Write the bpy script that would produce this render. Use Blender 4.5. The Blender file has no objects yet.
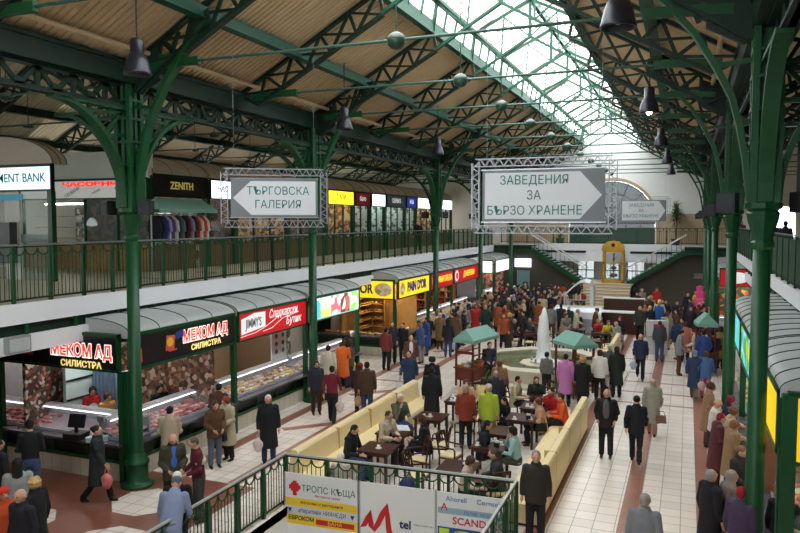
import bpy, bmesh, math, random
from mathutils import Vector, Matrix
random.seed(7)
PI = math.pi
S = bpy.context.scene
COL = S.collection
R = math.radians

# ------------------------------------------------------------------ camera
cam_d = bpy.data.cameras.new('camera'); cam = bpy.data.objects.new('camera', cam_d); COL.objects.link(cam)
cam_d.sensor_width = 36; cam_d.lens = 713 / 800 * 36; cam_d.clip_end = 400
cam.location = (0, 0, 6.0); cam.rotation_euler = (R(90 - 3.651), 0, R(21.955))
S.camera = cam

# ------------------------------------------------------------------ materials
MC = {}
def lin(c):
    c = c / 255.0
    return c / 12.92 if c <= .04045 else ((c + .055) / 1.055) ** 2.4
def mat(name, rgb, rough=.6, metal=0.0, emit=0.0, noise=.12, scale=6.0, alpha=None, spec=.4, trans=None):
    if name in MC: return MC[name]
    m = bpy.data.materials.new(name); m.use_nodes = True
    nt = m.node_tree; b = nt.nodes['Principled BSDF']
    c = [lin(v) for v in rgb]
    b.inputs['Roughness'].default_value = rough; b.inputs['Metallic'].default_value = metal
    b.inputs['Specular IOR Level'].default_value = spec
    if noise > 0:
        tc = nt.nodes.new('ShaderNodeTexCoord'); nz = nt.nodes.new('ShaderNodeTexNoise')
        nz.inputs['Scale'].default_value = scale; nz.inputs['Detail'].default_value = 3
        rp = nt.nodes.new('ShaderNodeMapRange'); rp.inputs['To Min'].default_value = 1 - noise; rp.inputs['To Max'].default_value = 1 + noise
        mx = nt.nodes.new('ShaderNodeVectorMath'); mx.operation = 'SCALE'; mx.inputs[0].default_value = c
        nt.links.new(tc.outputs['Object'], nz.inputs['Vector']); nt.links.new(nz.outputs['Fac'], rp.inputs['Value'])
        nt.links.new(rp.outputs['Result'], mx.inputs['Scale']); nt.links.new(mx.outputs['Vector'], b.inputs['Base Color'])
    else:
        b.inputs['Base Color'].default_value = (*c, 1)
    if emit > 0:
        b.inputs['Emission Color'].default_value = (*c, 1); b.inputs['Emission Strength'].default_value = emit
    if alpha is not None:
        b.inputs['Alpha'].default_value = alpha
    m.diffuse_color = (*c, 1)
    MC[name] = m
    return m
def glassy(name, rgb, opacity, rough=.05):
    if name in MC: return MC[name]
    m = bpy.data.materials.new(name); m.use_nodes = True; nt = m.node_tree
    b = nt.nodes['Principled BSDF']; out = nt.nodes['Material Output']
    b.inputs['Base Color'].default_value = (*[lin(v) for v in rgb], 1); b.inputs['Roughness'].default_value = rough
    t = nt.nodes.new('ShaderNodeBsdfTransparent'); t.inputs['Color'].default_value = (.95, .97, .96, 1)
    mx = nt.nodes.new('ShaderNodeMixShader'); mx.inputs['Fac'].default_value = opacity
    nt.links.new(t.outputs[0], mx.inputs[1]); nt.links.new(b.outputs[0], mx.inputs[2]); nt.links.new(mx.outputs[0], out.inputs['Surface'])
    MC[name] = m; return m
def blotch(name, cols, scale=12, rough=.5, emit=0):
    """irregular patches of several colours (photo posters, jumbled goods)"""
    if name in MC: return MC[name]
    m = bpy.data.materials.new(name); m.use_nodes = True; nt = m.node_tree; b = nt.nodes['Principled BSDF']
    tc = nt.nodes.new('ShaderNodeTexCoord'); v = nt.nodes.new('ShaderNodeTexVoronoi'); v.inputs['Scale'].default_value = scale
    cr = nt.nodes.new('ShaderNodeValToRGB'); cr.color_ramp.interpolation = 'CONSTANT'
    e = cr.color_ramp.elements
    while len(e) < len(cols): e.new(.5)
    for i, c in enumerate(cols):
        e[i].position = i / len(cols); e[i].color = (*[lin(x) for x in c], 1)
    sx = nt.nodes.new('ShaderNodeSeparateColor')
    nt.links.new(tc.outputs['Object'], v.inputs['Vector']); nt.links.new(v.outputs['Color'], sx.inputs[0])
    nt.links.new(sx.outputs[0], cr.inputs['Fac']); nt.links.new(cr.outputs['Color'], b.inputs['Base Color'])
    b.inputs['Roughness'].default_value = rough
    if emit: nt.links.new(cr.outputs['Color'], b.inputs['Emission Color']); b.inputs['Emission Strength'].default_value = emit
    MC[name] = m; return m
def tiles(name, rgb, grout, size, offs=0.0, var=.08, rough=.35, msize=.008):
    if name in MC: return MC[name]
    m = bpy.data.materials.new(name); m.use_nodes = True; nt = m.node_tree; b = nt.nodes['Principled BSDF']
    tc = nt.nodes.new('ShaderNodeTexCoord'); br = nt.nodes.new('ShaderNodeTexBrick')
    c = [lin(v) for v in rgb]
    br.inputs['Color1'].default_value = (*[x * (1 - var) for x in c], 1); br.inputs['Color2'].default_value = (*[min(1, x * (1 + var)) for x in c], 1)
    br.inputs['Mortar'].default_value = (*[lin(v) for v in grout], 1)
    br.inputs['Scale'].default_value = 1; br.inputs['Mortar Size'].default_value = msize; br.inputs['Brick Width'].default_value = size; br.inputs['Row Height'].default_value = size
    br.offset = offs; br.squash = 1
    nt.links.new(tc.outputs['Object'], br.inputs['Vector'])
    nz = nt.nodes.new('ShaderNodeTexNoise'); nz.inputs['Scale'].default_value = .8; nz.inputs['Detail'].default_value = 4
    rp = nt.nodes.new('ShaderNodeMapRange'); rp.inputs['To Min'].default_value = .88; rp.inputs['To Max'].default_value = 1.06
    mx = nt.nodes.new('ShaderNodeVectorMath'); mx.operation = 'SCALE'
    nt.links.new(tc.outputs['Object'], nz.inputs['Vector']); nt.links.new(nz.outputs['Fac'], rp.inputs['Value'])
    nt.links.new(br.outputs['Color'], mx.inputs[0]); nt.links.new(rp.outputs['Result'], mx.inputs['Scale'])
    nt.links.new(mx.outputs['Vector'], b.inputs['Base Color']); b.inputs['Roughness'].default_value = rough
    MC[name] = m; return m

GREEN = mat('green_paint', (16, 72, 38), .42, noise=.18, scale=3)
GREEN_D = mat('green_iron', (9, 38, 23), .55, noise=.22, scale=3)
GREEN_LIT = mat('green_skylit', (30, 80, 60), .5, noise=.15)  # structural green made paler, skylight brightness put into the colour
BLACK = mat('black_plastic', (22, 22, 26), .45)
STEEL = mat('brushed_steel', (165, 168, 172), .35, metal=.7, noise=.08)
ALU = mat('aluminium_truss', (160, 162, 168), .4, metal=.3, noise=.05)
WHITE = mat('white_plaster', (240, 240, 238), .8, noise=.05, scale=1.5)
FASC = mat('white_fascia', (242, 242, 246), .6, noise=.04, scale=1)
ROOF = mat('cream_roof_sheet', (200, 174, 138), .8, noise=.08, scale=1)
ROOF_A = mat('cream_aisle_sheet', (224, 212, 186), .8, noise=.08, scale=1)
BEIGE = mat('beige_stone', (196, 172, 144), .8, noise=.1, scale=1.2)
WOOD_D = mat('dark_brown_wood', (66, 36, 28), .35, noise=.25, scale=8)
WOOD_L = mat('light_pine', (186, 138, 78), .6, noise=.2, scale=6)
CREAM = mat('cream_upholstery', (232, 210, 160), .6, noise=.05)
GLASS = glassy('clear_glass', (210, 225, 225), .12)
SKYGL = glassy('skylight_glass', (230, 235, 235), .10, .3)
POLY = mat('grey_polycarbonate', (184, 186, 187), .45, noise=.1, scale=2)
POLY_U = mat('cream_polycarbonate', (196, 186, 172), .6, noise=.06, scale=2)
CANVAS = mat('teal_canvas', (124, 166, 152), .8, noise=.08)
WATER = glassy('pool_water', (120, 130, 96), .75, .05)
FOAM = mat('white_water_foam', (248, 250, 252), .6, noise=.06, scale=20)
LEAF = mat('leaf_green', (62, 92, 48), .6, noise=.3, scale=9)
TUBE = mat('lit_tube', (255, 250, 240), .5, emit=3.2, noise=0)
FLOOR = tiles('cream_floor_tile', (230, 218, 208), (150, 138, 126), .4)
BROWN = tiles('brown_floor_tile', (134, 80, 64), (112, 78, 66), .3, var=.12)
STRIPE = tiles('terracotta_stripe', (156, 104, 88), (130, 94, 82), .3, var=.08)
BASET = tiles('cream_base_tile', (196, 188, 170), (150, 144, 130), .3)

# ------------------------------------------------------------------ mesh builder
class MB:
    def __init__(s): s.v = []; s.f = []
    def add(s, vs, fs):
        n = len(s.v); s.v += [tuple(v) for v in vs]; s.f += [tuple(i + n for i in f) for f in fs]; return s
    def box(s, x0, x1, y0, y1, z0, z1):
        return s.add([(x, y, z) for z in (z0, z1) for y in (y0, y1) for x in (x0, x1)],
                     [(0, 2, 3, 1), (4, 5, 7, 6), (0, 1, 5, 4), (2, 6, 7, 3), (0, 4, 6, 2), (1, 3, 7, 5)])
    def bar(s, p, q, w, h=None, up=(0, 0, 1)):
        """rectangular bar from p to q: w across, h along 'up'"""
        h = w if h is None else h
        p = Vector(p); q = Vector(q); d = (q - p)
        if d.length < 1e-6: return s
        d.normalize(); u = Vector(up)
        if abs(d.dot(u)) > .98: u = Vector((0, 1, 0)) if abs(d.y) < .9 else Vector((1, 0, 0))
        a = d.cross(u).normalized(); b = a.cross(d).normalized()
        vs = [c + a * (i * w / 2) + b * (j * h / 2) for c in (p, q) for i, j in ((-1, -1), (1, -1), (1, 1), (-1, 1))]
        return s.add(vs, [(3, 2, 1, 0), (4, 5, 6, 7), (0, 1, 5, 4), (1, 2, 6, 5), (2, 3, 7, 6), (3, 0, 4, 7)])
    def path(s, pts, w, h, up=(0, 0, 1)):
        """continuous swept rectangular bar"""
        pts = [Vector(p) for p in pts]; n = len(pts); u = Vector(up); vs = []
        for i, p in enumerate(pts):
            d = (pts[min(i + 1, n - 1)] - pts[max(i - 1, 0)]).normalized()
            a = d.cross(u)
            a = a.normalized() if a.length > .05 else Vector((1, 0, 0)); b = a.cross(d).normalized()
            vs += [p + a * (x * w / 2) + b * (y * h / 2) for x, y in ((-1, -1), (1, -1), (1, 1), (-1, 1))]
        fs = [(3, 2, 1, 0), tuple(4 * (n - 1) + k for k in range(4))]
        for i in range(n - 1):
            for k in range(4):
                fs.append((4 * i + k, 4 * i + (k + 1) % 4, 4 * i + 4 + (k + 1) % 4, 4 * i + 4 + k))
        return s.add(vs, fs)
    def tube(s, pts, r, n=8, caps=True):
        pts = [Vector(p) for p in pts]; m = len(pts); vs = []; fs = []
        rr = r if isinstance(r, (list, tuple)) else [r] * m
        for i, p in enumerate(pts):
            d = (pts[min(i + 1, m - 1)] - pts[max(i - 1, 0)]).normalized()
            u = Vector((0, 0, 1)) if abs(d.z) < .9 else Vector((1, 0, 0))
            a = d.cross(u).normalized(); b = a.cross(d).normalized()
            vs += [p + (a * math.cos(t) + b * math.sin(t)) * rr[i] for t in (2 * PI * k / n for k in range(n))]
        for i in range(m - 1):
            for k in range(n): fs.append((i * n + k, i * n + (k + 1) % n, (i + 1) * n + (k + 1) % n, (i + 1) * n + k))
        if caps: fs += [tuple(reversed(range(n))), tuple((m - 1) * n + k for k in range(n))]
        return s.add(vs, fs)
    def lathe(s, prof, n=16, c=(0, 0, 0)):
        vs = []; fs = []; m = len(prof)
        for r, z in prof: vs += [(c[0] + r * math.cos(2 * PI * k / n), c[1] + r * math.sin(2 * PI * k / n), c[2] + z) for k in range(n)]
        for i in range(m - 1):
            for k in range(n): fs.append((i * n + k, i * n + (k + 1) % n, (i + 1) * n + (k + 1) % n, (i + 1) * n + k))
        fs += [tuple(reversed(range(n))), tuple((m - 1) * n + k for k in range(n))]
        return s.add(vs, fs)
    def prism(s, poly, axis, a0, a1):
        """poly = 2-D outline, extruded along axis ('x','y','z')"""
        n = len(poly)
        def P(p, a): return {'x': (a, p[0], p[1]), 'y': (p[0], a, p[1]), 'z': (p[0], p[1], a)}[axis]
        vs = [P(p, a0) for p in poly] + [P(p, a1) for p in poly]
        return s.add(vs, [tuple(range(n)), tuple(reversed(range(n, 2 * n)))] + [(i, (i + 1) % n, n + (i + 1) % n, n + i) for i in range(n)])
    def ell(s, c, r, n=10, m=6):
        vs = [(c[0], c[1], c[2] - r[2])]; fs = []
        for i in range(1, m):
            t = -PI / 2 + PI * i / m
            vs += [(c[0] + r[0] * math.cos(t) * math.cos(2 * PI * k / n), c[1] + r[1] * math.cos(t) * math.sin(2 * PI * k / n), c[2] + r[2] * math.sin(t)) for k in range(n)]
        vs.append((c[0], c[1], c[2] + r[2])); L = len(vs) - 1
        for k in range(n):
            fs.append((0, 1 + (k + 1) % n, 1 + k)); fs.append((L, 1 + (m - 2) * n + k, 1 + (m - 2) * n + (k + 1) % n))
            for i in range(m - 2): fs.append((1 + i * n + k, 1 + i * n + (k + 1) % n, 1 + (i + 1) * n + (k + 1) % n, 1 + (i + 1) * n + k))
        return s.add(vs, fs)
    def mesh(s, name, m, smooth=False):
        me = bpy.data.meshes.new(name); me.from_pydata(s.v, [], s.f); me.materials.append(m)
        bm = bmesh.new(); bm.from_mesh(me); bmesh.ops.recalc_face_normals(bm, faces=bm.faces); bm.to_mesh(me); bm.free()
        if smooth: me.shade_smooth()
        me.update(); return me
    def done(s, name, m, parent=None, smooth=False, loc=None, rz=0):
        o = bpy.data.objects.new(name, s.mesh(name, m, smooth)); COL.objects.link(o)
        if parent: o.parent = parent
        if loc: o.location = loc
        if rz: o.rotation_euler.z = rz
        return o
def tag(o, label, cat, group=None, kind=None):
    if label: o['label'] = label
    if cat: o['category'] = cat
    if group: o['group'] = group
    if kind: o['kind'] = kind
    return o
def thing(name, label, cat, loc=(0, 0, 0), rz=0, group=None):
    o = bpy.data.objects.new(name, None); COL.objects.link(o); o.location = loc; o.rotation_euler.z = rz
    o.empty_display_size = .2
    return tag(o, label, cat, group)
def struct(name, mb, m):
    o = mb.done(name, m); o['kind'] = 'structure'; return o
KIDS = {}
def dup(o, loc=None, rz=None, label=None, parent=None, scale=None):
    c = o.copy(); COL.objects.link(c)
    c.parent = parent
    for ch in list(o.children): dup(ch, parent=c)
    if loc is not None: c.location = loc
    if rz is not None: c.rotation_euler.z = rz
    if scale is not None: c.scale = (scale,) * 3 if not isinstance(scale, tuple) else scale
    if label: c['label'] = label
    return c
def text(s, size, m, parent, loc, rot, name='lettering', depth=.008, bold=0.0, sx=1.0, shear=0, align='CENTER', label=None):
    cu = bpy.data.curves.new('txt', 'FONT'); cu.body = s; cu.size = size; cu.extrude = depth; cu.align_x = align; cu.align_y = 'CENTER'
    cu.offset = bold; cu.shear = shear; cu.resolution_u = 3
    t = bpy.data.objects.new('txt', cu); COL.objects.link(t)
    dg = bpy.context.evaluated_depsgraph_get(); me = bpy.data.meshes.new_from_object(t.evaluated_get(dg)); bpy.data.objects.remove(t)
    me.materials.clear(); me.materials.append(m)
    o = bpy.data.objects.new(name, me); COL.objects.link(o); o.parent = parent; o.location = loc; o.rotation_euler = rot; o.scale = (sx, 1, 1)
    if label: o['label'] = label
    return o
FX = (PI / 2, 0, PI / 2)        # text on a board whose outward face is local +x
XL, XR, XC = -11.48, 1.09, -5.165
def mx(x, s): return x if s < 0 else 2 * XC - x       # mirror across the hall's axis
YT = [.3, 4.35, 8.45, 12.5, 16.55, 20.6, 24.7, 28.75, 32.8, 37.0, 41.2, 45.1, 49.0, 52.6]
YC = [4.35, 12.5, 20.75, 33.2, 41.4, 49.3]
Y0, Y1 = -6.0, 54.0

# ------------------------------------------------------------------ floor and slabs
PX0, PX1, PY0, PY1 = -7.7, -2.95, 2.0, 12.8
b = MB(); b.prism([(-24, PY1), (PX0, PY1), (PX1, 13.02), (13.7, 13.02), (13.7, Y1 + .3), (-24, Y1 + .3)], 'z', -.2, 0).box(-24, 13.7, Y0, PY0, -.2, 0).box(-24, PX0, PY0, PY1, -.2, 0).box(PX1, 13.7, PY0, 13.02, -.2, 0)
struct('floor', b, FLOOR)
b = MB(); b.box(PX0 - .2, PX0, PY0, PY1, -3, -.01).box(PX1, PX1 + .2, PY0, 13.1, -3, -.2).prism([(PX0, PY1 + .08), (PX1, 13.1), (PX1, 13.3), (PX0, PY1 + .3)], 'z', -3, -.2).box(PX0, PX1, PY0 - .2, PY0, -3, -.01)
struct('wall_stairwell', b, WHITE)
struct('floor', MB().box(PX0 - .2, PX1 + .2, PY0 - .2, PY1 + .2, -3.2, -3), FLOOR)
# the ground inside the stair well is lower; cover of the opening (a pale landing)
for x, w in ((-11.12, .34), (-9.5, .34), (-2.62, .34), (-.98, .34), (.45, .3)):
    struct('trim_floor', MB().box(x - w / 2, x + w / 2, 13.4 if x < -9 else 11, 49, 0, .004), STRIPE)
b = MB(); b.box(-20, -8.9, 2, 13.35, 0, .0045); struct('trim_floor', b, BROWN)
for y in [24.4, 26.0, 27.7, 29.4, 32.3, 35.5, 38.8, 42]:
    struct('trim_floor', MB().box(-2.45, .3, y, y + .13, 0, .003), STRIPE)
    struct('trim_floor', MB().box(-11.0, -9.6, y, y + .16, 0, .003), STRIPE)
for x, y, r in ((-10.6, 11.8, .75), (-9.9, 9.9, .8), (-12.3, 10.1, .7), (-10.9, 7.9, .8)):
    b = MB(); b.prism([(x + r * math.cos(PI / 8 + k * PI / 4), y + r * math.sin(PI / 8 + k * PI / 4)) for k in range(8)], 'z', .002, .008); struct('trim_floor', b, FLOOR)
for y in (17.6, 22.0, 26.6, 30.8, 35):
    for i, d in enumerate((0, 1.1)):
        x = -9.5 - .0
        b = MB(); b.prism([(x - 1.3, y + d), (x - 1.1, y + d - .2), (x + .2, y + d + 1.1), (x, y + d + 1.3)], 'z', .001, .006)
        if i == 0: struct('trim_floor', b, STRIPE)
for s in (-1, 1):
    for y0, y1 in ((Y0, Y1),):
        xs = sorted((mx(-24, s), mx(-12.95, s)))
        struct('floor', MB().box(xs[0], xs[1], y0, y1, 3.87, 4.26), mat('gallery_tile', (176, 162, 140), .4))
        xs = sorted((mx(-12.96, s), mx(-12.86, s)))
        struct('trim_fascia', MB().box(xs[0], xs[1], y0, y1 - 4.2, 3.85, 4.28), FASC)
        struct('trim_beam', MB().box(xs[0], xs[1], y0, y1 - 4.2, 3.24, 3.61), FASC)
        xs = sorted((mx(-13.06, s), mx(-12.98, s)))
        struct('trim_beam', MB().box(xs[0], xs[1], y0, y1 - 4.2, 3.6, 3.86), GREEN_D)
        b = MB(); y = y0
        while y < y1 - 4.2: b.box(mx(-12.93, s) - .03, mx(-12.93, s) + .03, y, y + .07, 3.6, 3.86); y += 1.3
        struct('trim_beam', b, GREEN)
struct('floor', MB().box(-12.9, 2.56, Y0, .7, 3.87, 4.26), mat('gallery_tile', (150, 130, 110)))

# ------------------------------------------------------------------ outer shell
def arch_wall(name, x0, x1, z0, top, holes, y, m, th=.3, axis='y'):
    """wall in plane y with rectangular or arched holes: hole = (xc, half width, z bottom, z spring, arched)"""
    bm = bmesh.new(); es = []
    def loop(pts):
        vs = [bm.verts.new(p) for p in pts]
        for i in range(len(vs)): es.append(bm.edges.new((vs[i], vs[(i + 1) % len(vs)])))
    loop([(x0, y, z0), (x1, y, z0)] + [(a, y, c) for a, c in top])
    for xc, hw, zb, zs, ar in holes:
        if ar: loop([(xc - hw, y, zb), (xc + hw, y, zb)] + [(xc + hw * math.cos(t), y, zs + hw * math.sin(t)) for t in (PI * k / 20 for k in range(21))])
        else: loop([(xc - hw, y, zb), (xc + hw, y, zb), (xc + hw, y, zs), (xc - hw, y, zs)])
    bmesh.ops.triangle_fill(bm, edges=es, use_beauty=True)
    me = bpy.data.meshes.new(name); bm.to_mesh(me); bm.free(); me.materials.append(m)
    o = bpy.data.objects.new(name, me); COL.objects.link(o); o['kind'] = 'structure'
    md = o.modifiers.new('s', 'SOLIDIFY'); md.thickness = th; md.offset = 0
    return o
gable = [(13.7, 8.4), (6.8, 11.9), (1.1, 8.9), (1.1, 9.5), (-2.9, 11.9), (-2.9, 12.6), (XC, 13.8), (-7.3, 12.6), (-7.3, 11.9), (-11.4, 9.5), (-11.4, 8.9), (-17.1, 11.9), (-24, 8.3)]
ZD = 1.8
HL = [(XC, 3.0, 4.26, 5.9, True), (6.0, .65, 4.6, 6.3, True),
      (XC - 1.75, .62, ZD, 3.15, False), (XC, .62, ZD, 3.15, False), (XC + 1.75, .62, ZD, 3.15, False)]
arch_wall('wall_far', -24, 13.7, 0, gable, HL, Y1 + .15, WHITE)
arch_wall('wall_near', -24, 13.7, 0, gable, [(XC, 3.0, 4.8, 6.4, True)], Y0 - .15, WHITE)
# beige dado on the far wall
for a, c in ((-12.9, XC - 3.3), (XC + 3.3, 2.56)):
    struct('trim_dado', MB().box(a, c, Y1 - .06, Y1, 4.26, 6.5), BEIGE)
b = MB()
pts = [(XC + 3.15 * math.cos(t), Y1 - .06, 5.9 + 3.15 * math.sin(t)) for t in (PI * k / 24 for k in range(25))]
b.path([(XC + 3.15, Y1 - .06, 4.26)] + pts + [(XC - 3.15, Y1 - .06, 4.26)], .16, .32, up=(0, 1, 0)); struct('trim_arch', b, BEIGE)
# window in the arch
b = MB(); zb = 5.75
for k in range(1, 8):
    t = PI * k / 8; b.bar((XC, Y1 + .1, 5.9), (XC + 3 * math.cos(t), Y1 + .1, 5.9 + 3 * math.sin(t)), .05, .06)
for r in (1.1, 2.1, 2.95):
    b.path([(XC + r * math.cos(PI * k / 24), Y1 + .1, 5.9 + r * math.sin(PI * k / 24)) for k in range(25)], .06, .05, up=(0, 1, 0))
b.box(XC - 3, XC + 3, Y1 + .05, Y1 + .15, 5.8, 5.95)
for x in (-2, -1, 0, 1, 2): b.box(XC + x - .04, XC + x + .04, Y1 + .05, Y1 + .15, 4.26, 5.85)
b.box(XC - 3, XC + 3, Y1 + .05, Y1 + .15, 4.26, 4.5)
w = struct('window_1', b, mat('dark_frame', (52, 62, 60), .5))
b = MB(); b.prism([(XC + 3, 4.3)] + [(XC + 2.98 * math.cos(PI * k / 24), 5.9 + 2.98 * math.sin(PI * k / 24)) for k in range(25)] + [(XC - 3, 4.3)], 'y', Y1 + .12, Y1 + .13)
b.done('window_glass', glassy('grey_dimming_glass', (104, 112, 118), .86, .4), w)  # nearly opaque grey put into the panes to dim the bright sky
b = MB(); b.box(XC - 3, XC + 3, Y1 + .02, Y1 + .05, 4.3, 5.5)
b.done('lower_dark_panes', mat('dark_pane', (60, 84, 76), .3), w)
for k, x in enumerate((XC - 1.75, XC, XC + 1.75)):
    b = MB(); b.box(x - .62, x - .56, Y1 + .05, Y1 + .15, ZD, 3.15); b.box(x + .56, x + .62, Y1 + .05, Y1 + .15, ZD, 3.15)
    b.box(x - .62, x + .62, Y1 + .05, Y1 + .15, 3.07, 3.15); b.box(x - .03, x + .03, Y1 + .05, Y1 + .15, ZD, 3.1); b.box(x - .6, x + .6, Y1 + .05, Y1 + .15, 2.35, 2.42)
    d = struct('door_%d' % (k + 1), b, mat('dark_frame', (52, 62, 60)))
    MB().box(x - .6, x + .6, Y1 + .09, Y1 + .1, ZD, 3.1).done('door_glass', glassy('dimming_door_glass', (110, 118, 126), .7, .3), d)  # grey in the door glass holds back the outdoor brightness
# side walls with a row of windows above the galleries
for s, nm in ((-1, 'wall_left'), (1, 'wall_right')):
    x = mx(-24, s)
    bm = MB(); ys = []
    y = Y0
    winy = [(-3 + 6.0 * k, 1.6) for k in range(10) if k in (0, 1, 2, 5, 6, 7, 8)]
    # solid below 4.3 and above 7.6, piers between windows
    a, c = sorted((x, mx(-24.3, s)))
    bm.box(a, c, Y0 - .3, Y1 + .3, 0, 5.2); bm.box(a, c, Y0 - .3, Y1 + .3, 7.7, 8.45)
    prev = Y0 - .3
    for yc, hw in winy:
        if s > 0: break
        bm.box(a, c, prev, yc - hw, 5.2, 7.7); prev = yc + hw
    bm.box(a, c, prev, Y1 + .3, 5.2, 7.7)
    struct(nm, bm, WHITE)
    for k, (yc, hw) in enumerate(winy):
        if s > 0: break
        f = MB(); f.box(a + .1, a + .16, yc - hw, yc + hw, 5.2, 5.28); f.box(a + .1, a + .16, yc - hw, yc + hw, 7.6, 7.7)
        for q in (-1, -.33, .33, 1): f.box(a + .1, a + .16, yc + q * (hw - .04) - .04, yc + q * (hw - .04) + .04, 5.2, 7.7)
        f.box(a + .1, a + .16, yc - hw, yc + hw, 6.5, 6.56)
        w = struct('window_%d' % (k + 2 if s < 0 else k + 12), f, mat('white_frame', (230, 230, 230)))
        MB().box(a + .12, a + .13, yc - hw, yc + hw, 5.2, 7.7).done('window_glass', GLASS, w)

# ------------------------------------------------------------------ roof sheets (real ribs running up the slope)
def ribs(name, pa, pb, m, y0=Y0 - .3, y1=Y1 + .3, per=.17):
    b = MB(); y = y0; k = 0; vs = []; (xa, za), (xb, zb) = pa, pb
    dz = .035
    while y < y1:
        for dy, h in ((0, 0), (per * .62, 0), (per * .7, dz), (per * .92, dz)):
            vs += [(xa, y + dy, za + h), (xb, y + dy, zb + h)]
        y += per
    n = len(vs) // 2
    b.add(vs, [(2 * i, 2 * i + 2, 2 * i + 3, 2 * i + 1) for i in range(n - 1)])
    o = struct(name, b, m); return o
LE = (-7.24, 11.77)
for s in (-1, 1):
    ribs('ceiling', (mx(-11.55, s), 9.36), (mx(LE[0], s), LE[1]), ROOF)
    ribs('ceiling', (mx(-11.4, s), 8.95), (mx(-17.09, s), 11.94), ROOF_A)
    ribs('ceiling', (mx(-24.3, s), 8.14), (mx(-17.09, s), 11.94), ROOF_A)
    # opaque weather skin above, keeps daylight out
    b = MB(); b.add([(mx(-11.5, s), Y0 - .3, 9.52), (mx(-11.5, s), Y1 + .3, 9.52), (mx(LE[0], s), Y1 + .3, 11.92), (mx(LE[0], s), Y0 - .3, 11.92)], [(0, 1, 2, 3)])
    b.add([(mx(-24.4, s), Y0 - .3, 8.3), (mx(-24.4, s), Y1 + .3, 8.3), (mx(-17.09, s), Y1 + .3, 12.1), (mx(-17.09, s), Y0 - .3, 12.1)], [(0, 1, 2, 3)])
    b.add([(mx(-11.3, s), Y0 - .3, 9.1), (mx(-11.3, s), Y1 + .3, 9.1), (mx(-17.09, s), Y1 + .3, 12.1), (mx(-17.09, s), Y0 - .3, 12.1)], [(0, 1, 2, 3)])
    struct('ceiling', b, mat('roof_skin', (90, 84, 78)))
    # gutter box and girder plates along the column line
    xs = sorted((mx(-11.62, s), mx(-11.18, s)))
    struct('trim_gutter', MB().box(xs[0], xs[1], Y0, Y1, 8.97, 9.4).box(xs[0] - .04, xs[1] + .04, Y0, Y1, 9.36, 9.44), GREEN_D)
    # mid purlin, lantern edge beam, pipe, aisle purlins
    def purlin(x0, x1, z0, z1, m=GREEN_LIT, nm='roof_purlin', lab='', cat='beam'):
        a, c = sorted((mx(x0, s), mx(x1, s)))
        o = MB().box(a, c, Y0, Y1, z0, z1).box(a - .05, c + .05, Y0, Y1, z0 - .02, z0).done(nm, m)
        return tag(o, lab + (' on the left slope' if s < 0 else ' on the right slope'), cat)
    purlin(-9.56, -9.4, 10.22, 10.46, lab='long green purlin in skylit tint halfway up the main roof')
    purlin(-7.3, -7.2, 11.6, 11.98, lab='deep green edge beam under the skylight')
    purlin(-7.12, -7.0, 12.5, 12.64, lab='slim upper beam carrying the skylight glass')
    purlin(-21.05, -20.9, 9.62, 9.86, GREEN_D, lab='dark green purlin under the outer aisle roof')
    purlin(-22.6, -22.45, 8.8, 9.02, GREEN_D, lab='lowest green purlin of the outer aisle roof')
    o = MB().tube([(mx(-10.85, s), Y0, 9.6), (mx(-10.85, s), Y1, 9.6)], .055).done('service_pipe', mat('beige_pipe', (196, 172, 140), .6))
    tag(o, 'long beige pipe running under the ' + ('left' if s < 0 else 'right') + ' slope of the main roof', 'pipe')
tag(MB().box(XC - .07, XC + .07, Y0, Y1, 13.5, 13.75).done('roof_ridge_beam', GREEN_LIT), 'green ridge beam at the very top of the skylight', 'beam')
# skylight glazing and bars
for s in (-1, 1):
    r = thing('skylight', 'glazed %s pitch of the long roof skylight with green bars' % ('left' if s < 0 else 'right'), 'skylight', (0, 0, 0))
    b = MB(); b.add([(mx(-7.1, s), Y0, 12.66), (mx(-7.1, s), Y1, 12.66), (XC, Y1, 13.76), (XC, Y0, 13.76)], [(0, 1, 2, 3)])
    b.add([(mx(-7.2, s), Y0, 11.95), (mx(-7.2, s), Y1, 11.95), (mx(-7.1, s), Y1, 12.55), (mx(-7.1, s), Y0, 12.55)], [(0, 1, 2, 3)])
    b.done('glass_panes', SKYGL, r)
    def rep(nm, mb, m, step):
        me = mb.mesh(nm, m); y = Y0
        while y < Y1:
            o = bpy.data.objects.new(nm, me); COL.objects.link(o); o.parent = r; o.location.y = y; y += step
    rep('glazing_bar', MB().bar((mx(-7.1, s), 0, 12.62), (XC, 0, 13.7), .045, .05), mat('pale_glazing_bar', (150, 128, 116), .6), .68)
    rep('clerestory_post', MB().bar((mx(-7.22, s), 0, 11.9), (mx(-7.08, s), 0, 12.6), .08, .05), GREEN_LIT, 1.02)

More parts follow.
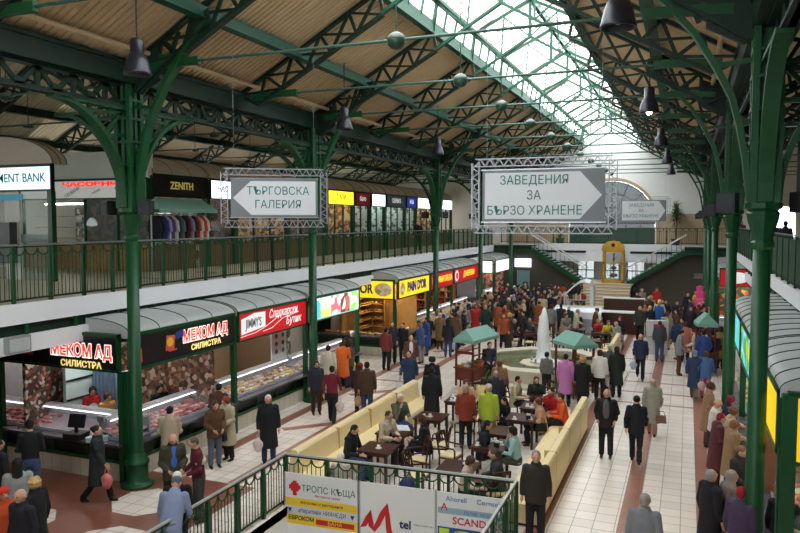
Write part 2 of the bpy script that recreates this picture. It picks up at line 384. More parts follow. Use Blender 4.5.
# ------------------------------------------------------------------ roof trusses
def place_along(p, q, t): return tuple(p[i] + (q[i] - p[i]) * t for i in range(len(p)))
def lattice(b, A, B, C, D, n, w=.06, th=.05, posts=True, alt=False):
    """web between chord A-B and chord C-D in the XZ plane (2-D points)"""
    for k in range(n + 1):
        p, q = place_along(A, B, k / n), place_along(C, D, k / n)
        if posts: b.bar((p[0], 0, p[1]), (q[0], 0, q[1]), th, w, up=(1, 0, 0))
        if k < n:
            p2, q2 = place_along(A, B, (k + 1) / n), place_along(C, D, (k + 1) / n)
            b.bar((p[0], 0, p[1]), (q2[0], 0, q2[1]), th, w, up=(1, 0, 0))
            if not alt: b.bar((q[0], 0, q[1]), (p2[0], 0, p2[1]), th, w, up=(1, 0, 0))
rafter_me = {}
def rafter(side):
    T1, T2 = (-11.35 - XC, 9.40), (LE[0] - XC, 11.70); B1, B2 = (-10.75 - XC, 9.10), (LE[0] - XC + .12, 11.10)
    f = -1 if side > 0 else 1
    b = MB(); m = lambda p: (p[0] * f, p[1])
    b.bar((m(T1)[0], 0, T1[1]), (m(T2)[0], 0, T2[1]), .14, .07); b.bar((m(B1)[0], 0, B1[1]), (m(B2)[0], 0, B2[1]), .16, .08)
    lattice(b, m(T1), m(T2), m(B1), m(B2), 5, .08)
    return b
def lantern_frame():
    b = MB()
    for f in (-1, 1):
        E = (f * 2.07, 11.7); b.bar((f * 2.0, 0, 11.12), (0, 0, 12.3), .12, .08); b.bar((f * 2.05, 0, 11.7), (f * 1.95, 0, 12.6), .1, .1)
        b.bar((f * 1.98, 0, 12.56), (0, 0, 13.55), .1, .1)
        b.bar((f * 1.98, 0, 12.5), (f * 1.0, 0, 11.72), .05, .05); b.bar((f * 1.0, 0, 11.72), (f * .9, 0, 13.05), .05, .05); b.bar((f * .95, 0, 13.05), (0, 0, 12.3), .04, .05)
    b.box(-.05, .05, -.04, .04, 12.25, 13.55)
    return b
LAB = {0: 'nearest', 1: 'second', 2: 'third', 3: 'fourth', 4: 'fifth', 5: 'sixth', 6: 'seventh', 7: 'eighth', 8: 'ninth', 9: 'tenth', 10: 'eleventh', 11: 'twelfth', 12: 'thirteenth', 13: 'farthest'}
proto = thing('roof_truss', '', 'roof truss', (XC, 0, 0))
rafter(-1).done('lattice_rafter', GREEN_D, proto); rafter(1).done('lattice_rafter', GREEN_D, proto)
lantern_frame().done('skylight_frame', GREEN_LIT, proto)
b = MB(); b.tube([(-4.6, 0, 9.36), (4.6, 0, 9.36)], .03, 8); b.done('tie_rod', mat('tie_rod_green', (60, 92, 80), .4, metal=.2), proto)
for f in (-1, 1):
    b = MB(); b.box(min(f * 4.4, f * 4.95), max(f * 4.4, f * 4.95), -.06, .06, 9.28, 9.44); b.bar((f * 4.9, 0, 9.36), (f * 5.75, 0, 9.3), .12, .16); b.done('rod_socket', GREEN, proto)
big = None
for i, y in enumerate(YT):
    o = proto if i == 0 else dup(proto)
    o.location = (XC, y, 0); o['label'] = 'green lattice roof truss with thin tie rod, %s from the viewer' % LAB[i]; o['group'] = 'roof trusses of the main hall'
# aisle trusses
ap = thing('aisle_truss', '', 'roof truss', (0, 0, 0))
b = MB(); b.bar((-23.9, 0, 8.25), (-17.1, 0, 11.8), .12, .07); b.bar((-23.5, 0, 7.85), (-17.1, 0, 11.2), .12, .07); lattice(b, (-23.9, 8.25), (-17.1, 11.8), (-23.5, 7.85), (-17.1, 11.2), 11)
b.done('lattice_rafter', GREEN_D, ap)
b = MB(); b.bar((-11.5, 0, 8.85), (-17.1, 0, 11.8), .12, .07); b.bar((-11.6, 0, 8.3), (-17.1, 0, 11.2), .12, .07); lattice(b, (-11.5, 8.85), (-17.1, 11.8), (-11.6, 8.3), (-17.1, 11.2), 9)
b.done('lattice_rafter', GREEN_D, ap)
MB().tube([(-11.5, 0, 9.0), (-23, 0, 9.0)], .03, 6).done('tie_rod', mat('tie_rod_green', (60, 92, 80)), ap)
first = True
for s in (-1, 1):
    for i, y in enumerate(YT):
        o = ap if first else dup(ap); first = False
        o.location = (0, y, 0) if s < 0 else (2 * XC, y, 0)
        if s > 0: o.rotation_euler.z = PI; 
        o['label'] = 'green lattice truss of the %s aisle roof, %s from the viewer' % ('left' if s < 0 else 'right', LAB[i]); o['group'] = 'aisle roof trusses'

# ------------------------------------------------------------------ columns with capital, built-up upper shaft and arched brackets
def column_proto():
    c = thing('iron_column', '', 'column')
    b = MB(); b.lathe([(.36, 0), (.36, .06), (.3, .08), (.24, .12), (.24, .5), (.27, .52), (.27, .58), (.2, .62), (.2, .7), (.16, .74), (.145, .8), (.13, 5.6)], 20); b.done('shaft', GREEN, c, True)
    b = MB(); b.lathe([(.135, 5.55), (.17, 5.6), (.17, 5.66), (.14, 5.7), (.16, 5.8), (.22, 6.0), (.24, 6.12), (.21, 6.16), (.27, 6.2), (.27, 6.28), (.2, 6.3)], 8); b.done('capital', GREEN, c)
    b = MB()
    for sx in (-1, 1):
        for sy in (-1, 1): b.box(sx * .17 - .05, sx * .17 + .05, sy * .17 - .05, sy * .17 + .05, 6.28, 9.0)
    b.box(-.04, .04, -.2, .2, 6.28, 9.0); b.box(-.2, .2, -.04, .04, 6.28, 9.0)
    for z in (6.7, 7.2, 7.7, 8.2, 8.6): b.box(-.23, .23, -.23, .23, z, z + .05)
    b.done('upper_shaft', GREEN, c)
    for a in (0, 1):
        for s in (-1, 1):
            b = MB()
            pts = [(.2 + 1.85 * (1 - math.cos(t)), 6.3 + 2.14 * math.sin(t)) for t in (PI / 2 * k / 12 for k in range(13))]
            P = (lambda u, z: (0, s * u, z)) if a == 0 else (lambda u, z: (s * u, 0, z))
            up = (1, 0, 0) if a == 0 else (0, 1, 0)
            if a == 1 and s > 0:
                pts = [(.2, 6.3), (.28, 6.96), (.38, 7.5), (.5, 7.95), (.75, 8.45), (1.07, 8.99), (1.5, 9.5), (1.95, 9.95), (2.15, 10.12)]
            elif a == 1:
                pts = [(u, z) for u, z in pts]
            b.path([P(u, z) for u, z in pts], .05, .2, up=up) if False else b.path([P(u, z) for u, z in pts], .09, .22, up=up)
            # webs between arc and shaft
            n = len(pts)
            for k in (n // 4, n // 2, 3 * n // 4):
                u, z = pts[k]; b.bar(P(.2, z + .05), P(u, z), .07, .07)
            if not (a == 1 and s > 0):
                b.bar(P(.2, 8.4), P(pts[n // 2][0], pts[n // 2][1]), .07, .07); b.box(*((-.11, .11, *sorted((0, s * 2.1))) if a == 0 else (*sorted((0, s * 2.1)), -.11, .11)), 8.4, 8.46)
                u, z = pts[n * 2 // 3]; b.bar(P(u, z), P(u, 8.42), .08, .08)
            b.done('arched_bracket', GREEN, c)
    b = MB()   # plated haunch along the foot of the main rafter
    b.prism([(.0, 8.9), (.35, 8.75), (.9, 9.05), (.9, 9.75), (.0, 9.4)], 'y', -.05, .05); b.prism([(1.8, 9.72), (2.15, 10.0), (2.24, 10.15), (2.2, 10.4), (1.8, 10.2)], 'y', -.05, .05)
    b.bar((1.0, 0, 9.15), (1.4, 0, 10.0), .06, .08); b.bar((1.4, 0, 9.45), (1.0, 0, 9.8), .06, .08); b.bar((1.45, 0, 9.5), (1.85, 0, 10.25), .06, .08)
    b.bar((.3, 0, 8.8), (2.15, 0, 10.05), .26, .05); b.done('haunch', GREEN_D, c)
    return c
cp = column_proto(); first = True
names = ['nearest', 'first', 'second', 'third', 'fourth', 'fifth']
for s in (-1, 1):
    for i, y in enumerate(YC):
        o = cp if first else dup(cp); first = False
        o.location = (XL if s < 0 else XR, y, 0); o.rotation_euler.z = 0 if s < 0 else PI
        nx = {4.35: 'beside the viewer, out of the front row', 12.5: 'the first one along', 20.75: 'the second one along', 33.2: 'the third one along', 41.4: 'the fourth one along', 49.3: 'the fifth one along'}[y]
        o['label'] = 'green cast iron column in the %s row, %s' % ('left' if s < 0 else 'right', nx); o['group'] = 'columns of the main hall'
# girders between the columns
for s in (-1, 1):
    ys = [Y0] + YC + [Y1]
    for i in range(len(ys) - 1):
        a, c = ys[i] + .25, ys[i + 1] - .25; L = c - a; n = max(2, round(L / .85)); b = MB()
        b.box(-.12, .12, 0, L, 8.45, 8.5); b.box(-.05, .05, 0, L, 8.45, 8.56); b.box(-.12, .12, 0, L, 8.92, 8.97)
        for k in range(n):
            u = L * k / n; h = L / n
            b.bar((0, u, 8.52), (0, u + h / 2, 8.94), .06, .09); b.bar((0, u + h / 2, 8.94), (0, u + h, 8.52), .06, .09); b.box(-.03, .03, u + h / 2 - .05, u + h / 2 + .05, 8.5, 8.94)
            b.box(-.05, .05, u - .12, u + .12, 8.5, 8.66)
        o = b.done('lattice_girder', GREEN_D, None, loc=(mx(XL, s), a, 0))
        where = ['in front of the viewer bay', 'before the first column', 'between first and second columns', 'between second and third columns', 'between third and fourth columns', 'between fourth and fifth columns', 'between fifth column and far wall'][i]
        tag(o, 'dark green lattice girder %s, %s' % (where, 'left side' if s < 0 else 'right side'), 'girder', 'lattice girders above the columns')

# ------------------------------------------------------------------ hanging lamps
bl = thing('pendant_lamp', '', 'lamp')
MB().lathe([(.06, .66), (.11, .64), (.125, .6), (.125, .38), (.16, .35), (.2, .24), (.235, .08), (.25, .03), (.25, 0), (.235, 0), (.21, .1), (.12, .3), (.02, .31)], 20).done('lamp_shade', mat('dark_enamel', (44, 44, 54), .3, metal=.3), bl, True)
MB().tube([(0, 0, .6), (0, 0, 2.3)], .014, 6).done('hanging_rod', GREEN_D, bl)
bulb = MB().ell((0, 0, .14), (.07, .07, .1)).done('bulb', mat('dull_bulb', (120, 120, 112)), bl, True)
first = True
for s in (-1, 1):
    for i, y in enumerate([10.45, 18.9, 27.3, 35.6, 44.0]):
        o = bl if first else dup(bl); first = False
        o.location = (mx(-9.37, s), y, 8.66)
        o['label'] = 'dark bell-shaped pendant lamp on the %s side, %s from the viewer' % ('left' if s < 0 else 'right', LAB[i] if i else 'nearest'); o['group'] = 'bell pendant lamps'
        if s > 0 and i == 1:
            for ch in list(o.children):
                if ch.name.startswith('bulb'):
                    ch.data = ch.data.copy(); ch.data.materials[0] = mat('warm_lit_bulb', (255, 226, 190), emit=6, noise=0); ch.location.z = -.08; ch['label'] = 'warm glowing bulb'
gl = thing('globe_lamp', '', 'lamp')
MB().ell((0, 0, 0), (.17, .17, .15), 16, 10).done('globe', mat('green_globe', (34, 70, 52), .4), gl, True)
MB().lathe([(.165, .03), (.175, .05), (.165, .09), (.12, .14), (.04, .18)], 16).done('pale_cap', mat('pale_enamel', (110, 122, 114), .5), gl, True)
MB().tube([(0, 0, .15), (0, 0, 3.9)], .012, 6).done('hanging_rod', GREEN_LIT, gl)
for i, y in enumerate(YT[1:]):
    o = gl if i == 0 else dup(gl)
    o.location = (XC + .05, y, 9.33); o['label'] = 'small green globe lamp under the skylight, %s from the viewer' % LAB[i]; o['group'] = 'globe lamps down the middle'
for i, y in enumerate(YT[3:]):
    for j, x in enumerate((-15.2, -19.2)):
        o = dup(gl); o.location = (x, y, 8.95); o.scale = (1, 1, .62 if j == 0 else .4)
        o['label'] = 'small green globe lamp under the left aisle roof, %s side, %s from the viewer' % (('inner', 'outer')[j], LAB[i]); o['group'] = 'globe lamps of the left aisle'

# ------------------------------------------------------------------ railings
RAILC = {}
def railing(p, q, z, h, label, group=None, solid=False, mod=.31, every=3, toprail=None):
    p = Vector((*p, z)); q = Vector((*q, z)); L = (q - p).length; ang = math.atan2(q.y - p.y, q.x - p.x)
    r = thing('railing', label, 'railing', p, ang, group)
    b = MB(); b.box(0, L, -.022, .022, h - .035, h); b.done('handrail', toprail or mat('worn_handrail', (132, 140, 136), .35, metal=.3), r)
    b = MB(); b.box(0, L, -.015, .015, h - .075, h - .05).box(0, L, -.015, .015, .06, .1); b.done('flat_rail', GREEN_D, r)
    n = max(1, round(L / mod)); d = L / n; b = MB(); R0 = d / 2 - .01
    for k in range(n):
        u = k * d
        b.box(u - .008, u + .008, -.008, .008, .1, h - .08)
        if solid: continue
        c = u + d / 2; pts = [(c - R0 * math.cos(t), 0, h - .1 - R0 * .95 * math.sin(t)) for t in (PI * j / 6 for j in range(7))]
        b.path(pts, .024, .022, up=(0, 1, 0))
        for e in (-d * .17, d * .17): b.box(c + e - .007, c + e + .007, -.007, .007, .1, h - .1 - R0 * .88)
    if solid: b.box(0, L, -.01, .01, .12, h - .12)
    b.done('baluster_panel', GREEN if not solid else mat('green_board', (14, 60, 38), .5), r)
    m = max(1, round(n / every)); pm = None
    for k in range(m + 1):
        if pm is None:
            pm = MB().box(-.035, .035, -.035, .035, 0, h - .04).done('post', GREEN, r); po = pm
        else:
            po = pm.copy(); COL.objects.link(po)
        po.location = (L * k / m, 0, 0)
    return r
bays = ['beside the bank kiosk', 'in front of the clothes rack', 'opposite the hanging gallery sign', 'before the third column', 'past the third column', 'near the far stairs']
cuts = [-1, 6, 12.5, 20.6, 28.7, 36.8, 44.5, 49.6]
for i in range(7):
    railing((-12.92, cuts[i]), (-12.92, cuts[i + 1]), 4.28, 1.24, 'green upper gallery railing, left side, ' + (['nearest the viewer'] + bays)[i], 'left gallery railing sections')
for i in range(7):
    railing((2.58, cuts[i]), (2.58, cuts[i + 1]), 4.28, 1.36, 'tall boarded green gallery railing, right side, ' + ['nearest the viewer', 'beside the loudspeakers', 'past the first column', 'past the second column', 'further along', 'before the last column', 'near the far stairs'][i], 'right gallery railing sections', solid=True, mod=.16, every=8)
railing((-12.9, .6), (2.5, .6), 4.26, 1.02, 'railing of the front gallery just below the viewer')
railing((PX0 - .1, PY1 + .04), (PX1 + .05, 13.12), 0, 1.1, 'green scalloped railing behind the advertising boards', 'stairwell railings', mod=.307, toprail=mat('pale_handrail', (190, 194, 190), .3, metal=.3))
railing((PX0 - .12, 4.0), (PX0 - .1, PY1 + .08), 0, 1.1, 'green scalloped railing on the left edge of the stairwell', 'stairwell railings', mod=.3, toprail=mat('pale_handrail', (190, 194, 190)))
railing((PX1 + .05, 13.1), (PX1 + .1, 4.0), 0, 1.1, 'green scalloped railing on the right edge of the stairwell', 'stairwell railings', mod=.3, toprail=mat('pale_handrail', (190, 194, 190)))

# ------------------------------------------------------------------ advertising boards on the stairwell railing
RED = mat('sign_red', (198, 34, 40), .5, noise=0); NAVY = mat('sign_navy', (40, 44, 96), .5, noise=0); YEL = mat('sign_yellow', (236, 200, 50), .5, noise=0)
TEAL = mat('sign_teal', (20, 112, 96), .5, noise=0); BWH = mat('board_white', (226, 226, 224), .5, noise=0); GREYP = mat('sign_grey', (118, 124, 128), .5, noise=0)
BLK = mat('sign_black', (24, 22, 24), .4, noise=0); SGRN = mat('sign_green', (30, 110, 84), .5, noise=0)
FR = (PI / 2, 0, 0)      # text on a board facing -y
ang0 = math.atan2(13.12 - PY1 - .04, PX1 + .05 - PX0 + .1)
def board(x0, w, label):
    t = thing('advertising_board', label, 'sign', (PX0 - .1 + x0 * math.cos(ang0), PY1 - .03 + x0 * math.sin(ang0), 0), ang0)
    MB().box(0, w, -.03, 0, -1.0, .72).done('panel', BWH, t)
    b = MB(); b.box(-.01, 0.012, -.04, .005, -1.0, .73).box(w - .012, w + .01, -.04, .005, -1.0, .73); b.done('edge_strip', STEEL, t)
    return t
t = board(.04, 1.66, 'white advertising board with a red cross emblem, leftmost on the stairwell railing')
b = MB()
for i, row in enumerate(('..##..', '.####.', '######', '######', '.####.', '..##..', '..##..')):
    for j, ch in enumerate(row):
        if ch == '#': b.box(.1 + j * .045, .1 + j * .045 + .045, -.034, -.03, .52 - i * .045, .565 - i * .045)
b.done('emblem', RED, t); text('ТРОПС КЪЩА', .19, SGRN, t, (1.0, -.034, .42), FR, sx=.93, depth=.002); text('българска храна', .07, RED, t, (.98, -.034, .29), FR, depth=.002)
MB().box(.02, 1.64, -.034, -.03, .03, .2).done('yellow_band', YEL, t); text('магазини и ресторанти', .09, BLK, t, (.85, -.036, .12), FR, depth=.002, sx=.95)
MB().box(.02, 1.64, -.034, -.03, -.15, .03).done('pale_band', mat('band_pale', (206, 208, 214)), t); text('аперитиви НИАНЕДИ', .13, NAVY, t, (.85, -.036, -.06), FR, depth=.002, shear=.2, sx=.8)
for xx in (.12, 1.54):
    b = MB(); b.prism([(xx - .05, -.02), (xx + .05, -.02), (xx, -.12)], 'y', -.036, -.03); b.done('badge', NAVY, t)
MB().box(.02, 1.64, -.034, -.03, -.36, -.15).done('yellow_band', YEL, t); text('ЕВРОКОМ', .12, BLK, t, (.38, -.036, -.23), FR, depth=.002, bold=.003)
MB().box(.72, 1.58, -.036, -.03, -.31, -.2).done('red_band', RED, t); text('БАНА', .12, YEL, t, (1.15, -.038, -.255), FR, depth=.002)
t = board(1.74, 1.6, 'white advertising board with a large red M, middle of the stairwell railing')
b = MB()
def ribbon(pts, ws):
    L_, R_ = [], []
    for i, (x, z) in enumerate(pts):
        p, q = pts[max(0, i - 1)], pts[min(len(pts) - 1, i + 1)]; d = Vector((q[0] - p[0], q[1] - p[1])).normalized(); L_.append((x - d.y * ws[i], z + d.x * ws[i])); R_.append((x + d.y * ws[i], z - d.x * ws[i]))
    for i in range(len(pts) - 1): b.prism([L_[i], L_[i + 1], R_[i + 1], R_[i]], 'y', -.036, -.03)
ribbon([(.02, -.22), (.1, -.16), (.18, -.02), (.25, .16), (.24, .0), (.25, -.16), (.31, -.24), (.4, -.1), (.5, .12), (.6, .34), (.6, .1), (.63, -.2), (.72, -.42), (.84, -.54)], [.005, .05, .06, .01, .04, .06, .05, .055, .06, .012, .05, .06, .055, .01])
b.prism([(1.0, -.42), (1.2, -.31), (1.34, -.26), (1.22, -.38), (1.08, -.5)], 'y', -.036, -.03); b.done('red_letter', RED, t)
text('tel', .24, NAVY, t, (.98, -.036, -.05), FR, depth=.002, bold=.006); text('това е твоят глас', .05, GREYP, t, (1.36, -.036, -.02), FR, depth=.002)
t = board(3.36, 1.42, 'white advertising board reading SCANDALO, rightmost on the stairwell railing')
text('Ahorell', .14, mat('sign_blue', (60, 120, 190), noise=0), t, (.4, -.036, .6), FR, depth=.002); text('Cornselt', .14, mat('sign_blue', (60, 120, 190)), t, (1.05, -.036, .6), FR, depth=.002)
MB().box(.03, 1.4, -.034, -.03, .3, .42).done('pale_band', mat('band_blue', (150, 176, 190), noise=0), t); text('бутик за мода', .1, mat('sign_blue', (60, 120, 190)), t, (.9, -.036, .36), FR, depth=.002)
text('SCANDALO', .2, RED, t, (.86, -.036, .17), FR, depth=.002, bold=.003)
b = MB(); b.bar((.1, -.034, .36), (.16, -.034, .5), .006, .02, up=(1, 0, 0)); b.bar((.16, -.034, .5), (.22, -.034, .36), .006, .02, up=(1, 0, 0)); b.bar((.12, -.034, .42), (.2, -.034, .42), .006, .015); b.done('emblem', RED, t)
MB().box(.03, 1.38, -.034, -.03, -.18, .03).done('blue_band', mat('sign_royal', (40, 70, 150), noise=0), t)
b = MB(); b.box(.06, .26, -.038, -.03, -.12, .0); b.box(.88, 1.36, -.038, -.03, -.14, .0); b.ell((.55, -.034, -.07), (.2, .008, .055), 16, 6); b.done('green_marks', mat('sign_lime', (190, 220, 50), noise=0), t)

# ------------------------------------------------------------------ hanging direction signs in aluminium lattice frames
def hanging_sign(x, y, z, rz, W, H, lines, arrow, label, size, wires=True):
    t = thing('hanging_sign', label, 'sign', (x, y, z), rz)
    d = .13; b = MB()
    def box_truss(p, q, n):
        # ladder truss in the plane of the frame, double in depth
        for dy in (-.04, .04):
            ax = Vector((q[0] - p[0], 0, q[1] - p[1])).normalized(); nn = Vector((-ax.z, 0, ax.x)) * d / 2
            P, Q = Vector((p[0], dy, p[1])), Vector((q[0], dy, q[1]))
            b.bar(P + nn, Q + nn, .016, .016); b.bar(P - nn, Q - nn, .016, .016)
            for k in range(n):
                u, v = P.lerp(Q, k / n), P.lerp(Q, (k + .5) / n); w = P.lerp(Q, (k + 1) / n)
                b.bar(u - nn, v + nn, .01, .01); b.bar(v + nn, w - nn, .01, .01)
    hw, hh = W / 2, H / 2
    box_truss((-hw, hh), (hw, hh), 14); box_truss((-hw, -hh), (hw, -hh), 14); box_truss((-hw, -hh), (-hw, hh), 7); box_truss((hw, -hh), (hw, hh), 7)
    b.done('lattice_frame', ALU, t)
    iw, ih = hw - .13, hh - .14
    MB().box(-iw, iw, -.03, .03, -ih, ih).done('grey_panel', GREYP, t)
    MB().box(-iw - .02, iw + .02, -.035, .035, -ih - .02, -ih).box(-iw - .02, iw + .02, -.035, .035, ih, ih + .02).done('panel_edge', STEEL, t)
    a = .36; m = .045
    poly = [(-iw + m, -ih + m), (iw - m - a, -ih + m), (iw - m, 0), (iw - m - a, ih - m), (-iw + m, ih - m)]
    if arrow < 0: poly = [(-u, v) for u, v in poly]
    MB().prism(poly, 'y', -.036, -.03).done('arrow_panel', mat('sign_face', (214, 216, 220), .5, noise=0), t)
    off = -.14 if arrow > 0 else .07
    n = len(lines)
    for i, s in enumerate(lines):
        text(s, size, TEAL, t, (off, -.038, (n - 1 - 2 * i) * size * .6), FR, depth=.003, sx=.9)
    for u in (-hw + .2, hw - .2): MB().tube([(u, 0, hh), (u, 0, 9.35 - z)], .003, 5).done('hanging_wire', STEEL, t)
    return t
hanging_sign(-2.36, 12.45, 6.44, R(2), 2.36, 1.18, ['ЗАВЕДЕНИЯ', 'ЗА', 'БЪРЗО ХРАНЕНЕ'], 1, 'large hanging sign reading ЗАВЕДЕНИЯ ЗА БЪРЗО ХРАНЕНЕ, near the viewer', .22)
hanging_sign(-7.9, 12.7, 6.47, R(33), 2.02, 1.06, ['ТЪРГОВСКА', 'ГАЛЕРИЯ'], -1, 'hanging sign reading ТЪРГОВСКА ГАЛЕРИЯ with a left arrow', .23)
hanging_sign(-2.42, 44.0, 6.6, 0, 2.75, 1.5, ['ЗАВЕДЕНИЯ', 'ЗА', 'БЪРЗО ХРАНЕНЕ'], 1, 'small distant hanging sign in front of the far arched window', .26)

# ------------------------------------------------------------------ market stalls
def sign_board(t, L, face, z0=2.57, z1=3.42, emit=0, frame=GREEN, y0=.08, name='sign_board'):
    b = MB(); b.box(0, .07, y0, L - y0, z0 + .05, z1 - .05); o = b.done(name, face, t)
    b = MB(); b.box(-.02, .1, y0 - .05, L - y0 + .05, z0, z0 + .05).box(-.02, .1, y0 - .05, L - y0 + .05, z1 - .05, z1 + .03).box(-.02, .1, y0 - .05, y0, z0, z1).box(-.02, .1, L - y0, L - y0 + .05, z0, z1)
    b.done('sign_frame', frame, o)
    return o
def awning(t, L, depth=1.2, z0=3.45, rise=.3, m=POLY, rib=GREEN, sp=.95, ends=True):
    n = 10; prof = []
    for k in range(n + 1):
        a = PI / 2 * k / n; prof.append((.06 - (depth + .06) * (1 - math.cos(a)), z0 + (rise) * math.sin(a)))
    b = MB(); vs = []
    for u, z in prof: vs += [(u, 0, z), (u, L, z)]
    b.add(vs, [(2 * i, 2 * i + 1, 2 * i + 3, 2 * i + 2) for i in range(n)])
    if ends:
        for yy in (0, L): b.add([(u, yy, z) for u, z in prof] + [(-depth, yy, z0 - .12), (.06, yy, z0 - .12)], [tuple(range(n + 3))])
    o = b.done('awning_sheet', m, t, True); o.data.shade_flat() if False else None
    k = max(1, round(L / sp)); me = MB().path([(u, 0, z + .006) for u, z in prof], .022, .016, up=(0, 1, 0)).mesh('awning_rib', rib)
    for i in range(k + 1):
        o = bpy.data.objects.new('awning_rib', me); COL.objects.link(o); o.parent = t; o.location.y = min(L - .02, max(.02, L * i / k))
def posts(t, ys, h=2.6, w=.13):
    pm = None
    for y in ys:
        if pm is None: pm = MB().box(-.07, -.07 + w, -w / 2, w / 2, 0, h).done('post', GREEN, t); p = pm
        else: p = pm.copy(); COL.objects.link(p)
        p.location = (0, y, 0)
def counter(t, L, tray, depth=.95, case=True, back=None, glow=(250, 235, 235)):
    MB().box(-depth, -.06, 0, L, 0, .42).done('tiled_base', BASET, t)
    b = MB(); b.box(-depth, -.14, 0, L, .42, .86); b.done('counter_front', mat('dark_front', (28, 40, 34), .4), t)
    b = MB(); b.box(-.1, -.04, 0, L, .42, .5).box(-.1, -.04, 0, L, .8, .87)
    y = .02
    while y < L: b.box(-.1, -.05, y, y + .05, .5, .8); y += 1.1
    b.done('green_rail', GREEN, t)
    MB().box(-depth, .16, 0, L, .87, .93).done('worktop', mat('grey_worktop', (84, 84, 92), .25), t)
    if case:
        b = MB(); b.add([(-.14, .03, .95), (-.14, L - .03, .95), (-.85, L - .03, 1.12), (-.85, .03, 1.12)], [(0, 1, 2, 3)]); b.box(-.9, -.12, .03, L - .03, .93, .96)
        o = b.done('display_case', mat('case_white', (176, 160, 172), .35), t)
        b.v = []; b.f = []
        b.box(-.86, -.66, .02, L - .02, 1.36, 1.41).box(-.9, -.84, .02, L - .02, .95, 1.38).box(-.16, -.13, .02, L - .02, .95, .99)
        b.done('case_shelf', mat('case_frame', (150, 152, 160), .35), o)
        g = MB(); pr = [(-.14, .98), (-.16, 1.18), (-.3, 1.32), (-.66, 1.38)]; vs = []
        for u, z in pr: vs += [(u, .02, z), (u, L - .02, z)]
        g.add(vs, [(2 * i, 2 * i + 1, 2 * i + 3, 2 * i + 2) for i in range(3)])
        g.done('case_glass', GLASS, o)
        MB().box(-.64, -.615, .1, L - .1, 1.335, 1.352).done('case_tube', mat('case_tube_light', glow, emit=.5, noise=0), o)
def backwall(t, L, m, depth=3.0, sides=(True, True), side_m=None):
    MB().box(-depth - .08, -depth, 0, L, 0, 3.3).done('back_wall', m, t)
    MB().box(-depth, -.1, 0.02, L - .02, 3.2, 3.25).done('stall_ceiling', mat('stall_ceiling_white', (200, 200, 196)), t)
    for y, s in ((0, sides[0]), (L - .05, sides[1])):
        if s: MB().box(-depth, -1.3, y, y + .05, 0, 3.2).done('partition', side_m or mat('pale_partition', (190, 190, 196)), t)
    MB().box(-1.6, -1.5, L * .12, L * .88, 3.12, 3.17).done('ceiling_tube', TUBE, t)

goods = {}
def good(kind):
    if kind in goods: return goods[kind]
    P = []
    spec = {'meat_cut': [((196, 84, 84), (.085, .06, .03)), ((222, 140, 132), (.07, .07, .035)), ((160, 50, 54), (.1, .05, .04)), ((232, 190, 176), (.06, .05, .03))],
            'pastry': [((226, 180, 110), (.06, .05, .03)), ((240, 232, 214), (.07, .05, .03)), ((170, 104, 56), (.05, .05, .035)), ((244, 214, 90), (.06, .05, .025))],
            'bread_loaf': [((198, 140, 78), (.13, .07, .055)), ((172, 108, 56), (.09, .09, .06)), ((222, 176, 116), (.15, .06, .05))],
            'cheese_piece': [((240, 226, 180), (.07, .06, .05)), ((226, 196, 120), (.06, .06, .05))],
            'grocery_pack': [((190, 40, 40), (.06, .05, .1)), ((230, 230, 226), (.05, .05, .12)), ((60, 100, 60), (.05, .05, .1)), ((220, 170, 60), (.06, .05, .09)), ((60, 70, 130), (.05, .05, .11))],
            'vegetable_pile': [((150, 170, 90), (.12, .1, .08)), ((200, 190, 150), (.12, .1, .07)), ((170, 90, 50), (.1, .1, .08))]}[kind]
    for i, (c, r) in enumerate(spec):
        if kind in ('grocery_pack',):
            b = MB(); b.prism([(-r[0], -r[1]), (r[0], -r[1]), (r[0] * .9, r[1]), (-r[0] * .9, r[1])], 'z', 0, r[2] * 2); b.box(-r[0] * .5, r[0] * .5, -.01, .01, r[2] * 2, r[2] * 2 + .03)
        else:
            b = MB(); b.ell((0, 0, r[2] * .8), r, 9, 6)
            b.v = [(x * (1 + .15 * math.sin(9 * y + i)), y * (1 + .12 * math.cos(11 * x)), z + .1 * r[2] * math.sin(40 * x)) for x, y, z in b.v]
        P.append(b.mesh(kind, mat('%s_tone_%d' % (kind, i), c, .5, noise=.3, scale=18), kind != 'grocery_pack'))
    goods[kind] = P; return P
def lay(kind, cat, label, group, T, pts):
    """place single goods at local points of frame T=(loc, rz)"""
    (lx, ly, lz), rz = T; c, s = math.cos(rz), math.sin(rz); ms = good(kind)
    for k, (u, v, z) in enumerate(pts):
        o = bpy.data.objects.new(kind, random.choice(ms)); COL.objects.link(o)
        o.location = (lx + u * c - v * s, ly + u * s + v * c, lz + z); o.rotation_euler.z = random.uniform(0, 6.3)
        tag(o, label, cat, group)
def tray_pts(L, rows=4, step=.17, u0=-.25, du=.16, z0=.985, dz=.037):
    out = []
    for r in range(rows):
        v = .12 + random.uniform(0, .05)
        while v < L - .1:
            out.append((u0 - r * du + random.uniform(-.02, .02), v, z0 + r * dz)); v += step + random.uniform(-.02, .03)
    return out

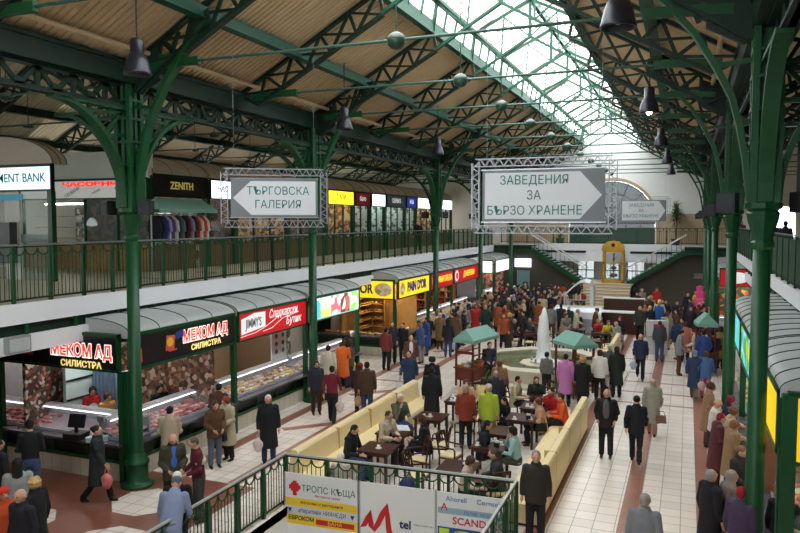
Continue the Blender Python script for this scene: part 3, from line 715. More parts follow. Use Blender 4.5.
LW = -11.75
def side_shelf(t, T, L, kind, cat, label, group):
    b = MB()
    for z in (.9, 1.3, 1.7, 2.1): b.box(-2.5, -1.35, L - .5, L - .08, z, z + .03)
    for x in (-2.5, -1.95, -1.4): b.box(x, x + .05, L - .5, L - .08, 0, 2.5)
    b.done('side_shelf', WOOD_L, t)
    lay(kind, cat, label, group, T, [(-2.4 + k * .165, L - .32 + random.uniform(-.05, .05), z + .03) for z in (.9, 1.3, 1.7, 2.1) for k in range(7)])
MEAT_P = blotch('meat_photo', [(70, 34, 32), (190, 180, 172), (54, 50, 40), (130, 56, 48), (44, 28, 30), (160, 120, 110), (80, 80, 56), (60, 40, 40)], 13)
HAM_P = blotch('ham_photo', [(90, 60, 44), (120, 96, 76), (60, 44, 36), (170, 150, 134), (100, 60, 50), (50, 40, 34), (134, 104, 80)], 9)
def meat_emblem(t, o, y, z, s=1):
    b = MB(); b.ell((.078, y - .0 * s, z), (.006, .1 * s, .12 * s), 10, 6); b.done('red_flame', mat('meat_red', (224, 90, 70), noise=0), o)
def mekom(t, o, L, hide=0):
    yb = L * .68 if not hide else 4.45; z = 3.08 if not hide else 3.0
    text('МЕКОМ АД', .40, mat('letter_cream', (250, 226, 214), emit=.15, noise=0), o, (.078, yb, z), FX, bold=.03, depth=.002, sx=.84)
    text('МЕКОМ АД', .40, mat('letter_red', (226, 44, 36), emit=.15, noise=0), o, (.084, yb, z), FX, bold=.006, depth=.004, sx=.84)
    text('СИЛИСТРА', .2, mat('letter_straw', (240, 214, 130), emit=.1, noise=0), o, (.08, yb, z - .31), FX, bold=.006, depth=.004, sx=1.1)
    b = MB(); b.box(.075, .085, yb - L * .36, yb - L * .36 + .3, 2.82, 2.86); b.prism([(yb - L * .385, 2.85), (yb - L * .31, 2.85), (yb - L * .3, 3.2), (yb - L * .375, 3.22)], 'x', .074, .082); b.done('red_figure', mat('meat_red', (224, 90, 70)), o)
    b = MB(); b.ell((.08, yb - L * .345, 3.05), (.012, .13, .12), 12, 6); b.done('yellow_face', YEL, o)
    b = MB(); b.prism([(yb - L * .3, 3.08), (yb - L * .225, 3.12), (yb - L * .22, 3.3), (yb - L * .29, 3.26)], 'x', .074, .084); b.done('blue_flag', mat('sign_royal', (40, 70, 150)), o)
    b = MB()
    for a, r in ((.0, .17), (.09, .13), (-.08, .1)): b.prism([(L * .06 + a - .06, 2.68), (L * .06 + a + .08, 2.75), (L * .06 + a + .05, 2.8 + r * 2), (L * .06 + a - .05, 2.85 + r)], 'x', .074, .083)
    b.done('red_meat_mark', mat('meat_red', (224, 90, 70)), o)
BOARD_BLK = mat('board_black', (28, 24, 28), .35, noise=0)
# stall A end face (towards the viewer)
t = thing('market_stall', 'butcher stall end facing the viewer, dark МЕКОМ АД board, far left', 'stall', (-17.4, 12.45, 0), -PI / 2)
L = 5.6; o = sign_board(t, L, BOARD_BLK)
mekom(t, o, 5.0, 1); counter(t, L, None); posts(t, [.0, 1.75, L - .03]); backwall(t, L, HAM_P, 3.3, (True, False))
MB().box(-3.25, -3.2, 1.2, 3.0, .9, 2.9).done('photo_poster', HAM_P, t)
b = MB(); b.box(-1.9, -1.85, 2.9, 3.7, 0, 2.5); [b.tube([(-1.82, 2.94 + k * .12, 0), (-1.82, 2.94 + k * .12, 2.5)], .05, 6) for k in range(7)]
b.done('blue_curtain', mat('blue_curtain', (110, 130, 160), .8), t)
lay('meat_cut', 'meat', 'pink cut of meat in the glass case of the butcher stall end, far left', 'meat in the near butcher case', ((-17.4, 12.45, 0), -PI / 2), [p for p in tray_pts(L, 4, .2) if p[1] < 2.9 or p[1] > 4.6])
# stall B long side
def stall(name, label, y0, L, side=-1, end=False):
    if side < 0: loc, rz = (LW, y0, 0), 0
    else: loc, rz = (2 * XC - LW, y0 + L, 0), PI
    if end: loc, rz = end
    return thing(name, label, 'stall', loc, rz), (loc, rz)
t, T = stall('market_stall', 'butcher stall side with black МЕКОМ АД board behind the first left column', 12.55, 4.1)
L = 4.1; o = sign_board(t, L, BOARD_BLK); mekom(t, o, L); counter(t, L, None); posts(t, [-.02, L + .0]); backwall(t, L, MEAT_P, 3.2, (False, True)); awning(t, L)
MB().box(-2.95, -2.85, .9, 2.0, 0, 2.5).done('cold_cabinet', mat('pale_cabinet', (190, 210, 214), .3), t)
b = MB(); b.box(-2.84, -2.8, .9, 2.0, 1.9, 1.94).box(-2.84, -2.8, .9, 2.0, 1.4, 1.44); b.done('cabinet_rail', BLACK, t)
lay('meat_cut', 'meat', 'pink or red cut of meat in the long butcher case behind the first left column', 'meat in the long butcher case', T, tray_pts(L, 4, .17))
t, T = stall('market_stall', "patisserie stall with red JIMMY'S board between the first two left columns", 16.75, 3.95)
L = 3.95; RB = mat('board_red', (196, 26, 34), .4, emit=.06, noise=0); o = sign_board(t, L, RB)
b = MB(); b.prism([(.18, 2.76), (1.42, 2.86), (1.42, 3.3), (.85, 3.32), (.18, 3.2)], 'x', .072, .078); b.done('white_patch', mat('letter_white', (245, 245, 245), emit=.05, noise=0), o)
text("JIMMY'S", .36, GREYP, o, (.081, .8, 3.03), FX, depth=.003, sx=.68, bold=.006)
LWH = mat('letter_white', (245, 245, 245)); text('Сладкарски', .36, LWH, o, (.08, 2.45, 3.17), FX, shear=.3, depth=.003, bold=.004, sx=.8); text('Бутик', .34, LWH, o, (.08, 3.05, 2.86), FX, shear=.3, depth=.003, bold=.004)
b = MB(); b.path([(.076, .15, 2.7), (.076, .9, 2.74), (.076, 1.5, 2.86), (.076, 2.2, 3.08)], .02, .006, up=(1, 0, 0)); b.path([(.076, 1.3, 2.72), (.076, 1.8, 2.76), (.076, 2.4, 2.98), (.076, 3.4, 3.08)], .02, .006, up=(1, 0, 0)); b.done('white_swoosh', LWH, o)
counter(t, L, None, glow=(235, 250, 250)); posts(t, [L + .0]); backwall(t, L, mat('cream_wall_tiles', (150, 130, 104), .5), 3.0, (False, True), tiles('wall_tiles', (170, 150, 122), (120, 100, 80), .3)); awning(t, L)
MB().box(-2.9, -2.86, 2.0, 2.06, 0, 2.4).done('shelf_upright', BLACK, t)
b = MB(); b.box(-2.95, -2.4, 1.2, 2.3, .0, 1.1).box(-2.9, -2.5, 1.5, 2.1, 1.1, 1.45); b.done('pastry_boxes', mat('carton_orange', (190, 110, 60), .6), t)
MB().box(-.5, -.46, 2.6, 3.5, 1.5, 2.5).done('picture_menu', mat('menu_grey', (206, 206, 210), .5), t)
b = MB(); [b.ell((-.44, 2.85 + .4 * (k % 2), 2.3 - .25 * (k // 2)), (.01, .09, .08), 10, 6) for k in range(6)]; b.done('menu_pictures', mat('menu_brown', (110, 80, 90)), t)
lay('pastry', 'pastry', "small cake or sandwich in the glass case of the JIMMY'S stall", 'cakes in the patisserie case', T, tray_pts(L, 4, .17))
t, T = stall('market_stall', 'snack stall with a glowing strip of food photographs past the second left column', 20.8, 4.0)
L = 4.0; o = sign_board(t, L, mat('lit_cyan', (150, 200, 200), emit=.12, noise=0), z1=3.42)
for k, c in enumerate([(90, 190, 210), (240, 220, 120), (222, 110, 120), (120, 50, 40), (150, 220, 120)]):
    f = MB().box(.07, .076, .12 + k * .76, .84 + k * .76, 2.66, 3.34).done('food_photo', blotch('food_%d' % k, [c, tuple(min(255, v + 60) for v in c), (240, 240, 230), c], 4, emit=.12), o)
counter(t, L, None); posts(t, [L - .06]); backwall(t, L, blotch('shelf_mix', [(50, 60, 60), (150, 160, 150), (60, 90, 70), (120, 90, 60), (200, 200, 190)], 7), 3.0, (False, False)); awning(t, L)
lay('pastry', 'pastry', 'snack in the case of the stall under the food photographs', 'snacks in the photograph stall', T, tray_pts(L, 3, .2))
# block 2
YB = mat('board_yellow', (246, 206, 30), .4, emit=.12, noise=0); BLU = mat('letter_blue', (50, 50, 150), noise=0)
t = thing('market_stall', "bakery stall end facing the viewer under a yellow board, beyond the food photographs", 'stall', (-15.6, 28.6, 0), -PI / 2)
L = 3.85; o = sign_board(t, L, YB); text("PAIN D'OR", .58, BLU, o, (.08, 1.75, 3.0), FX, depth=.01, bold=.02, sx=.75)
MB().ell((.078, 3.3, 3.0), (.008, .42, .3), 16, 6).done('bread_picture', blotch('bread_pic', [(244, 214, 150), (230, 180, 110), (250, 240, 220)], 6), o)
counter(t, L, None, case=False); posts(t, [L - .02]); backwall(t, L, WOOD_L, 2.6, (True, False))
b = MB()
for z in (1.0, 1.35, 1.7, 2.05, 2.4): b.box(-2.55, -2.1, .1, 2.4, z, z + .03)
for y in (.1, 1.2, 2.4): b.box(-2.6, -2.1, y, y + .05, 0, 2.6)
b.done('bread_shelf', WOOD_L, t)
pts = [(-2.3 + random.uniform(-.05, .05), .25 + k * .21, z + .03) for z in (1.0, 1.35, 1.7, 2.05) for k in range(10)] + [(-.4 + random.uniform(-.2, .2), .2 + k * .17, .93 + random.uniform(0, .0)) for k in range(20)]
lay('bread_loaf', 'bread', 'brown loaf on the shelves or counter of the bakery end facing the viewer', 'loaves at the bakery end', ((-15.6, 28.6, 0), -PI / 2), pts)
t, T = stall('market_stall', "bakery stall with yellow PAIN D'OR board left of the third left column", 28.75, 4.1)
L = 4.1; o = sign_board(t, L, YB); text("PAIN D'OR", .6, BLU, o, (.08, 2.35, 3.0), FX, depth=.01, bold=.02, sx=.85)
MB().ell((.078, .5, 3.0), (.008, .3, .3), 16, 6).done('bread_picture', blotch('bread_pic', []if 0 else [(244, 214, 150)]), o)
counter(t, L, None, case=False); posts(t, [L]); backwall(t, L, WOOD_L, 2.6, (False, True), WOOD_L); awning(t, L)
b = MB()
for z in (1.0, 1.35, 1.7, 2.05, 2.4): b.box(-2.55, -2.1, .6, 4.0, z, z + .03)
for y in (.6, 2.2, 4.0): b.box(-2.6, -2.1, y, y + .05, 0, 2.6)
b.done('bread_shelf', WOOD_L, t)
side_shelf(t, T, L, 'bread_loaf', 'bread', "loaf on the pine side shelves under the long PAIN D'OR board", 'loaves on the side shelves')
lay('bread_loaf', 'bread', "brown loaf on the shelves under the long PAIN D'OR board", 'loaves on the bakery shelves', T, [(-2.3, .75 + k * .21, z + .03) for z in (1.0, 1.35, 1.7, 2.05) for k in range(15)] + [(-.4 + random.uniform(-.2, .2), .2 + k * .18, .93) for k in range(20)])
YLT = mat('letter_yellow', (250, 210, 60), emit=.1, noise=0)
for k, (y0, L, s, lab) in enumerate(((32.95, 3.7, 'ДИМИТРЕЛА', 'first'), (36.75, 5.0, 'ДЖЕРЕМИ', 'second'))):
    t, T = stall('market_stall', 'stall under the %s red board with yellow lettering, left side beyond the bakery' % lab, y0, L)
    o = sign_board(t, L, RB); text(s, .42, YLT, o, (.08, L * .58, 3.0), FX, depth=.003, bold=.012)
    MB().ell((.08, .55, 3.0), (.01, .34 if k else .22, .3), 16, 8).done('round_logo', LWH, o)
    if k: MB().ell((.09, .55, 3.0), (.01, .2, .18), 14, 8).done('logo_centre', RB, o)
    counter(t, L, None); posts(t, [L]); awning(t, L)
    DSH = blotch('dark_shelves', [(60, 50, 44), (120, 100, 80), (40, 50, 44), (150, 130, 100), (170, 60, 50)], 8); backwall(t, L, DSH, 3.0, (False, True), DSH)
    side_shelf(t, T, L, 'grocery_pack', 'packet', 'packet on the side shelves under the %s red board' % lab, 'packets, %s red board' % lab)
    lay('cheese_piece', 'cheese', 'pale piece of cheese in the case under the %s red board' % lab, 'cheese under the %s red board' % lab, T, tray_pts(L, 3, .28))
t = thing('market_stall', 'stall end with a plain white lit board, beyond the red boards on the left', 'stall', (-14.9, 45.6, 0), -PI / 2)
LIT = mat('lit_cream_board', (240, 238, 220), emit=.2, noise=0)
L = 3.15; o = sign_board(t, L, LIT); posts(t, [L]); counter(t, L, None); backwall(t, L, blotch('dark_shelves', []if 0 else [(60, 50, 44)]), 2.6, (True, False))
t, T = stall('market_stall', 'stall with a lit cream board and green figures, last on the left', 45.75, 4.2)
L = 4.2; o = sign_board(t, L, LIT)
b = MB(); [b.box(.07, .076, .8 + k * .5, 1.05 + k * .5, 2.75, 3.2 - .1 * (k % 2)) for k in range(6)]; b.done('pale_green_figures', mat('pale_green_print', (190, 220, 170), emit=.1, noise=0), o)
counter(t, L, None); posts(t, [0, L]); awning(t, L); backwall(t, L, blotch('dark_shelves', [(60, 50, 44)]), 3.0)
# right side stalls
t = thing('market_stall', 'stall end with a glowing yellow panel beside the first right column', 'stall', (2 * XC + 11.75, 12.0, 0), -PI / 2)
L = 4.2; GY = mat('lit_amber', (236, 190, 20), emit=.1, noise=0)
o = sign_board(t, L, GY, z0=2.35); counter(t, L, None, case=False); posts(t, [.06, 1.3], h=3.4, w=.2); backwall(t, L, mat('brown_stall_wall', (110, 74, 50)), 2.6, (False, True))
b = MB(); b.box(-1.5, -1.4, .3, 2.4, 1.8, 1.84).box(-1.5, -1.4, .3, 2.4, 2.1, 2.14); b.done('wire_shelf', STEEL, t)
lay('vegetable_pile', 'vegetables', 'heap of pale produce on the near counter at the right edge', 'produce heaps at the near right counter', ((2 * XC + 11.75, 12.0, 0), -PI / 2), [(-.2 - .22 * r, .3 + k * .26, .95 + .0 * r) for r in range(3) for k in range(9)])
for k, (y0, L, lab, face) in enumerate(((12.05, 3.9, 'stall with a glowing yellow side board behind the first right column', GY), (16.1, 4.2, 'stall with a colourful produce board between the first two right columns', blotch('produce_board', [(90, 190, 220), (60, 150, 60), (200, 210, 80), (150, 200, 230), (90, 170, 90)], 3, emit=.1)), (20.45, 4.2, 'stall with green and blue board past the second right column', blotch('produce_board_2', [(90, 200, 200), (90, 190, 220), (120, 180, 60)], 3, emit=.1)))):
    t, T = stall('market_stall', lab, y0, L, 1)
    o = sign_board(t, L, face, z0=2.45); counter(t, L, None); posts(t, [0, L] if k == 0 else [0], w=.14); awning(t, L, sp=.8); backwall(t, L, mat('brown_stall_wall', (110, 74, 50)), 3.0, (True, False))
    lay('vegetable_pile', 'vegetables', 'produce heap in the ' + lab, 'produce heaps, right stall %s' % ('one', 'two', 'three')[k], T, tray_pts(L, 3, .3))
t, T = stall('market_stall', 'far right stall beyond the red board, with a plain green board', 37.1, 6.0, 1)
L = 6.0; o = sign_board(t, L, GREEN); counter(t, L, None); posts(t, [0, 3, L]); awning(t, L); backwall(t, L, blotch('dark_shelves', [(60, 50, 44)]), 3.0)
t = thing('market_stall', 'stall end with a red board and white oval logo, seen between the right columns', 'stall', (2 * XC + 11.75, 37.0, 0), -PI / 2)
L = 4.0; o = sign_board(t, L, mat('board_red_lit', (206, 28, 34), emit=.04, noise=0), z0=2.9, z1=3.75); MB().ell((.08, .8, 3.33), (.01, .5, .27), 16, 8).done('oval_logo', LWH, o); text('Cola', .5, LWH, o, (.08, 2.1, 3.33), FX, depth=.003, shear=.3)
counter(t, L, None); posts(t, [0]); backwall(t, L, blotch('warm_goods', [(190, 80, 40), (90, 60, 40), (60, 90, 50), (200, 150, 70)], 6), 2.6)
t, T = stall('market_stall', 'plain shuttered stall, last on the right before the far stairs', 43.4, 6.0, 1)
L = 6.0; o = sign_board(t, L, GREEN); counter(t, L, None); posts(t, [0, 3, L]); awning(t, L); backwall(t, L, blotch('dark_shelves', [(60, 50, 44)]), 3.0)
t = thing('lit_shop_door', 'pale glass shop door under a small lit sign, left of the far stairs', 'door', (-10.75, 50.1, 0)); MB().box(-.45, .45, -.05, 0, 0, 2.5).done('glass_door', mat('pale_blue_door', (120, 150, 156), .3), t); MB().box(-.6, .55, -.12, 0, 2.75, 3.35).done('lit_sign', mat('lit_violet_white', (206, 206, 240), emit=.3, noise=0), t)
# dark filling under the galleries behind the stalls
struct('wall_behind_stalls', MB().box(5.4, 5.5, 16, 50, 0, 3.87), mat('brown_stall_wall', (110, 74, 50)))
struct('wall_behind_stalls', MB().box(-16.0, -15.9, 16.4, 28, 0, 3.87), mat('pale_partition', (190, 190, 196)))
struct('wall_behind_stalls', MB().box(-15.9, -15.8, 31.5, 52, 0, 3.87), mat('pale_partition', (190, 190, 196)))
# a metal cabinet and weighing things on the counters
t = thing('cash_register', 'black cash register with a raised screen on the butcher counter', 'cash register', (-13.15, 12.38, .93), R(-80))
MB().box(-.2, .2, -.22, .22, 0, .14).done('drawer', BLACK, t); b = MB(); b.box(-.03, .03, -.03, .03, .14, .3); b.bar((.02, 0, .25), (-.08, 0, .55), .42, .04, up=(1, 0, 0)); b.done('screen', BLACK, t)
t = thing('weighing_scale', 'white weighing scale with a pole display on the butcher counter', 'scale', (-12.5, 12.35, .93), 0)
MB().box(-.18, .18, -.15, .15, 0, .09).box(-.2, .2, -.16, .16, .1, .12).done('scale_body', mat('pale_cabinet', (190, 210, 214)), t); MB().box(-.02, .02, .12, .16, .09, .5).box(-.1, .1, .11, .17, .42, .56).done('display_pole', STEEL, t)

# ------------------------------------------------------------------ upper gallery shops
UW = -17.0; ZG = 4.26
def upper(y0, L, label, face, txt, tm, win, size=.36, z0=2.57, frame=GREEN_D, extra=None):
    t = thing('gallery_shop', label, 'shop', (UW, y0, ZG)); o = sign_board(t, L, face, z0=z0, z1=3.34, frame=frame)
    if txt: text(txt, size, tm, o, (.08, L / 2, 2.98), FX, depth=.003, bold=size * .02)
    awning(t, L, depth=1.9, z0=3.36, rise=.75, m=POLY_U, rib=mat('rib_brown', (120, 108, 100)), ends=True, sp=1.0)
    posts(t, [0, L], h=3.3, w=.12)
    b = MB(); b.box(-.12, -.06, .08, L - .08, 0, .9); b.done('shop_front_panel', mat('front_wood', (120, 84, 56), .5), t)
    b = MB(); b.box(-.1, -.09, .08, L - .08, .9, 2.55); b.done('shop_window', GLASS, t)
    b = MB(); k = max(1, round(L / 1.2))
    for i in range(k + 1): b.box(-.13, -.05, .06 + (L - .16) * i / k, .1 + (L - .16) * i / k, 0, 2.6)
    b.done('window_frame', GREEN_D, t)
    MB().box(-3.05, -3.0, 0, L, 0, 3.3).box(-3, -.1, 0, .04, 0, 3.3).done('inner_walls', win, t)
    MB().box(-3, -.1, 0, L, 3.2, 3.24).done('shop_ceiling', mat('stall_ceiling_white', (200, 200, 196)), t)
    MB().box(-1.2, -1.1, .3, L - .3, 3.1, 3.16).done('ceiling_tube', TUBE, t)
    b = MB()
    for z in (.9, 1.4, 1.9): b.box(-1.2, -.8, .3, L * .8, z, z + .03)
    b.box(-1.2, -1.15, .3, .35, 0, 2.1).box(-1.2, -1.15, L * .8 - .05, L * .8, 0, 2.1); b.done('display_shelf', STEEL, t)
    return t
def goodsmat(n, cols, sc=6): return blotch(n, cols, sc)
G1 = goodsmat('watch_goods', [(96, 76, 60), (150, 160, 160), (60, 50, 50), (200, 206, 206), (130, 90, 60)]); G2 = goodsmat('dark_goods', [(50, 40, 40), (90, 50, 40), (40, 40, 50), (130, 90, 60)])
G3 = goodsmat('bright_goods', [(190, 220, 214), (220, 236, 230), (90, 110, 110), (200, 214, 210)]); G4 = goodsmat('warm_goods_2', [(150, 90, 50), (200, 150, 90), (90, 60, 50), (220, 200, 160)])
LITW = mat('lit_white_board', (226, 240, 246), emit=.3, noise=0); GOLD = mat('letter_gold', (190, 176, 90), emit=.05, noise=0)
upper(19.5, 3.0, 'gallery shop with the black ZENITH board behind the clothes rack', mat('board_dark', (34, 30, 32), noise=0), 'ZENITH', GOLD, G2)
upper(22.6, 1.7, 'gallery shop with a small lit white board reading ЧАС, beside ZENITH', LITW, 'ЧАС', BLK, G2, .34)
upper(24.4, 4.0, 'gallery shop half hidden behind the hanging gallery sign', mat('board_grey2', (120, 130, 130)), None, None, G2)
upper(28.5, 3.6, 'gallery shop behind the right edge of the gallery sign, dim board', mat('board_grey2', (120, 130, 130)), None, None, G4)
upper(32.2, 3.1, 'gallery shop with a bright yellow lit board and red marks', mat('lit_yellow', (246, 222, 40), emit=.25, noise=0), 'Т АПИ', mat('letter_red2', (210, 60, 30), noise=0), G2)
upper(35.4, 2.1, 'gallery shop with a maroon board and white lettering', mat('board_maroon', (120, 24, 36), emit=.04, noise=0), 'бало', LWH, G4)
upper(37.6, 2.1, 'gallery shop with a blank white lit board right of the maroon one', LITW, 'ПРИНТ', mat('letter_pale', (150, 190, 200), noise=0), G3, .3)
upper(39.8, 3.2, 'gallery shop with grey and white board before the third left column', mat('board_slate', (70, 86, 90), emit=.03, noise=0), 'СЕРВИЗ', LWH, G3)
upper(43.1, 1.9, 'gallery shop with a royal blue board behind the third left column', mat('board_royal', (40, 50, 140), emit=.1, noise=0), 'РЕЯ', LWH, G3)
upper(45.1, 3.4, 'gallery shop with a white lit board just past the third left column', LITW, 'АПТЕКА', mat('letter_pale', (150, 190, 200)), G3, .34)
upper(48.6, 4.2, 'last gallery shop on the left with a pale lit board', LITW, 'СЪНИКА', mat('letter_pale', (150, 190, 200)), G4, .34)
# watch shop end face and its white upper wall
t = thing('gallery_shop', 'watch shop facing the viewer with red ЧАСОВНИК lettering above glass', 'shop', (-23.0, 19.4, ZG), -PI / 2)
L = 6.0; o = sign_board(t, L, mat('board_pale_lit', (196, 196, 194), emit=.05, noise=0), z0=2.5, z1=3.2, frame=GREEN_LIT)
text('ЧАСОВНИК', .2, mat('letter_red', (226, 44, 36)), o, (.08, 3.6, 3.03), FX, bold=.012, depth=.003, sx=2.6)
text('DELBANA', .2, GREYP, o, (.08, 2.6, 2.76), (PI / 2, R(-25), PI / 2), depth=.003, sx=.9); text('orient', .17, GREYP, o, (.08, 3.7, 2.78), (PI / 2, R(-22), PI / 2), depth=.003); text('SEIKO', .22, BLU, o, (.08, 4.9, 2.78), (PI / 2, R(-20), PI / 2), depth=.003, bold=.006)
MB().box(-.2, .05, 0, L, 3.2, 4.15).done('white_upper_wall', WHITE, t)
MB().box(-.1, -.05, .1, L - .1, 0, .9).done('pine_panel', mat('front_pine', (176, 134, 84)), t)
MB().box(-.09, -.08, .1, L - .1, .9, 2.5).done('shop_window', GLASS, t)
b = MB(); [b.box(-.12, -.03, y, y + .07, 0, 2.5) for y in (0, 1.5, 3.0, 4.5, L - .07)]; b.done('window_frame', GREEN, t)
MB().box(-2.6, -2.5, 0, L, 0, 2.5).done('goods_wall', G1, t); MB().box(-.8, -.7, .4, L - .4, 2.35, 2.4).done('ceiling_tube', TUBE, t)
b = MB(); [b.box(-.9, -.3, .3, L - .3, z, z + .02) for z in (1.1, 1.5, 1.9)]; b.done('glass_shelves', STEEL, t)
b = MB(); b.lathe([(.02, .9), (.42, .75), (.5, .5), (.3, .38), (.06, .36)], 14, (-.5, 3.3, 1.1)); b.done('round_lamp', mat('lamp_glass_white', (214, 220, 222), .3, emit=.03), t, True)
# bank kiosk
t = thing('bank_kiosk', 'bank kiosk with a lit PAYMENT BANK board on the left gallery', 'kiosk', (-21.15, 15.3, ZG), -PI / 2)
L = 4.3; o = sign_board(t, L, mat('lit_bank_board', (200, 232, 228), emit=.18, noise=0), z0=2.6, z1=3.35, frame=BLACK, y0=.02)
text('PAYMENT BANK', .36, mat('letter_bank_blue', (40, 120, 170), noise=0), o, (.08, 2.82, 2.98), FX, depth=.003, sx=.95, bold=.004)
arc = [(L + .02 - 2.3 * (1 - math.cos(PI / 2 * k / 10)), 3.36 + .85 * math.sin(PI / 2 * k / 10)) for k in range(11)]
MB().prism([(0, 3.36)] + [(L + .02, 3.36)] + arc[1:] + [(0, 4.21)], 'x', -.5, .03).done('barrel_roof', POLY_U, t)
for u in (.02, -.25, -.48): MB().path([(u, y, z + .01) for y, z in arc], .03, .03, up=(1, 0, 0)).done('roof_rib', mat('rib_brown', (120, 108, 100)), t)
posts(t, [L - .08], h=2.6, w=.16)
MB().box(0, .05, .3, L - 1.2, 2.35, 2.53).done('web_address_strip', mat('strip_teal', (60, 120, 140), emit=.08, noise=0), t)
MB().box(-.08, -.02, 2.3, 2.9, 0, 2.5).done('white_pier', WHITE, t)
b = MB(); b.box(0, .25, 2.35, 2.8, .5, 1.7); b.done('cash_machine', mat('machine_grey', (90, 94, 100), .4), t)
MB().box(-.06, -.05, .1, 4.2, 1.1, 1.35).done('frosted_band', mat('frosted_band', (150, 160, 160), .7), t); MB().box(-.05, -.04, .1, 4.2, 0, 2.5).done('window', GLASS, t)
t = thing('floodlight', 'grey boxy floodlight fixed on the white beam at the left edge', 'light fitting', (-12.86, 10.6, 3.28)); MB().box(0, .12, -.28, .28, 0, .34).done('housing', mat('housing_grey', (150, 150, 152), .4), t); MB().box(.12, .13, -.24, .24, .04, .3).done('lens', mat('lens_pale', (186, 188, 190), .3), t)
# clothes rack with a small teal canopy
t = thing('clothes_rack', 'clothes rack with a teal canopy behind the left gallery railing', 'clothes rack', (-14.9, 18.35, ZG), R(90))
b = MB()
for x in (-1.3, 1.3):
    b.tube([(x, 0, 0), (x, 0, 2.2)], .025, 6); b.tube([(x, -.4, .03), (x, .4, .03)], .025, 6)
b.tube([(-1.35, 0, 1.93), (1.35, 0, 1.93)], .02, 6); b.done('frame', STEEL, t)
b = MB(); b.add([(-1.4, -.4, 2.1), (1.4, -.4, 2.1), (1.1, 0, 2.45), (-1.1, 0, 2.45), (1.4, .4, 2.1), (-1.4, .4, 2.1)], [(0, 1, 2, 3), (3, 2, 4, 5), (0, 3, 5), (1, 4, 2)]); b.box(-1.4, 1.4, -.41, -.4, 2.0, 2.11).box(-1.4, 1.4, .4, .41, 2.0, 2.11); b.done('canopy', CANVAS, t)
cl = [('black', (26, 26, 34)), ('dark navy', (34, 34, 60)), ('blue', (60, 60, 150)), ('pale grey', (170, 166, 176)), ('purple', (84, 70, 120)), ('white', (214, 210, 214)), ('charcoal', (50, 50, 54)), ('teal grey', (90, 110, 110)), ('jet black', (18, 18, 20)), ('wine red', (120, 26, 44)), ('lilac grey', (150, 140, 160)), ('dark green', (30, 50, 40)), ('bright red', (196, 44, 50)), ('cream', (226, 214, 196)), ('coral', (222, 90, 80)), ('ivory', (232, 226, 214))]
for k, (n, c) in enumerate(cl):
    b = MB(); b.prism([(-.22, .62), (-.06, .78), (.06, .78), (.22, .62), (.26, .3), (.2, .28), (.2, .0), (-.2, .0), (-.2, .28), (-.26, .3)], 'y', -.035, .035)
    g = b.done('hanging_garment', mat('garment_' + n.replace(' ', '_'), c, .9), None, loc=(-14.9, 17.2 + k * .155, ZG + 1.12), rz=R(4 * (k % 3)))
    g['label'] = n + ' garment hanging on the rack under the teal canopy'; g['category'] = 'garment'; g['group'] = 'garments on the rack'

# ------------------------------------------------------------------ café benches, tables and chairs
def bench(x, y0, y1, side, label):
    t = thing('upholstered_bench', label, 'bench', (x, y0, 0)); L = y1 - y0; f = side
    b = MB(); b.prism([(0, 0.06), (f * .26, .06), (f * .26, .4), (f * .2, .9), (f * .16, .95), (f * .03, .95), (0, .9)], 'y', 0, L); b.done('backrest', CREAM, t)
    b = MB(); b.prism([(f * .26, .06), (f * .82, .06), (f * .82, .38), (f * .79, .44), (f * .26, .44)], 'y', 0, L); b.done('seat', CREAM, t)
    y = 1.9
    while y < L: MB().box(*sorted((-.004 * f, f * .27)), y, y + .012, .1, .955).done('seam', mat('seam_tan', (190, 160, 110)), t); y += 1.9
    MB().box(*sorted((f * .05, f * .7)), .05, L - .05, 0, .06).done('plinth', BLACK, t)
bench(-8.05, 13.45, 21.0, 1, 'long cream upholstered bench on the left side of the café')
bench(-2.55, 13.6, 20.8, -1, 'long cream upholstered bench on the right side of the café')
bench(-2.7, 30.2, 33.4, -1, 'cream bench end beyond the fountain, right of the seated group')
def mk_table(w, d, name='cafe_table'):
    t = thing(name, '', 'table')
    MB().box(-w / 2, w / 2, -d / 2, d / 2, .71, .75).done('tabletop', WOOD_D, t)
    MB().box(-w / 2 + .05, w / 2 - .05, -d / 2 + .05, d / 2 - .05, .64, .71).done('apron', WOOD_D, t)
    lm = None
    for sx in (-1, 1):
        for sy in (-1, 1):
            if lm is None: lm = MB().box(-.03, .03, -.03, .03, 0, .7).done('leg', WOOD_D, t); o = lm
            else: o = lm.copy(); COL.objects.link(o)
            o.location = (sx * (w / 2 - .06), sy * (d / 2 - .06), 0)
    return t
def mk_chair():
    t = thing('cafe_chair', '', 'chair')
    b = MB(); b.box(-.21, .21, -.2, .2, .43, .475); b.done('seat', CREAM, t)
    MB().box(-.22, .22, -.21, .21, .39, .43).done('seat_frame', WOOD_D, t)
    for sx in (-1, 1):
        MB().path([(sx * .2, .21, 0), (sx * .2, .2, .45), (sx * .2, .24, .7), (sx * .19, .3, .96)], .035, .035, up=(1, 0, 0)).done('rear_leg', WOOD_D, t)
        MB().path([(sx * .2, -.2, 0), (sx * .2, -.2, .62), (sx * .21, -.16, .66), (sx * .21, .2, .68)], .032, .032, up=(1, 0, 0)).done('front_leg_and_arm', WOOD_D, t)
    b = MB(); b.path([(-.19, .3, .93), (0, .33, .95), (.19, .3, .93)], .03, .07); b.path([(-.19, .25, .75), (0, .28, .75), (.19, .25, .75)], .025, .04)
    for x in (-.08, 0, .08): b.bar((x, .26, .74), (x, .32, .93), .02, .02)
    b.done('backrest', WOOD_D, t); return t
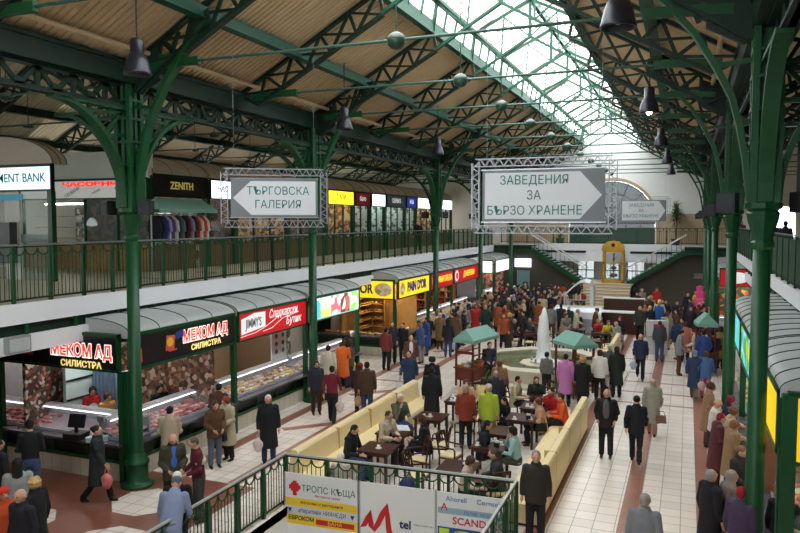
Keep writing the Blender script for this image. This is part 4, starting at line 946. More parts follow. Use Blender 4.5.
TB = [(-6.55, 14.9, 'front left table beside the seated man in black'), (-6.7, 16.3, 'table with the open newspaper'), (-6.3, 17.9, 'empty dark table behind the newspaper table'), (-6.1, 19.9, 'table crowded with white dishes'),
      (-4.45, 14.4, 'small front table by the hunched figure in beige'), (-4.2, 16.1, 'table between the black-haired woman and the teal sweater'), (-4.35, 17.3, 'bare table in front of the lime jacket'), (-4.0, 18.7, 'table with a napkin holder in the middle of the right group'), (-3.9, 20.0, 'table with bottles further back in the right group'), (-3.9, 21.3, 'farthest table of the right group by the beige jacket')]
TBO = []
tp = mk_table(.78, .78)
for i, (x, y, l) in enumerate(TB):
    o = tp if i == 0 else dup(tp)
    o.location = (x, y, 0); o['label'] = 'dark square café table, ' + l.replace(' in the middle of', ' within'); o['group'] = 'tables between the cream benches'
CH = [(-5.75, 15.25, 1, 'cream-seated dark wood chair pulled out left of the front aisle'), (-5.6, 16.5, 1.4, 'chair holding the woman in black at the newspaper table'), (-5.4, 18.0, 1.6, 'empty chair behind the woman in black'), (-5.5, 19.2, 1.5, 'chair next to the red leather jacket'),
      (-5.35, 14.3, -1.5, 'chair under the hunched figure in beige'), (-5.1, 15.9, -1.4, 'chair under the woman with long black hair'), (-5.2, 20.6, -1.6, 'chair beside the dish table'), (-4.9, 18.8, -1.5, 'chair beside the napkin holder table'), (-4.8, 21.2, -1.4, 'chair under the man in the beige jacket'), (-3.9, 22.1, 0, 'chair under the long-haired woman in dark green'), (-3.55, 14.0, 2.4, 'chair under the grey-haired man bending forward'), (-5.9, 21.0, .2, 'chair under the person in tan facing the viewer')]
cpz = mk_chair()
for i, (x, y, a, l) in enumerate(CH):
    o = cpz if i == 0 else dup(cpz)
    o.location = (x, y, 0); o.rotation_euler.z = -a if abs(a) > .3 else a; o['label'] = l if 'chair' in l[:30] else l; o['group'] = 'café chairs near the viewer'
FT = [(-6.6, 33.2), (-5.2, 33.6), (-3.75, 32.2), (-4.9, 35.2), (-3.6, 34.6), (-7.2, 36.5)]
for i, (x, y) in enumerate(FT):
    o = dup(tp); o.location = (x, y, 0); o['label'] = 'dark café table behind the fountain, ' + ['by the man with the cream coat', 'directly behind the water jet', 'by the man in the red sweater', 'in front of the glass counter', 'under the yellow scarf', 'deep in the crowd'][i]; o['group'] = 'tables behind the fountain'
for i, (x, y, a) in enumerate([(-7.4, 32.8, -1.5), (-6.6, 32.4, 3.1), (-5.9, 33.3, 1.5), (-4.6, 31.8, -1.4), (-3.1, 32.0, 1.4), (-3.8, 33.2, 0), (-4.3, 34.4, -1.5), (-2.9, 34.7, 1.5), (-5.6, 35.2, -1.5)]):
    o = dup(cpz); o.location = (x, y, 0); o.rotation_euler.z = a; o['label'] = 'dark wooden café chair behind the fountain, ' + ['leftmost of the group', 'facing away beside the jet', 'just left of the jet', 'under the red sweater', 'under the grey-haired man', 'at the far side of the table', 'before the brown bar', 'below the brown bar counter', 'near the glass counter'][i]; o['group'] = 'chairs behind the fountain'
cup = MB().lathe([(.02, 0), (.035, .05), (.038, .07)], 10).add([], [])
cup = MB().lathe([(.07, 0), (.075, .012), (.03, .014), (.035, .03), (.042, .075), (.036, .075), (.028, .03)], 12).done('coffee_cup', mat('porcelain', (236, 236, 232), .3, noise=0), None, True)
k = 0
for i, (x, y, l) in enumerate(TB):
    n = [1, 2, 2, 7, 1, 5, 1, 2, 3, 4][i]
    for j in range(n):
        o = cup if k == 0 else dup(cup); k += 1
        o.location = (x + random.uniform(-.3, .3), y + random.uniform(-.3, .3), .75); tag(o, ('white coffee cup on the ' + l).replace(' and the teal sweater', '').replace(' in the middle of the right group', '').replace(' in the right group', ''), 'cup', 'cups, table %s' % LAB[i])
vase = thing('napkin_holder', '', 'napkin holder')
MB().box(-.06, .06, -.04, .04, 0, .02).box(-.06, .06, -.04, -.03, 0, .11).box(-.06, .06, .03, .04, 0, .11).done('holder', BLACK, vase); MB().box(-.05, .05, -.028, .028, .02, .15).done('napkins', mat('porcelain', (236, 236, 232)), vase)
for i, j in enumerate((4, 5, 7, 8, 9, 3)):
    x, y, l = TB[j]; o = vase if i == 0 else dup(vase); o.location = (x + .2, y - .15, .75); o['label'] = ('napkin holder on the ' + l).replace(' in the middle of the right group', ' in the right group'); o['group'] = 'napkin holders'
b = MB(); b.add([(-.34, -.25, 0), (0, -.25, .02), (.34, -.25, 0), (.34, .25, 0), (0, .25, .02), (-.34, .25, 0), (0, -.25, .0), (0, .25, 0)], [(0, 1, 4, 5), (1, 2, 3, 4), (0, 6, 7, 5), (6, 2, 3, 7)])
o = b.done('newspaper', mat('newsprint', (206, 206, 210), .9, noise=.15, scale=30), None, loc=(-6.75, 16.45, .753), rz=.5); tag(o, 'open newspaper spread on the café table in front of the man in beige', 'newspaper')
t = thing('backpack', 'navy backpack standing on the floor between the café tables', 'backpack', (-5.45, 13.95, 0), .4)
b = MB(); b.ell((0, 0, .26), (.2, .15, .27), 14, 10); b.done('pack', mat('navy_nylon', (44, 52, 96), .7), t, True); b = MB(); b.ell((0, -.13, .18), (.14, .07, .13), 12, 8); b.done('front_pocket', mat('navy_nylon', (44, 52, 96)), t, True); MB().path([(-.08, .12, .5), (0, .14, .58), (.08, .12, .5)], .03, .012).done('grab_loop', BLACK, t)

# ------------------------------------------------------------------ fountain
fx, fy = -5.15, 27.9
t = thing('fountain', 'octagonal pale stone fountain with a tall white jet in the middle of the hall', 'fountain', (fx, fy, 0))
STONE = mat('pale_stone', (206, 196, 176), .6, noise=.12, scale=3)
def octo(r, a0=PI / 8): return [(r * math.cos(a0 + k * PI / 4), r * math.sin(a0 + k * PI / 4)) for k in range(8)]
b = MB(); b.prism(octo(3.35), 'z', 0.0, .1); b.done('step', STONE, t)
b = MB(); R0, R1 = octo(2.75), octo(2.25); n = 8
vs = [(*p, .1) for p in R0] + [(*p, .52) for p in R0] + [(*p, .52) for p in R1] + [(*p, .2) for p in R1]
fs = []
for a in range(3): fs += [(a * 8 + k, a * 8 + (k + 1) % 8, (a + 1) * 8 + (k + 1) % 8, (a + 1) * 8 + k) for k in range(8)]
b.add(vs, fs); b.done('basin_wall', STONE, t)
b = MB(); R2 = octo(2.85); vs = [(*p, .52) for p in R2] + [(*p, .58) for p in R2] + [(*p, .58) for p in octo(2.2)] + [(*p, .52) for p in octo(2.2)]
b.add(vs, fs + [(24 + k, 24 + (k + 1) % 8, (k + 1) % 8, k) for k in range(8)]); b.done('rim', STONE, t)
b = MB(); b.prism(octo(2.3), 'z', .1, .2); b.done('basin_floor', mat('basin_floor', (120, 124, 96), .6, noise=.25, scale=3), t)
MB().add([(*p, .42) for p in octo(2.24)], [tuple(range(8))]).done('water', WATER, t)
b = MB(); b.prism(octo(.95), 'z', .2, .44); b.prism([(p[0] * .6, p[1] * .6) for p in octo(.9)], 'z', .44, .5); b.done('plinth', STONE, t)
b = MB(); b.lathe([(.5, .44), (.42, .5), (.3, .62), (.27, .9), (.25, 1.3), (.22, 1.7), (.17, 2.1), (.11, 2.4), (.05, 2.56), (.01, 2.62)], 18)
b.v = [(x * (1 + .14 * math.sin(13 * z + 5 * x)), y * (1 + .14 * math.cos(11 * z)), z) for x, y, z in b.v]
for k in range(40):
    a = random.uniform(0, 6.3); z = random.uniform(.5, 2.3); r = .3 - z * .07; b.ell((r * math.cos(a), r * math.sin(a), z), (.05, .05, .11), 6, 4)
b.done('water_jet', FOAM, t, True)
b = MB(); [b.tube([(.5 * math.cos(k * PI / 3), .5 * math.sin(k * PI / 3), .42), (.45 * math.cos(k * PI / 3), .45 * math.sin(k * PI / 3), .62)], .04, 8) for k in range(6)]; b.done('nozzle_ring', STEEL, t)

# ------------------------------------------------------------------ vendor carts
def cart(x, y, rz, L, W, label, z0=1.87, zr=2.22):
    t = thing('vendor_cart', label, 'cart', (x, y, 0), rz)      # long axis = local y
    MAH = mat('mahogany', (104, 46, 34), .4, noise=.2, scale=6)
    b = MB(); b.box(-W / 2, W / 2, -L / 2, L / 2, .42, .85); b.box(-W / 2 - .04, W / 2 + .04, -L / 2 - .04, L / 2 + .04, .82, .88); b.done('cart_body', MAH, t)
    for sx in (-1, 1):
        for sy in (-1, 1): MB().box(sx * (W / 2 - .03) - .03, sx * (W / 2 - .03) + .03, sy * (L / 2 - .03) - .03, sy * (L / 2 - .03) + .03, .2, z0).done('post', MAH, t)
    b = MB(); b.box(-W / 2, -W / 2 + .04, -L / 2, L / 2, 1.3, 1.34); b.box(W / 2 - .04, W / 2, -L / 2, L / 2, 1.3, 1.34); b.box(-W / 2, W / 2, -L / 2, -L / 2 + .04, 1.36, 1.46); b.done('rail', MAH, t)
    e = .06; a, c = W / 2 + e, L / 2 + e; b = MB()
    b.add([(-a, -c, z0), (a, -c, z0), (a, c, z0), (-a, c, z0), (0, -c + .15, zr), (0, c - .15, zr)], [(0, 4, 5, 3), (1, 2, 5, 4), (0, 1, 4), (2, 3, 5)])
    for s in (-1, 1):
        n = 12
        for k in range(n):
            y0_, y1_ = -c + 2 * c * k / n, -c + 2 * c * (k + 1) / n
            b.add([(s * a, y0_, z0), (s * a, y1_, z0), (s * a, y1_, z0 - .1), (s * a, (y0_ + y1_) / 2, z0 - .14), (s * a, y0_, z0 - .1)], [(0, 1, 2, 3, 4)])
            x0_, x1_ = -a + 2 * a * k / n, -a + 2 * a * (k + 1) / n
            b.add([(x0_, s * c, z0), (x1_, s * c, z0), (x1_, s * c, z0 - .1), ((x0_ + x1_) / 2, s * c, z0 - .14), (x0_, s * c, z0 - .1)], [(0, 1, 2, 3, 4)])
    b.done('canopy', CANVAS, t)
    for s in (-1, 1):
        w = MB(); xx = s * (W / 2 + .07); r = .33; cy = .25
        w.tube([(xx, cy + r * math.cos(2 * PI * k / 24), .35 + r * math.sin(2 * PI * k / 24)) for k in range(25)], .022, 6)
        for k in range(10): w.bar((xx, cy, .35), (xx, cy + r * math.cos(k * PI / 5), .35 + r * math.sin(k * PI / 5)), .025, .02)
        w.tube([(xx - .05, cy, .35), (xx + .05, cy, .35)], .05, 10)
        w.done('spoked_wheel', mat('wheel_green', (50, 130, 80), .4), t)
        MB().tube([(s * (W / 2 - .1), -L / 2 + .2, .0), (s * (W / 2 - .1), -L / 2 + .2, .42)], .03, 8).done('prop', MAH, t)
    return t
cart(-6.93, 24.5, R(-15), 1.65, .74, 'wooden vendor cart with a teal gabled canopy left of the fountain')
cart(-3.5, 24.65, R(43), 1.2, .78, 'wooden vendor cart with a teal gabled canopy right of the fountain')
cart(.75, 30.4, R(10), .8, .62, 'small vendor cart with a teal canopy beside the third right column', 2.0, 2.4)
for i in range(26):
    c = [((220, 120, 60)), ((236, 230, 214)), ((150, 60, 50)), ((210, 200, 170)), ((120, 160, 170))][i % 5]; ca = (-6.93, 24.5, R(-15)) if i < 13 else (-3.5, 24.65, R(43))
    u, v = -.25 + (i % 3) * .25, -.72 + (i % 13) * .115; rz = ca[2]
    if i >= 13: v *= .68
    o = MB().box(-.12, .12, -.05, .05, 0, .05).box(-.1, .1, -.04, .04, .05, .065).done('craft_box', mat('craft_%d' % (i % 5), c, .6), None, loc=(ca[0] + u * math.cos(rz) - v * math.sin(rz), ca[1] + u * math.sin(rz) + v * math.cos(rz), .88), rz=rz)
    tag(o, 'small coloured ware laid out on the %s vendor cart' % ('left' if i < 13 else 'right'), 'ware', 'wares on the %s cart' % ('left' if i < 13 else 'right'))

# ------------------------------------------------------------------ far displays, bar and ramp behind the fountain
t = thing('display_counter', 'glass and steel food counter with a curved hood behind the fountain', 'counter', (-5.05, 38.3, 0), R(2))
MB().box(-1.4, 1.0, -.5, .5, 0, .9).done('counter_body', STEEL, t)
b = MB(); pr = [(-.5, .9), (-.52, 1.25), (-.3, 1.45), (.4, 1.5)]; vs = []
for v, z in pr: vs += [(-1.4, v, z), (1.0, v, z)]
b.add(vs, [(2 * i, 2 * i + 1, 2 * i + 3, 2 * i + 2) for i in range(3)]); b.done('curved_glass', mat('bright_glass', (236, 240, 240), .15), t)
b = MB(); hp = [(-1.0, 2.1), (-.8, 2.3), (-.5, 2.6), (-.2, 2.82), (.1, 2.92), (.35, 2.85), (.52, 2.62), (.58, 2.3)]; vs = []
for u, z in hp: vs += [(u, .1, z - .12), (u, .9, z)]
b.add(vs, [(2 * i, 2 * i + 1, 2 * i + 3, 2 * i + 2) for i in range(7)]); b.box(.35, .55, .1, .9, .9, 2.5).box(-1.0, -.94, .2, .9, .9, 2.1)
b.done('hood', mat('white_metal_hood', (216, 216, 216), .3, metal=.2), t)
b = MB(); b.box(-.85, .15, .3, .8, 1.75, 1.8).box(-.85, .15, .3, .8, 1.3, 1.34); b.done('hood_shelf', STEEL, t)
for k in range(8):
    for zz in (1.34, 1.8):
        o = random.choice(good('grocery_pack')); g = bpy.data.objects.new('grocery_pack', o); COL.objects.link(g); g.location = (-5.8 + k * .11, 38.85, zz); g.scale = (.8, .8, 1.2); tag(g, 'small red or white carton on the shelves of the curved hood', 'carton', 'cartons under the hood')
t = thing('bar_counter', 'dark brown bar counter with a white top right of the glass counter', 'bar', (-3.2, 39.6, 0))
MB().box(-1.15, 1.15, -.4, .4, 0, 1.12).done('bar_front', WOOD_D, t); MB().box(-1.2, 1.2, -.46, .46, 1.12, 1.17).done('bar_top', BWH, t)
MB().box(-1.0, 1.1, .9, 1.2, 0, 1.75).done('rear_cabinet', WOOD_D, t); MB().box(-1.05, 1.15, .85, 1.25, 1.75, 1.8).done('rear_shelf', BWH, t)
t = thing('white_ramp_rail', 'white slatted ramp railing left of the glass counter', 'railing', (-8.2, 43.6, 0), 0)
b = MB()
for k in range(3): b.bar((0, 0, .4 + k * .3), (1.4, 0, .9 + k * .35), .05, .12)
b.bar((0, 0, 0), (0, 0, 1.15), .06); b.bar((1.4, 0, 0), (1.4, 0, 1.75), .06); b.done('slats', BWH, t)
t = thing('pink_stand', 'tiered pink display stand in front of the far right columns', 'display stand', (.72, 43.5, 0))
MB().lathe([(.34, 0), (.36, 1.2), (.42, 1.22), (.4, 1.6), (.28, 1.65), (.3, 2.0), (.18, 2.05), (.2, 2.3), (.03, 2.36)], 6).done('tiers', mat('pink_panel', (222, 74, 136), .5), t)
b = MB(); [b.ell((-.42 + .08 * k, -.1, 1.3 + .2 * (k % 3)), (.12, .12, .15), 8, 6) for k in range(4)]; b.done('yellow_blooms', mat('dull_yellow', (196, 176, 70)), t)
t = thing('news_rack', 'white wire rack with red and white leaflets near the right aisle', 'rack', (-1.15, 33.4, 0), R(15))
b = MB(); b.box(-.45, .45, -.15, .15, .9, 1.6).box(-.4, .4, -.2, .0, .1, .85); [b.box(x, x + .04, -.02, .02, 0, 1.7) for x in (-.45, .41)]; b.done('rack_body', mat('rack_white', (206, 206, 208), .4), t); MB().box(-.2, .25, -.17, -.15, 1.1, 1.45).done('red_leaflets', RED, t)

# ------------------------------------------------------------------ far landing, steps, side stairs, lift tower
LZ = 1.8
b = MB(); b.box(-6.6, -3.3, 49.6, Y1, 0, LZ)
n = 10
for k in range(n): b.box(-6.5, -3.4, 46.0 + k * .36, 49.7, LZ * k / n, LZ * (k + 1) / n - .001)
struct('floor_steps', b, mat('cream_step_stone', (206, 190, 166), .6, noise=.08))
b = MB(); [b.box(-6.48, -3.42, 45.99 + k * .36, 46.0 + k * .36, LZ * (k + 1) / n - .05, LZ * (k + 1) / n - .02) for k in range(n)]; struct('trim_step_edge', b, mat('step_edge', (150, 130, 110)))
OL = mat('dark_olive_wall', (70, 68, 56), .7, noise=.08)
for s in (-1, 1):
    # wall under the flight
    P = [(XC + s * 1.45, 0), (XC + s * 7.9, 0), (XC + s * 7.9, 3.85), (XC + s * 5.0, 3.85), (XC + s * 1.45, 1.6)]
    b = MB(); b.prism(P, 'y', 50.3, 50.5); struct('wall_stair_' + ('left' if s < 0 else 'right'), b, OL)
    t = thing('staircase', 'green steel staircase rising from the landing to the %s gallery' % ('left' if s < 0 else 'right'), 'staircase', (XC, 0, 0))
    b = MB(); b.bar((s * 1.4, 50.0, 1.7), (s * 5.0, 50.0, 3.95), .08, .3); b.bar((s * 1.4, 51.5, 1.7), (s * 5.0, 51.5, 3.95), .08, .3); b.box(*sorted((s * 5.0, s * 7.7)), 49.96, 50.04, 3.8, 4.1); b.done('stringer', GREEN, t)
    b = MB()
    for k in range(14):
        u = 1.5 + k * .25; z = 1.85 + (k + 1) * .165; b.box(*sorted((s * u, s * (u + .29))), 50.0, 51.5, z - .04, z)
    b.done('treads', mat('pale_tread', (140, 160, 150), .5), t)
    for yy in (50.0, 51.5):
        MB().bar((s * 1.3, yy, 2.75), (s * 5.1, yy, 5.1), .07, .08).done('white_handrail', BWH, t)
    b = MB(); [b.bar((s * (1.5 + k * .3), 50, 1.9 + k * .19), (s * (1.5 + k * .3), 50, 2.85 + k * .185), .025) for k in range(12)]; b.done('balusters', GREEN_D, t)
    MB().box(*sorted((s * 5.0, s * 7.7)), 49.9, 52, 4.05, 4.26).done('upper_landing', GREEN_D, t)
# far gallery slab with white fascia
struct('floor', MB().box(-12.9, 2.56, 51.9, Y1, 3.9, 4.26), mat('gallery_tile', (150, 130, 110)))
struct('trim_fascia', MB().box(-9.2, -1.1, 51.82, 51.9, 3.15, 4.4), FASC)
struct('trim_fascia', MB().box(-12.9, -9.2, 51.82, 51.9, 3.9, 4.35).box(-1.1, 2.56, 51.82, 51.9, 3.9, 4.35), FASC)
for s in (-1, 1): struct('trim_band', MB().box(*sorted((XC + s * 1.5, XC + s * 4.6)), 51.78, 51.83, 3.75, 3.9), GREEN_D)
railing((-12.8, 51.85), (2.5, 51.85), 4.4, 1.15, 'thin green railing of the far gallery below the arched window', mod=.4, every=5)
GOLDM = mat('gold_metal', (206, 160, 60), .35, metal=.5)
t = thing('lift_tower', 'golden framed glass lift tower with an arched top on the far landing', 'lift', (XC + .52, 50.6, LZ))
b = MB()
for x in (-.62, .62):
    for y in (-.5, .5): b.box(x - .07, x + .07, y - .07, y + .07, 0, 2.25)
for z in (0, 1.3, 2.1): b.box(-.7, .7, -.57, -.45, z, z + .12)
b.box(-.7, .7, -.55, .55, 0, .2)
b.path([(-.62, -.5, 2.2), (-.55, -.5, 2.5), (-.3, -.5, 2.68), (0, -.5, 2.72), (.3, -.5, 2.68), (.55, -.5, 2.5), (.62, -.5, 2.2)], .3, .2, up=(0, 1, 0)); b.box(-.66, .66, -.55, .55, 2.1, 2.5); b.done('gold_frame', GOLDM, t)
MB().box(-.56, .56, -.5, .5, .2, 2.1).done('glass_walls', GLASS, t)
b = MB(); b.tube([(0, 0, .3), (0, 0, 2.0)], .05, 8); [b.ell((0, 0, z), (.28 - .1 * k, .1, .13), 12, 6) for k, z in enumerate((.5, 1.0, 1.6))]; b.done('inner_works', mat('dark_bronze', (60, 56, 40), .4, metal=.5), t)
MB().ell((0, -.6, 2.58), (.13, .04, .13), 12, 8).done('dark_medallion', BLACK, t)

# ------------------------------------------------------------------ palms on the far gallery
def palm(x, y, z, H, label, n=46, r=.75):
    t = thing('potted_palm', label, 'plant', (x, y, z))
    MB().lathe([(.22, 0), (.3, .38), (.33, .4), (.33, .45), (.26, .45), (.25, .38)], 8).done('planter', mat('planter_green', (50, 96, 76), .5), t)
    b = MB(); b.tube([(0, 0, .4), (.04, 0, H * .4), (0, .03, H * .62)], [.05, .04, .03], 7); b.tube([(0, 0, .4), (-.08, .02, H * .35), (-.12, 0, H * .5)], [.04, .03, .02], 7); b.done('trunk', mat('palm_trunk', (110, 90, 66), .8), t)
    b = MB(); rd = random.Random(3)
    for k in range(n):
        a = rd.uniform(0, 2 * PI); el = rd.uniform(-.5, 1.4); l = rd.uniform(.6, 1.0) * r; z0 = H * rd.uniform(.45, .72)
        d = Vector((math.cos(a) * math.cos(el), math.sin(a) * math.cos(el), math.sin(el))); sd = Vector((-math.sin(a), math.cos(a), 0)) * .035
        p0 = Vector((0, 0, z0)); p1 = p0 + d * l * .6; p2 = p0 + d * l + Vector((0, 0, -.22 * l))
        b.add([p0 - sd * .5, p0 + sd * .5, p1 + sd, p1 - sd, p2], [(0, 1, 2, 3), (3, 2, 4)])
    b.done('leaves', LEAF, t); return t
palm(-.75, 53.1, 4.3, 3.6, 'tall potted palm against the far wall, right of the arched window', 150, 1.0)
palm(-8.7, 53.1, 4.3, 1.3, 'low leafy pot plant on the far gallery, left of the arched window', 40, .5)
b_ = thing('wall_notice', 'small pale notice on the dark wall under the right stairs', 'sign', (1.0, 50.28, 2.3)); MB().box(-.55, .55, -.02, 0, 0, .3).done('notice_panel', mat('notice_grey', (120, 120, 110)), b_); MB().box(-.58, .58, -.025, -.005, -.03, 0).done('notice_edge', STEEL, b_)

# ------------------------------------------------------------------ loudspeakers on the columns
sp = thing('loudspeaker', '', 'loudspeaker')
MB().box(-.14, .14, -.1, .12, -.14, .17).done('cabinet', BLACK, sp); MB().box(-.12, .12, -.115, -.1, -.12, .15).done('grille', mat('grille_grey', (44, 44, 48), .6), sp); MB().tube([(0, .12, 0), (0, .3, 0)], .02, 6).done('bracket', BLACK, sp)
k = 0
for s in (-1, 1):
    for i, y in enumerate(YC[1:]):
        for d in (-1, 1):
            o = sp if k == 0 else dup(sp); k += 1
            X = XL if s < 0 else XR
            o.location = (X + d * .52, y - .12, 6.27); o.rotation_euler.z = R(20 * d); o.scale = (1, 1, 1)
            o['label'] = 'small black loudspeaker on the %s side of the %s %s column' % ('left' if d < 0 else 'right', ['first', 'second', 'third', 'fourth', 'fifth'][i], 'left' if s < 0 else 'right'); o['group'] = 'column loudspeakers'
t = thing('line_loudspeaker', 'tall black loudspeaker hanging at the right edge above the gallery', 'loudspeaker', (1.75, 12.3, 6.35), R(10))
MB().box(-.19, .19, -.2, .2, 0, .86).done('cabinet', BLACK, t); MB().box(-.16, .16, -.215, -.2, .04, .82).done('grille', mat('grille_grey', (44, 44, 48)), t)
t = thing('line_loudspeaker', 'second black loudspeaker below the tall one, tilted down', 'loudspeaker', (1.85, 12.3, 5.72), R(10))
MB().box(-.22, .22, -.2, .2, 0, .5).done('cabinet', BLACK, t); MB().box(-.19, .19, -.215, -.2, .04, .46).done('grille', mat('grille_grey', (44, 44, 48)), t)

# ------------------------------------------------------------------ people
def _skin_parts(pose, kind):
    """shapes (before voxel union) for one layer of a figure about 1.72 m tall, facing -y"""
    sit = pose in ('sit', 'chin', 'read'); up = MB(); lo = MB()
    arms = {'stand': [((.235, .03, 1.13), (.245, -.05, .89))] * 2, 'front': [((.24, -.02, 1.13), (.11, -.27, 1.04))] * 2,
            'walk': [((.24, .12, 1.15), (.235, .1, .9)), ((.235, -.08, 1.14), (.22, -.22, .94))],
            'pocket': [((.26, .06, 1.14), (.2, -.05, .95))] * 2, 'lean': [((.25, -.14, 1.16), (.14, -.4, 1.12))] * 2,
            'sit': [((.25, -.1, 1.14), (.11, -.35, 1.17))] * 2, 'read': [((.26, -.12, 1.12), (.2, -.38, 1.16))] * 2,
            'chin': [((.25, -.1, 1.14), (.13, -.34, 1.17)), ((.2, -.26, 1.16), (.05, -.16, 1.43))],
            'phone': [((.235, .03, 1.13), (.245, -.05, .89)), ((.26, -.12, 1.16), (.13, -.12, 1.5))]}[pose]
    for i, s in enumerate((1, -1)):
        e, w = arms[i]; e = Vector((s * e[0], e[1], e[2])); w = Vector((s * w[0], w[1], w[2])); sh = Vector((s * .17, .01, 1.41))
        if kind == 'body':
            up.tube([sh, sh.lerp(e, .5), e, e.lerp(w, .4), w], [.052, .046, .038, .036, .026], 10); up.ell(sh, (.06, .06, .06)); up.ell(e, (.038,) * 3); d = (w - e).normalized()
            h = w + d * .045; side = d.cross(Vector((s, 0, 0))).normalized() if abs(d.x) < .8 else Vector((0, 0, 1)); nrm = d.cross(side).normalized()
            up.tube([w, h, h + d * .03], [.026, .036, .034], 8)
            for q, ln in ((-1.4, .062), (-.5, .075), (.45, .08), (1.4, .072)):
                b0 = h + d * .035 + side * q * .02; up.tube([b0, b0 + d * ln * .5 + nrm * .006 * s, b0 + d * ln + nrm * .02 * s], [.0115, .0105, .009], 7)
            up.tube([h - d * .02 + side * -.025, h + d * .01 + side * -.055, h + d * .045 + side * -.06], [.014, .012, .010], 7)
        elif kind in ('jacket', 'coat', 'sweater'):
            k = {'jacket': 1.0, 'coat': 1.08, 'sweater': .88}[kind]; w2 = e.lerp(w, .93)
            up.tube([sh, sh.lerp(e, .5), e, e.lerp(w, .5), w2], [.078 * k, .068 * k, .06 * k, .054 * k, .048 * k], 12); up.ell(sh, (.085 * k, .085 * k, .075 * k)); up.ell(e, (.06 * k,) * 3)
    def loft(b, rings, n=18):
        vs = []; fs = []
        for z, rx, ry, cy in rings: vs += [(rx * math.cos(2 * PI * k / n), cy + ry * math.sin(2 * PI * k / n), z) for k in range(n)]
        m = len(rings)
        for i in range(m - 1): fs += [(i * n + k, i * n + (k + 1) % n, (i + 1) * n + (k + 1) % n, (i + 1) * n + k) for k in range(n)]
        fs += [tuple(reversed(range(n))), tuple((m - 1) * n + k for k in range(n))]; b.add(vs, fs)
    if kind == 'body':
        loft(up, [(.84, .15, .11, 0), (.95, .16, .115, 0), (1.1, .14, .1, 0), (1.3, .165, .105, 0), (1.4, .15, .085, .005), (1.46, .07, .06, .01), (1.52, .052, .056, .01), (1.57, .05, .055, .005)])
        up.ell((0, .0, 1.62), (.076, .096, .105), 18, 14); up.ell((0, -.028, 1.562), (.052, .06, .048), 14, 10)
        up.tube([(0, -.088, 1.635), (0, -.112, 1.6)], [.011, .017], 8)                       # nose
        up.ell((0, -.084, 1.565), (.026, .014, .010), 10, 6)                                  # mouth
        for s in (-1, 1): up.ell((s * .078, .005, 1.61), (.012, .022, .032), 8, 6); up.ell((s * .033, -.084, 1.65), (.022, .014, .008), 8, 6)
    elif kind == 'sweater': loft(up, [(.86, .172, .13, 0), (1.0, .17, .13, 0), (1.1, .162, .125, 0), (1.3, .185, .128, 0), (1.41, .165, .105, .005), (1.47, .085, .075, .01), (1.5, .066, .066, .01)])
    elif kind == 'jacket': loft(up, [(.78, .2, .155, 0), (.9, .198, .15, 0), (1.1, .19, .142, 0), (1.3, .205, .142, 0), (1.41, .18, .115, .005), (1.47, .1, .09, .015), (1.53, .082, .08, .015)])
    elif kind == 'coat':
        r = [(.84, .205, .165, 0), (1.1, .2, .152, 0), (1.3, .212, .148, 0), (1.41, .185, .12, .005), (1.47, .105, .092, .015), (1.53, .085, .082, .015)]
        if not sit: r = [(.44, .235, .2, 0), (.6, .225, .185, 0)] + r
        loft(up, r)
    for i, s in enumerate((-1, 1)):
        if kind == 'eye_%d' % i: up.ell((s * .034, -.088, 1.634), (.014, .014, .009), 10, 6)
    H = {'short': lambda: (up.ell((0, .02, 1.645), (.086, .098, .092), 16, 12), up.ell((0, .05, 1.6), (.075, .06, .07), 12, 8)),
         'long': lambda: (up.ell((0, .022, 1.645), (.092, .102, .096), 16, 12), loft(up, [(1.38, .1, .04, .085), (1.5, .095, .05, .07), (1.6, .088, .06, .055)])),
         'bob': lambda: (up.ell((0, .022, 1.64), (.1, .11, .104), 16, 12), up.ell((0, .045, 1.57), (.1, .075, .07), 12, 8)),
         'curly': lambda: [up.ell((0, .02, 1.64), (.1, .11, .1), 14, 10)] + [up.ell((.1 * math.cos(a) * math.cos(t), .025 + .105 * math.sin(a) * math.cos(t), 1.64 + .1 * math.sin(t)), (.034,) * 3, 7, 5) for a in (0, .7, 1.4, 2.1, 2.8, 3.4, -.2) for t in (-.5, .2, .9)],
         'bald': lambda: (up.ell((0, .035, 1.6), (.083, .07, .055), 14, 8),),
         'bun': lambda: (up.ell((0, .02, 1.645), (.087, .1, .093), 16, 12), up.ell((0, .12, 1.66), (.045, .04, .045), 10, 8)),
         'beret': lambda: (up.ell((0, .02, 1.69), (.115, .12, .05), 16, 8), up.ell((0, .03, 1.64), (.084, .085, .08), 14, 8)),
         'knit': lambda: (up.ell((0, .012, 1.665), (.095, .107, .092), 16, 12), up.ell((0, .01, 1.64), (.1, .112, .03), 16, 6)),
         'cap': lambda: (up.ell((0, .012, 1.675), (.095, .105, .062), 16, 10), up.ell((0, -.07, 1.665), (.085, .1, .012), 14, 6), up.ell((0, .04, 1.62), (.08, .06, .06), 10, 6)),
         'scarf': lambda: (up.ell((0, .02, 1.635), (.098, .108, .112), 16, 12), loft(up, [(1.44, .13, .1, .02), (1.5, .1, .09, .02), (1.58, .085, .075, .03)]))}
    if kind in H: H[kind]()
    legs = {'walk': [((.09, -.17, .52), (.09, -.25, .1)), ((.09, .04, .5), (.09, .3, .17))]}.get(pose, [((.1, -.012, .49), (.105, .02, .09))] * 2)
    if sit: legs = [((.12, -.43, .5), (.12, -.4, .09))] * 2
    hz = .5 if sit else .9
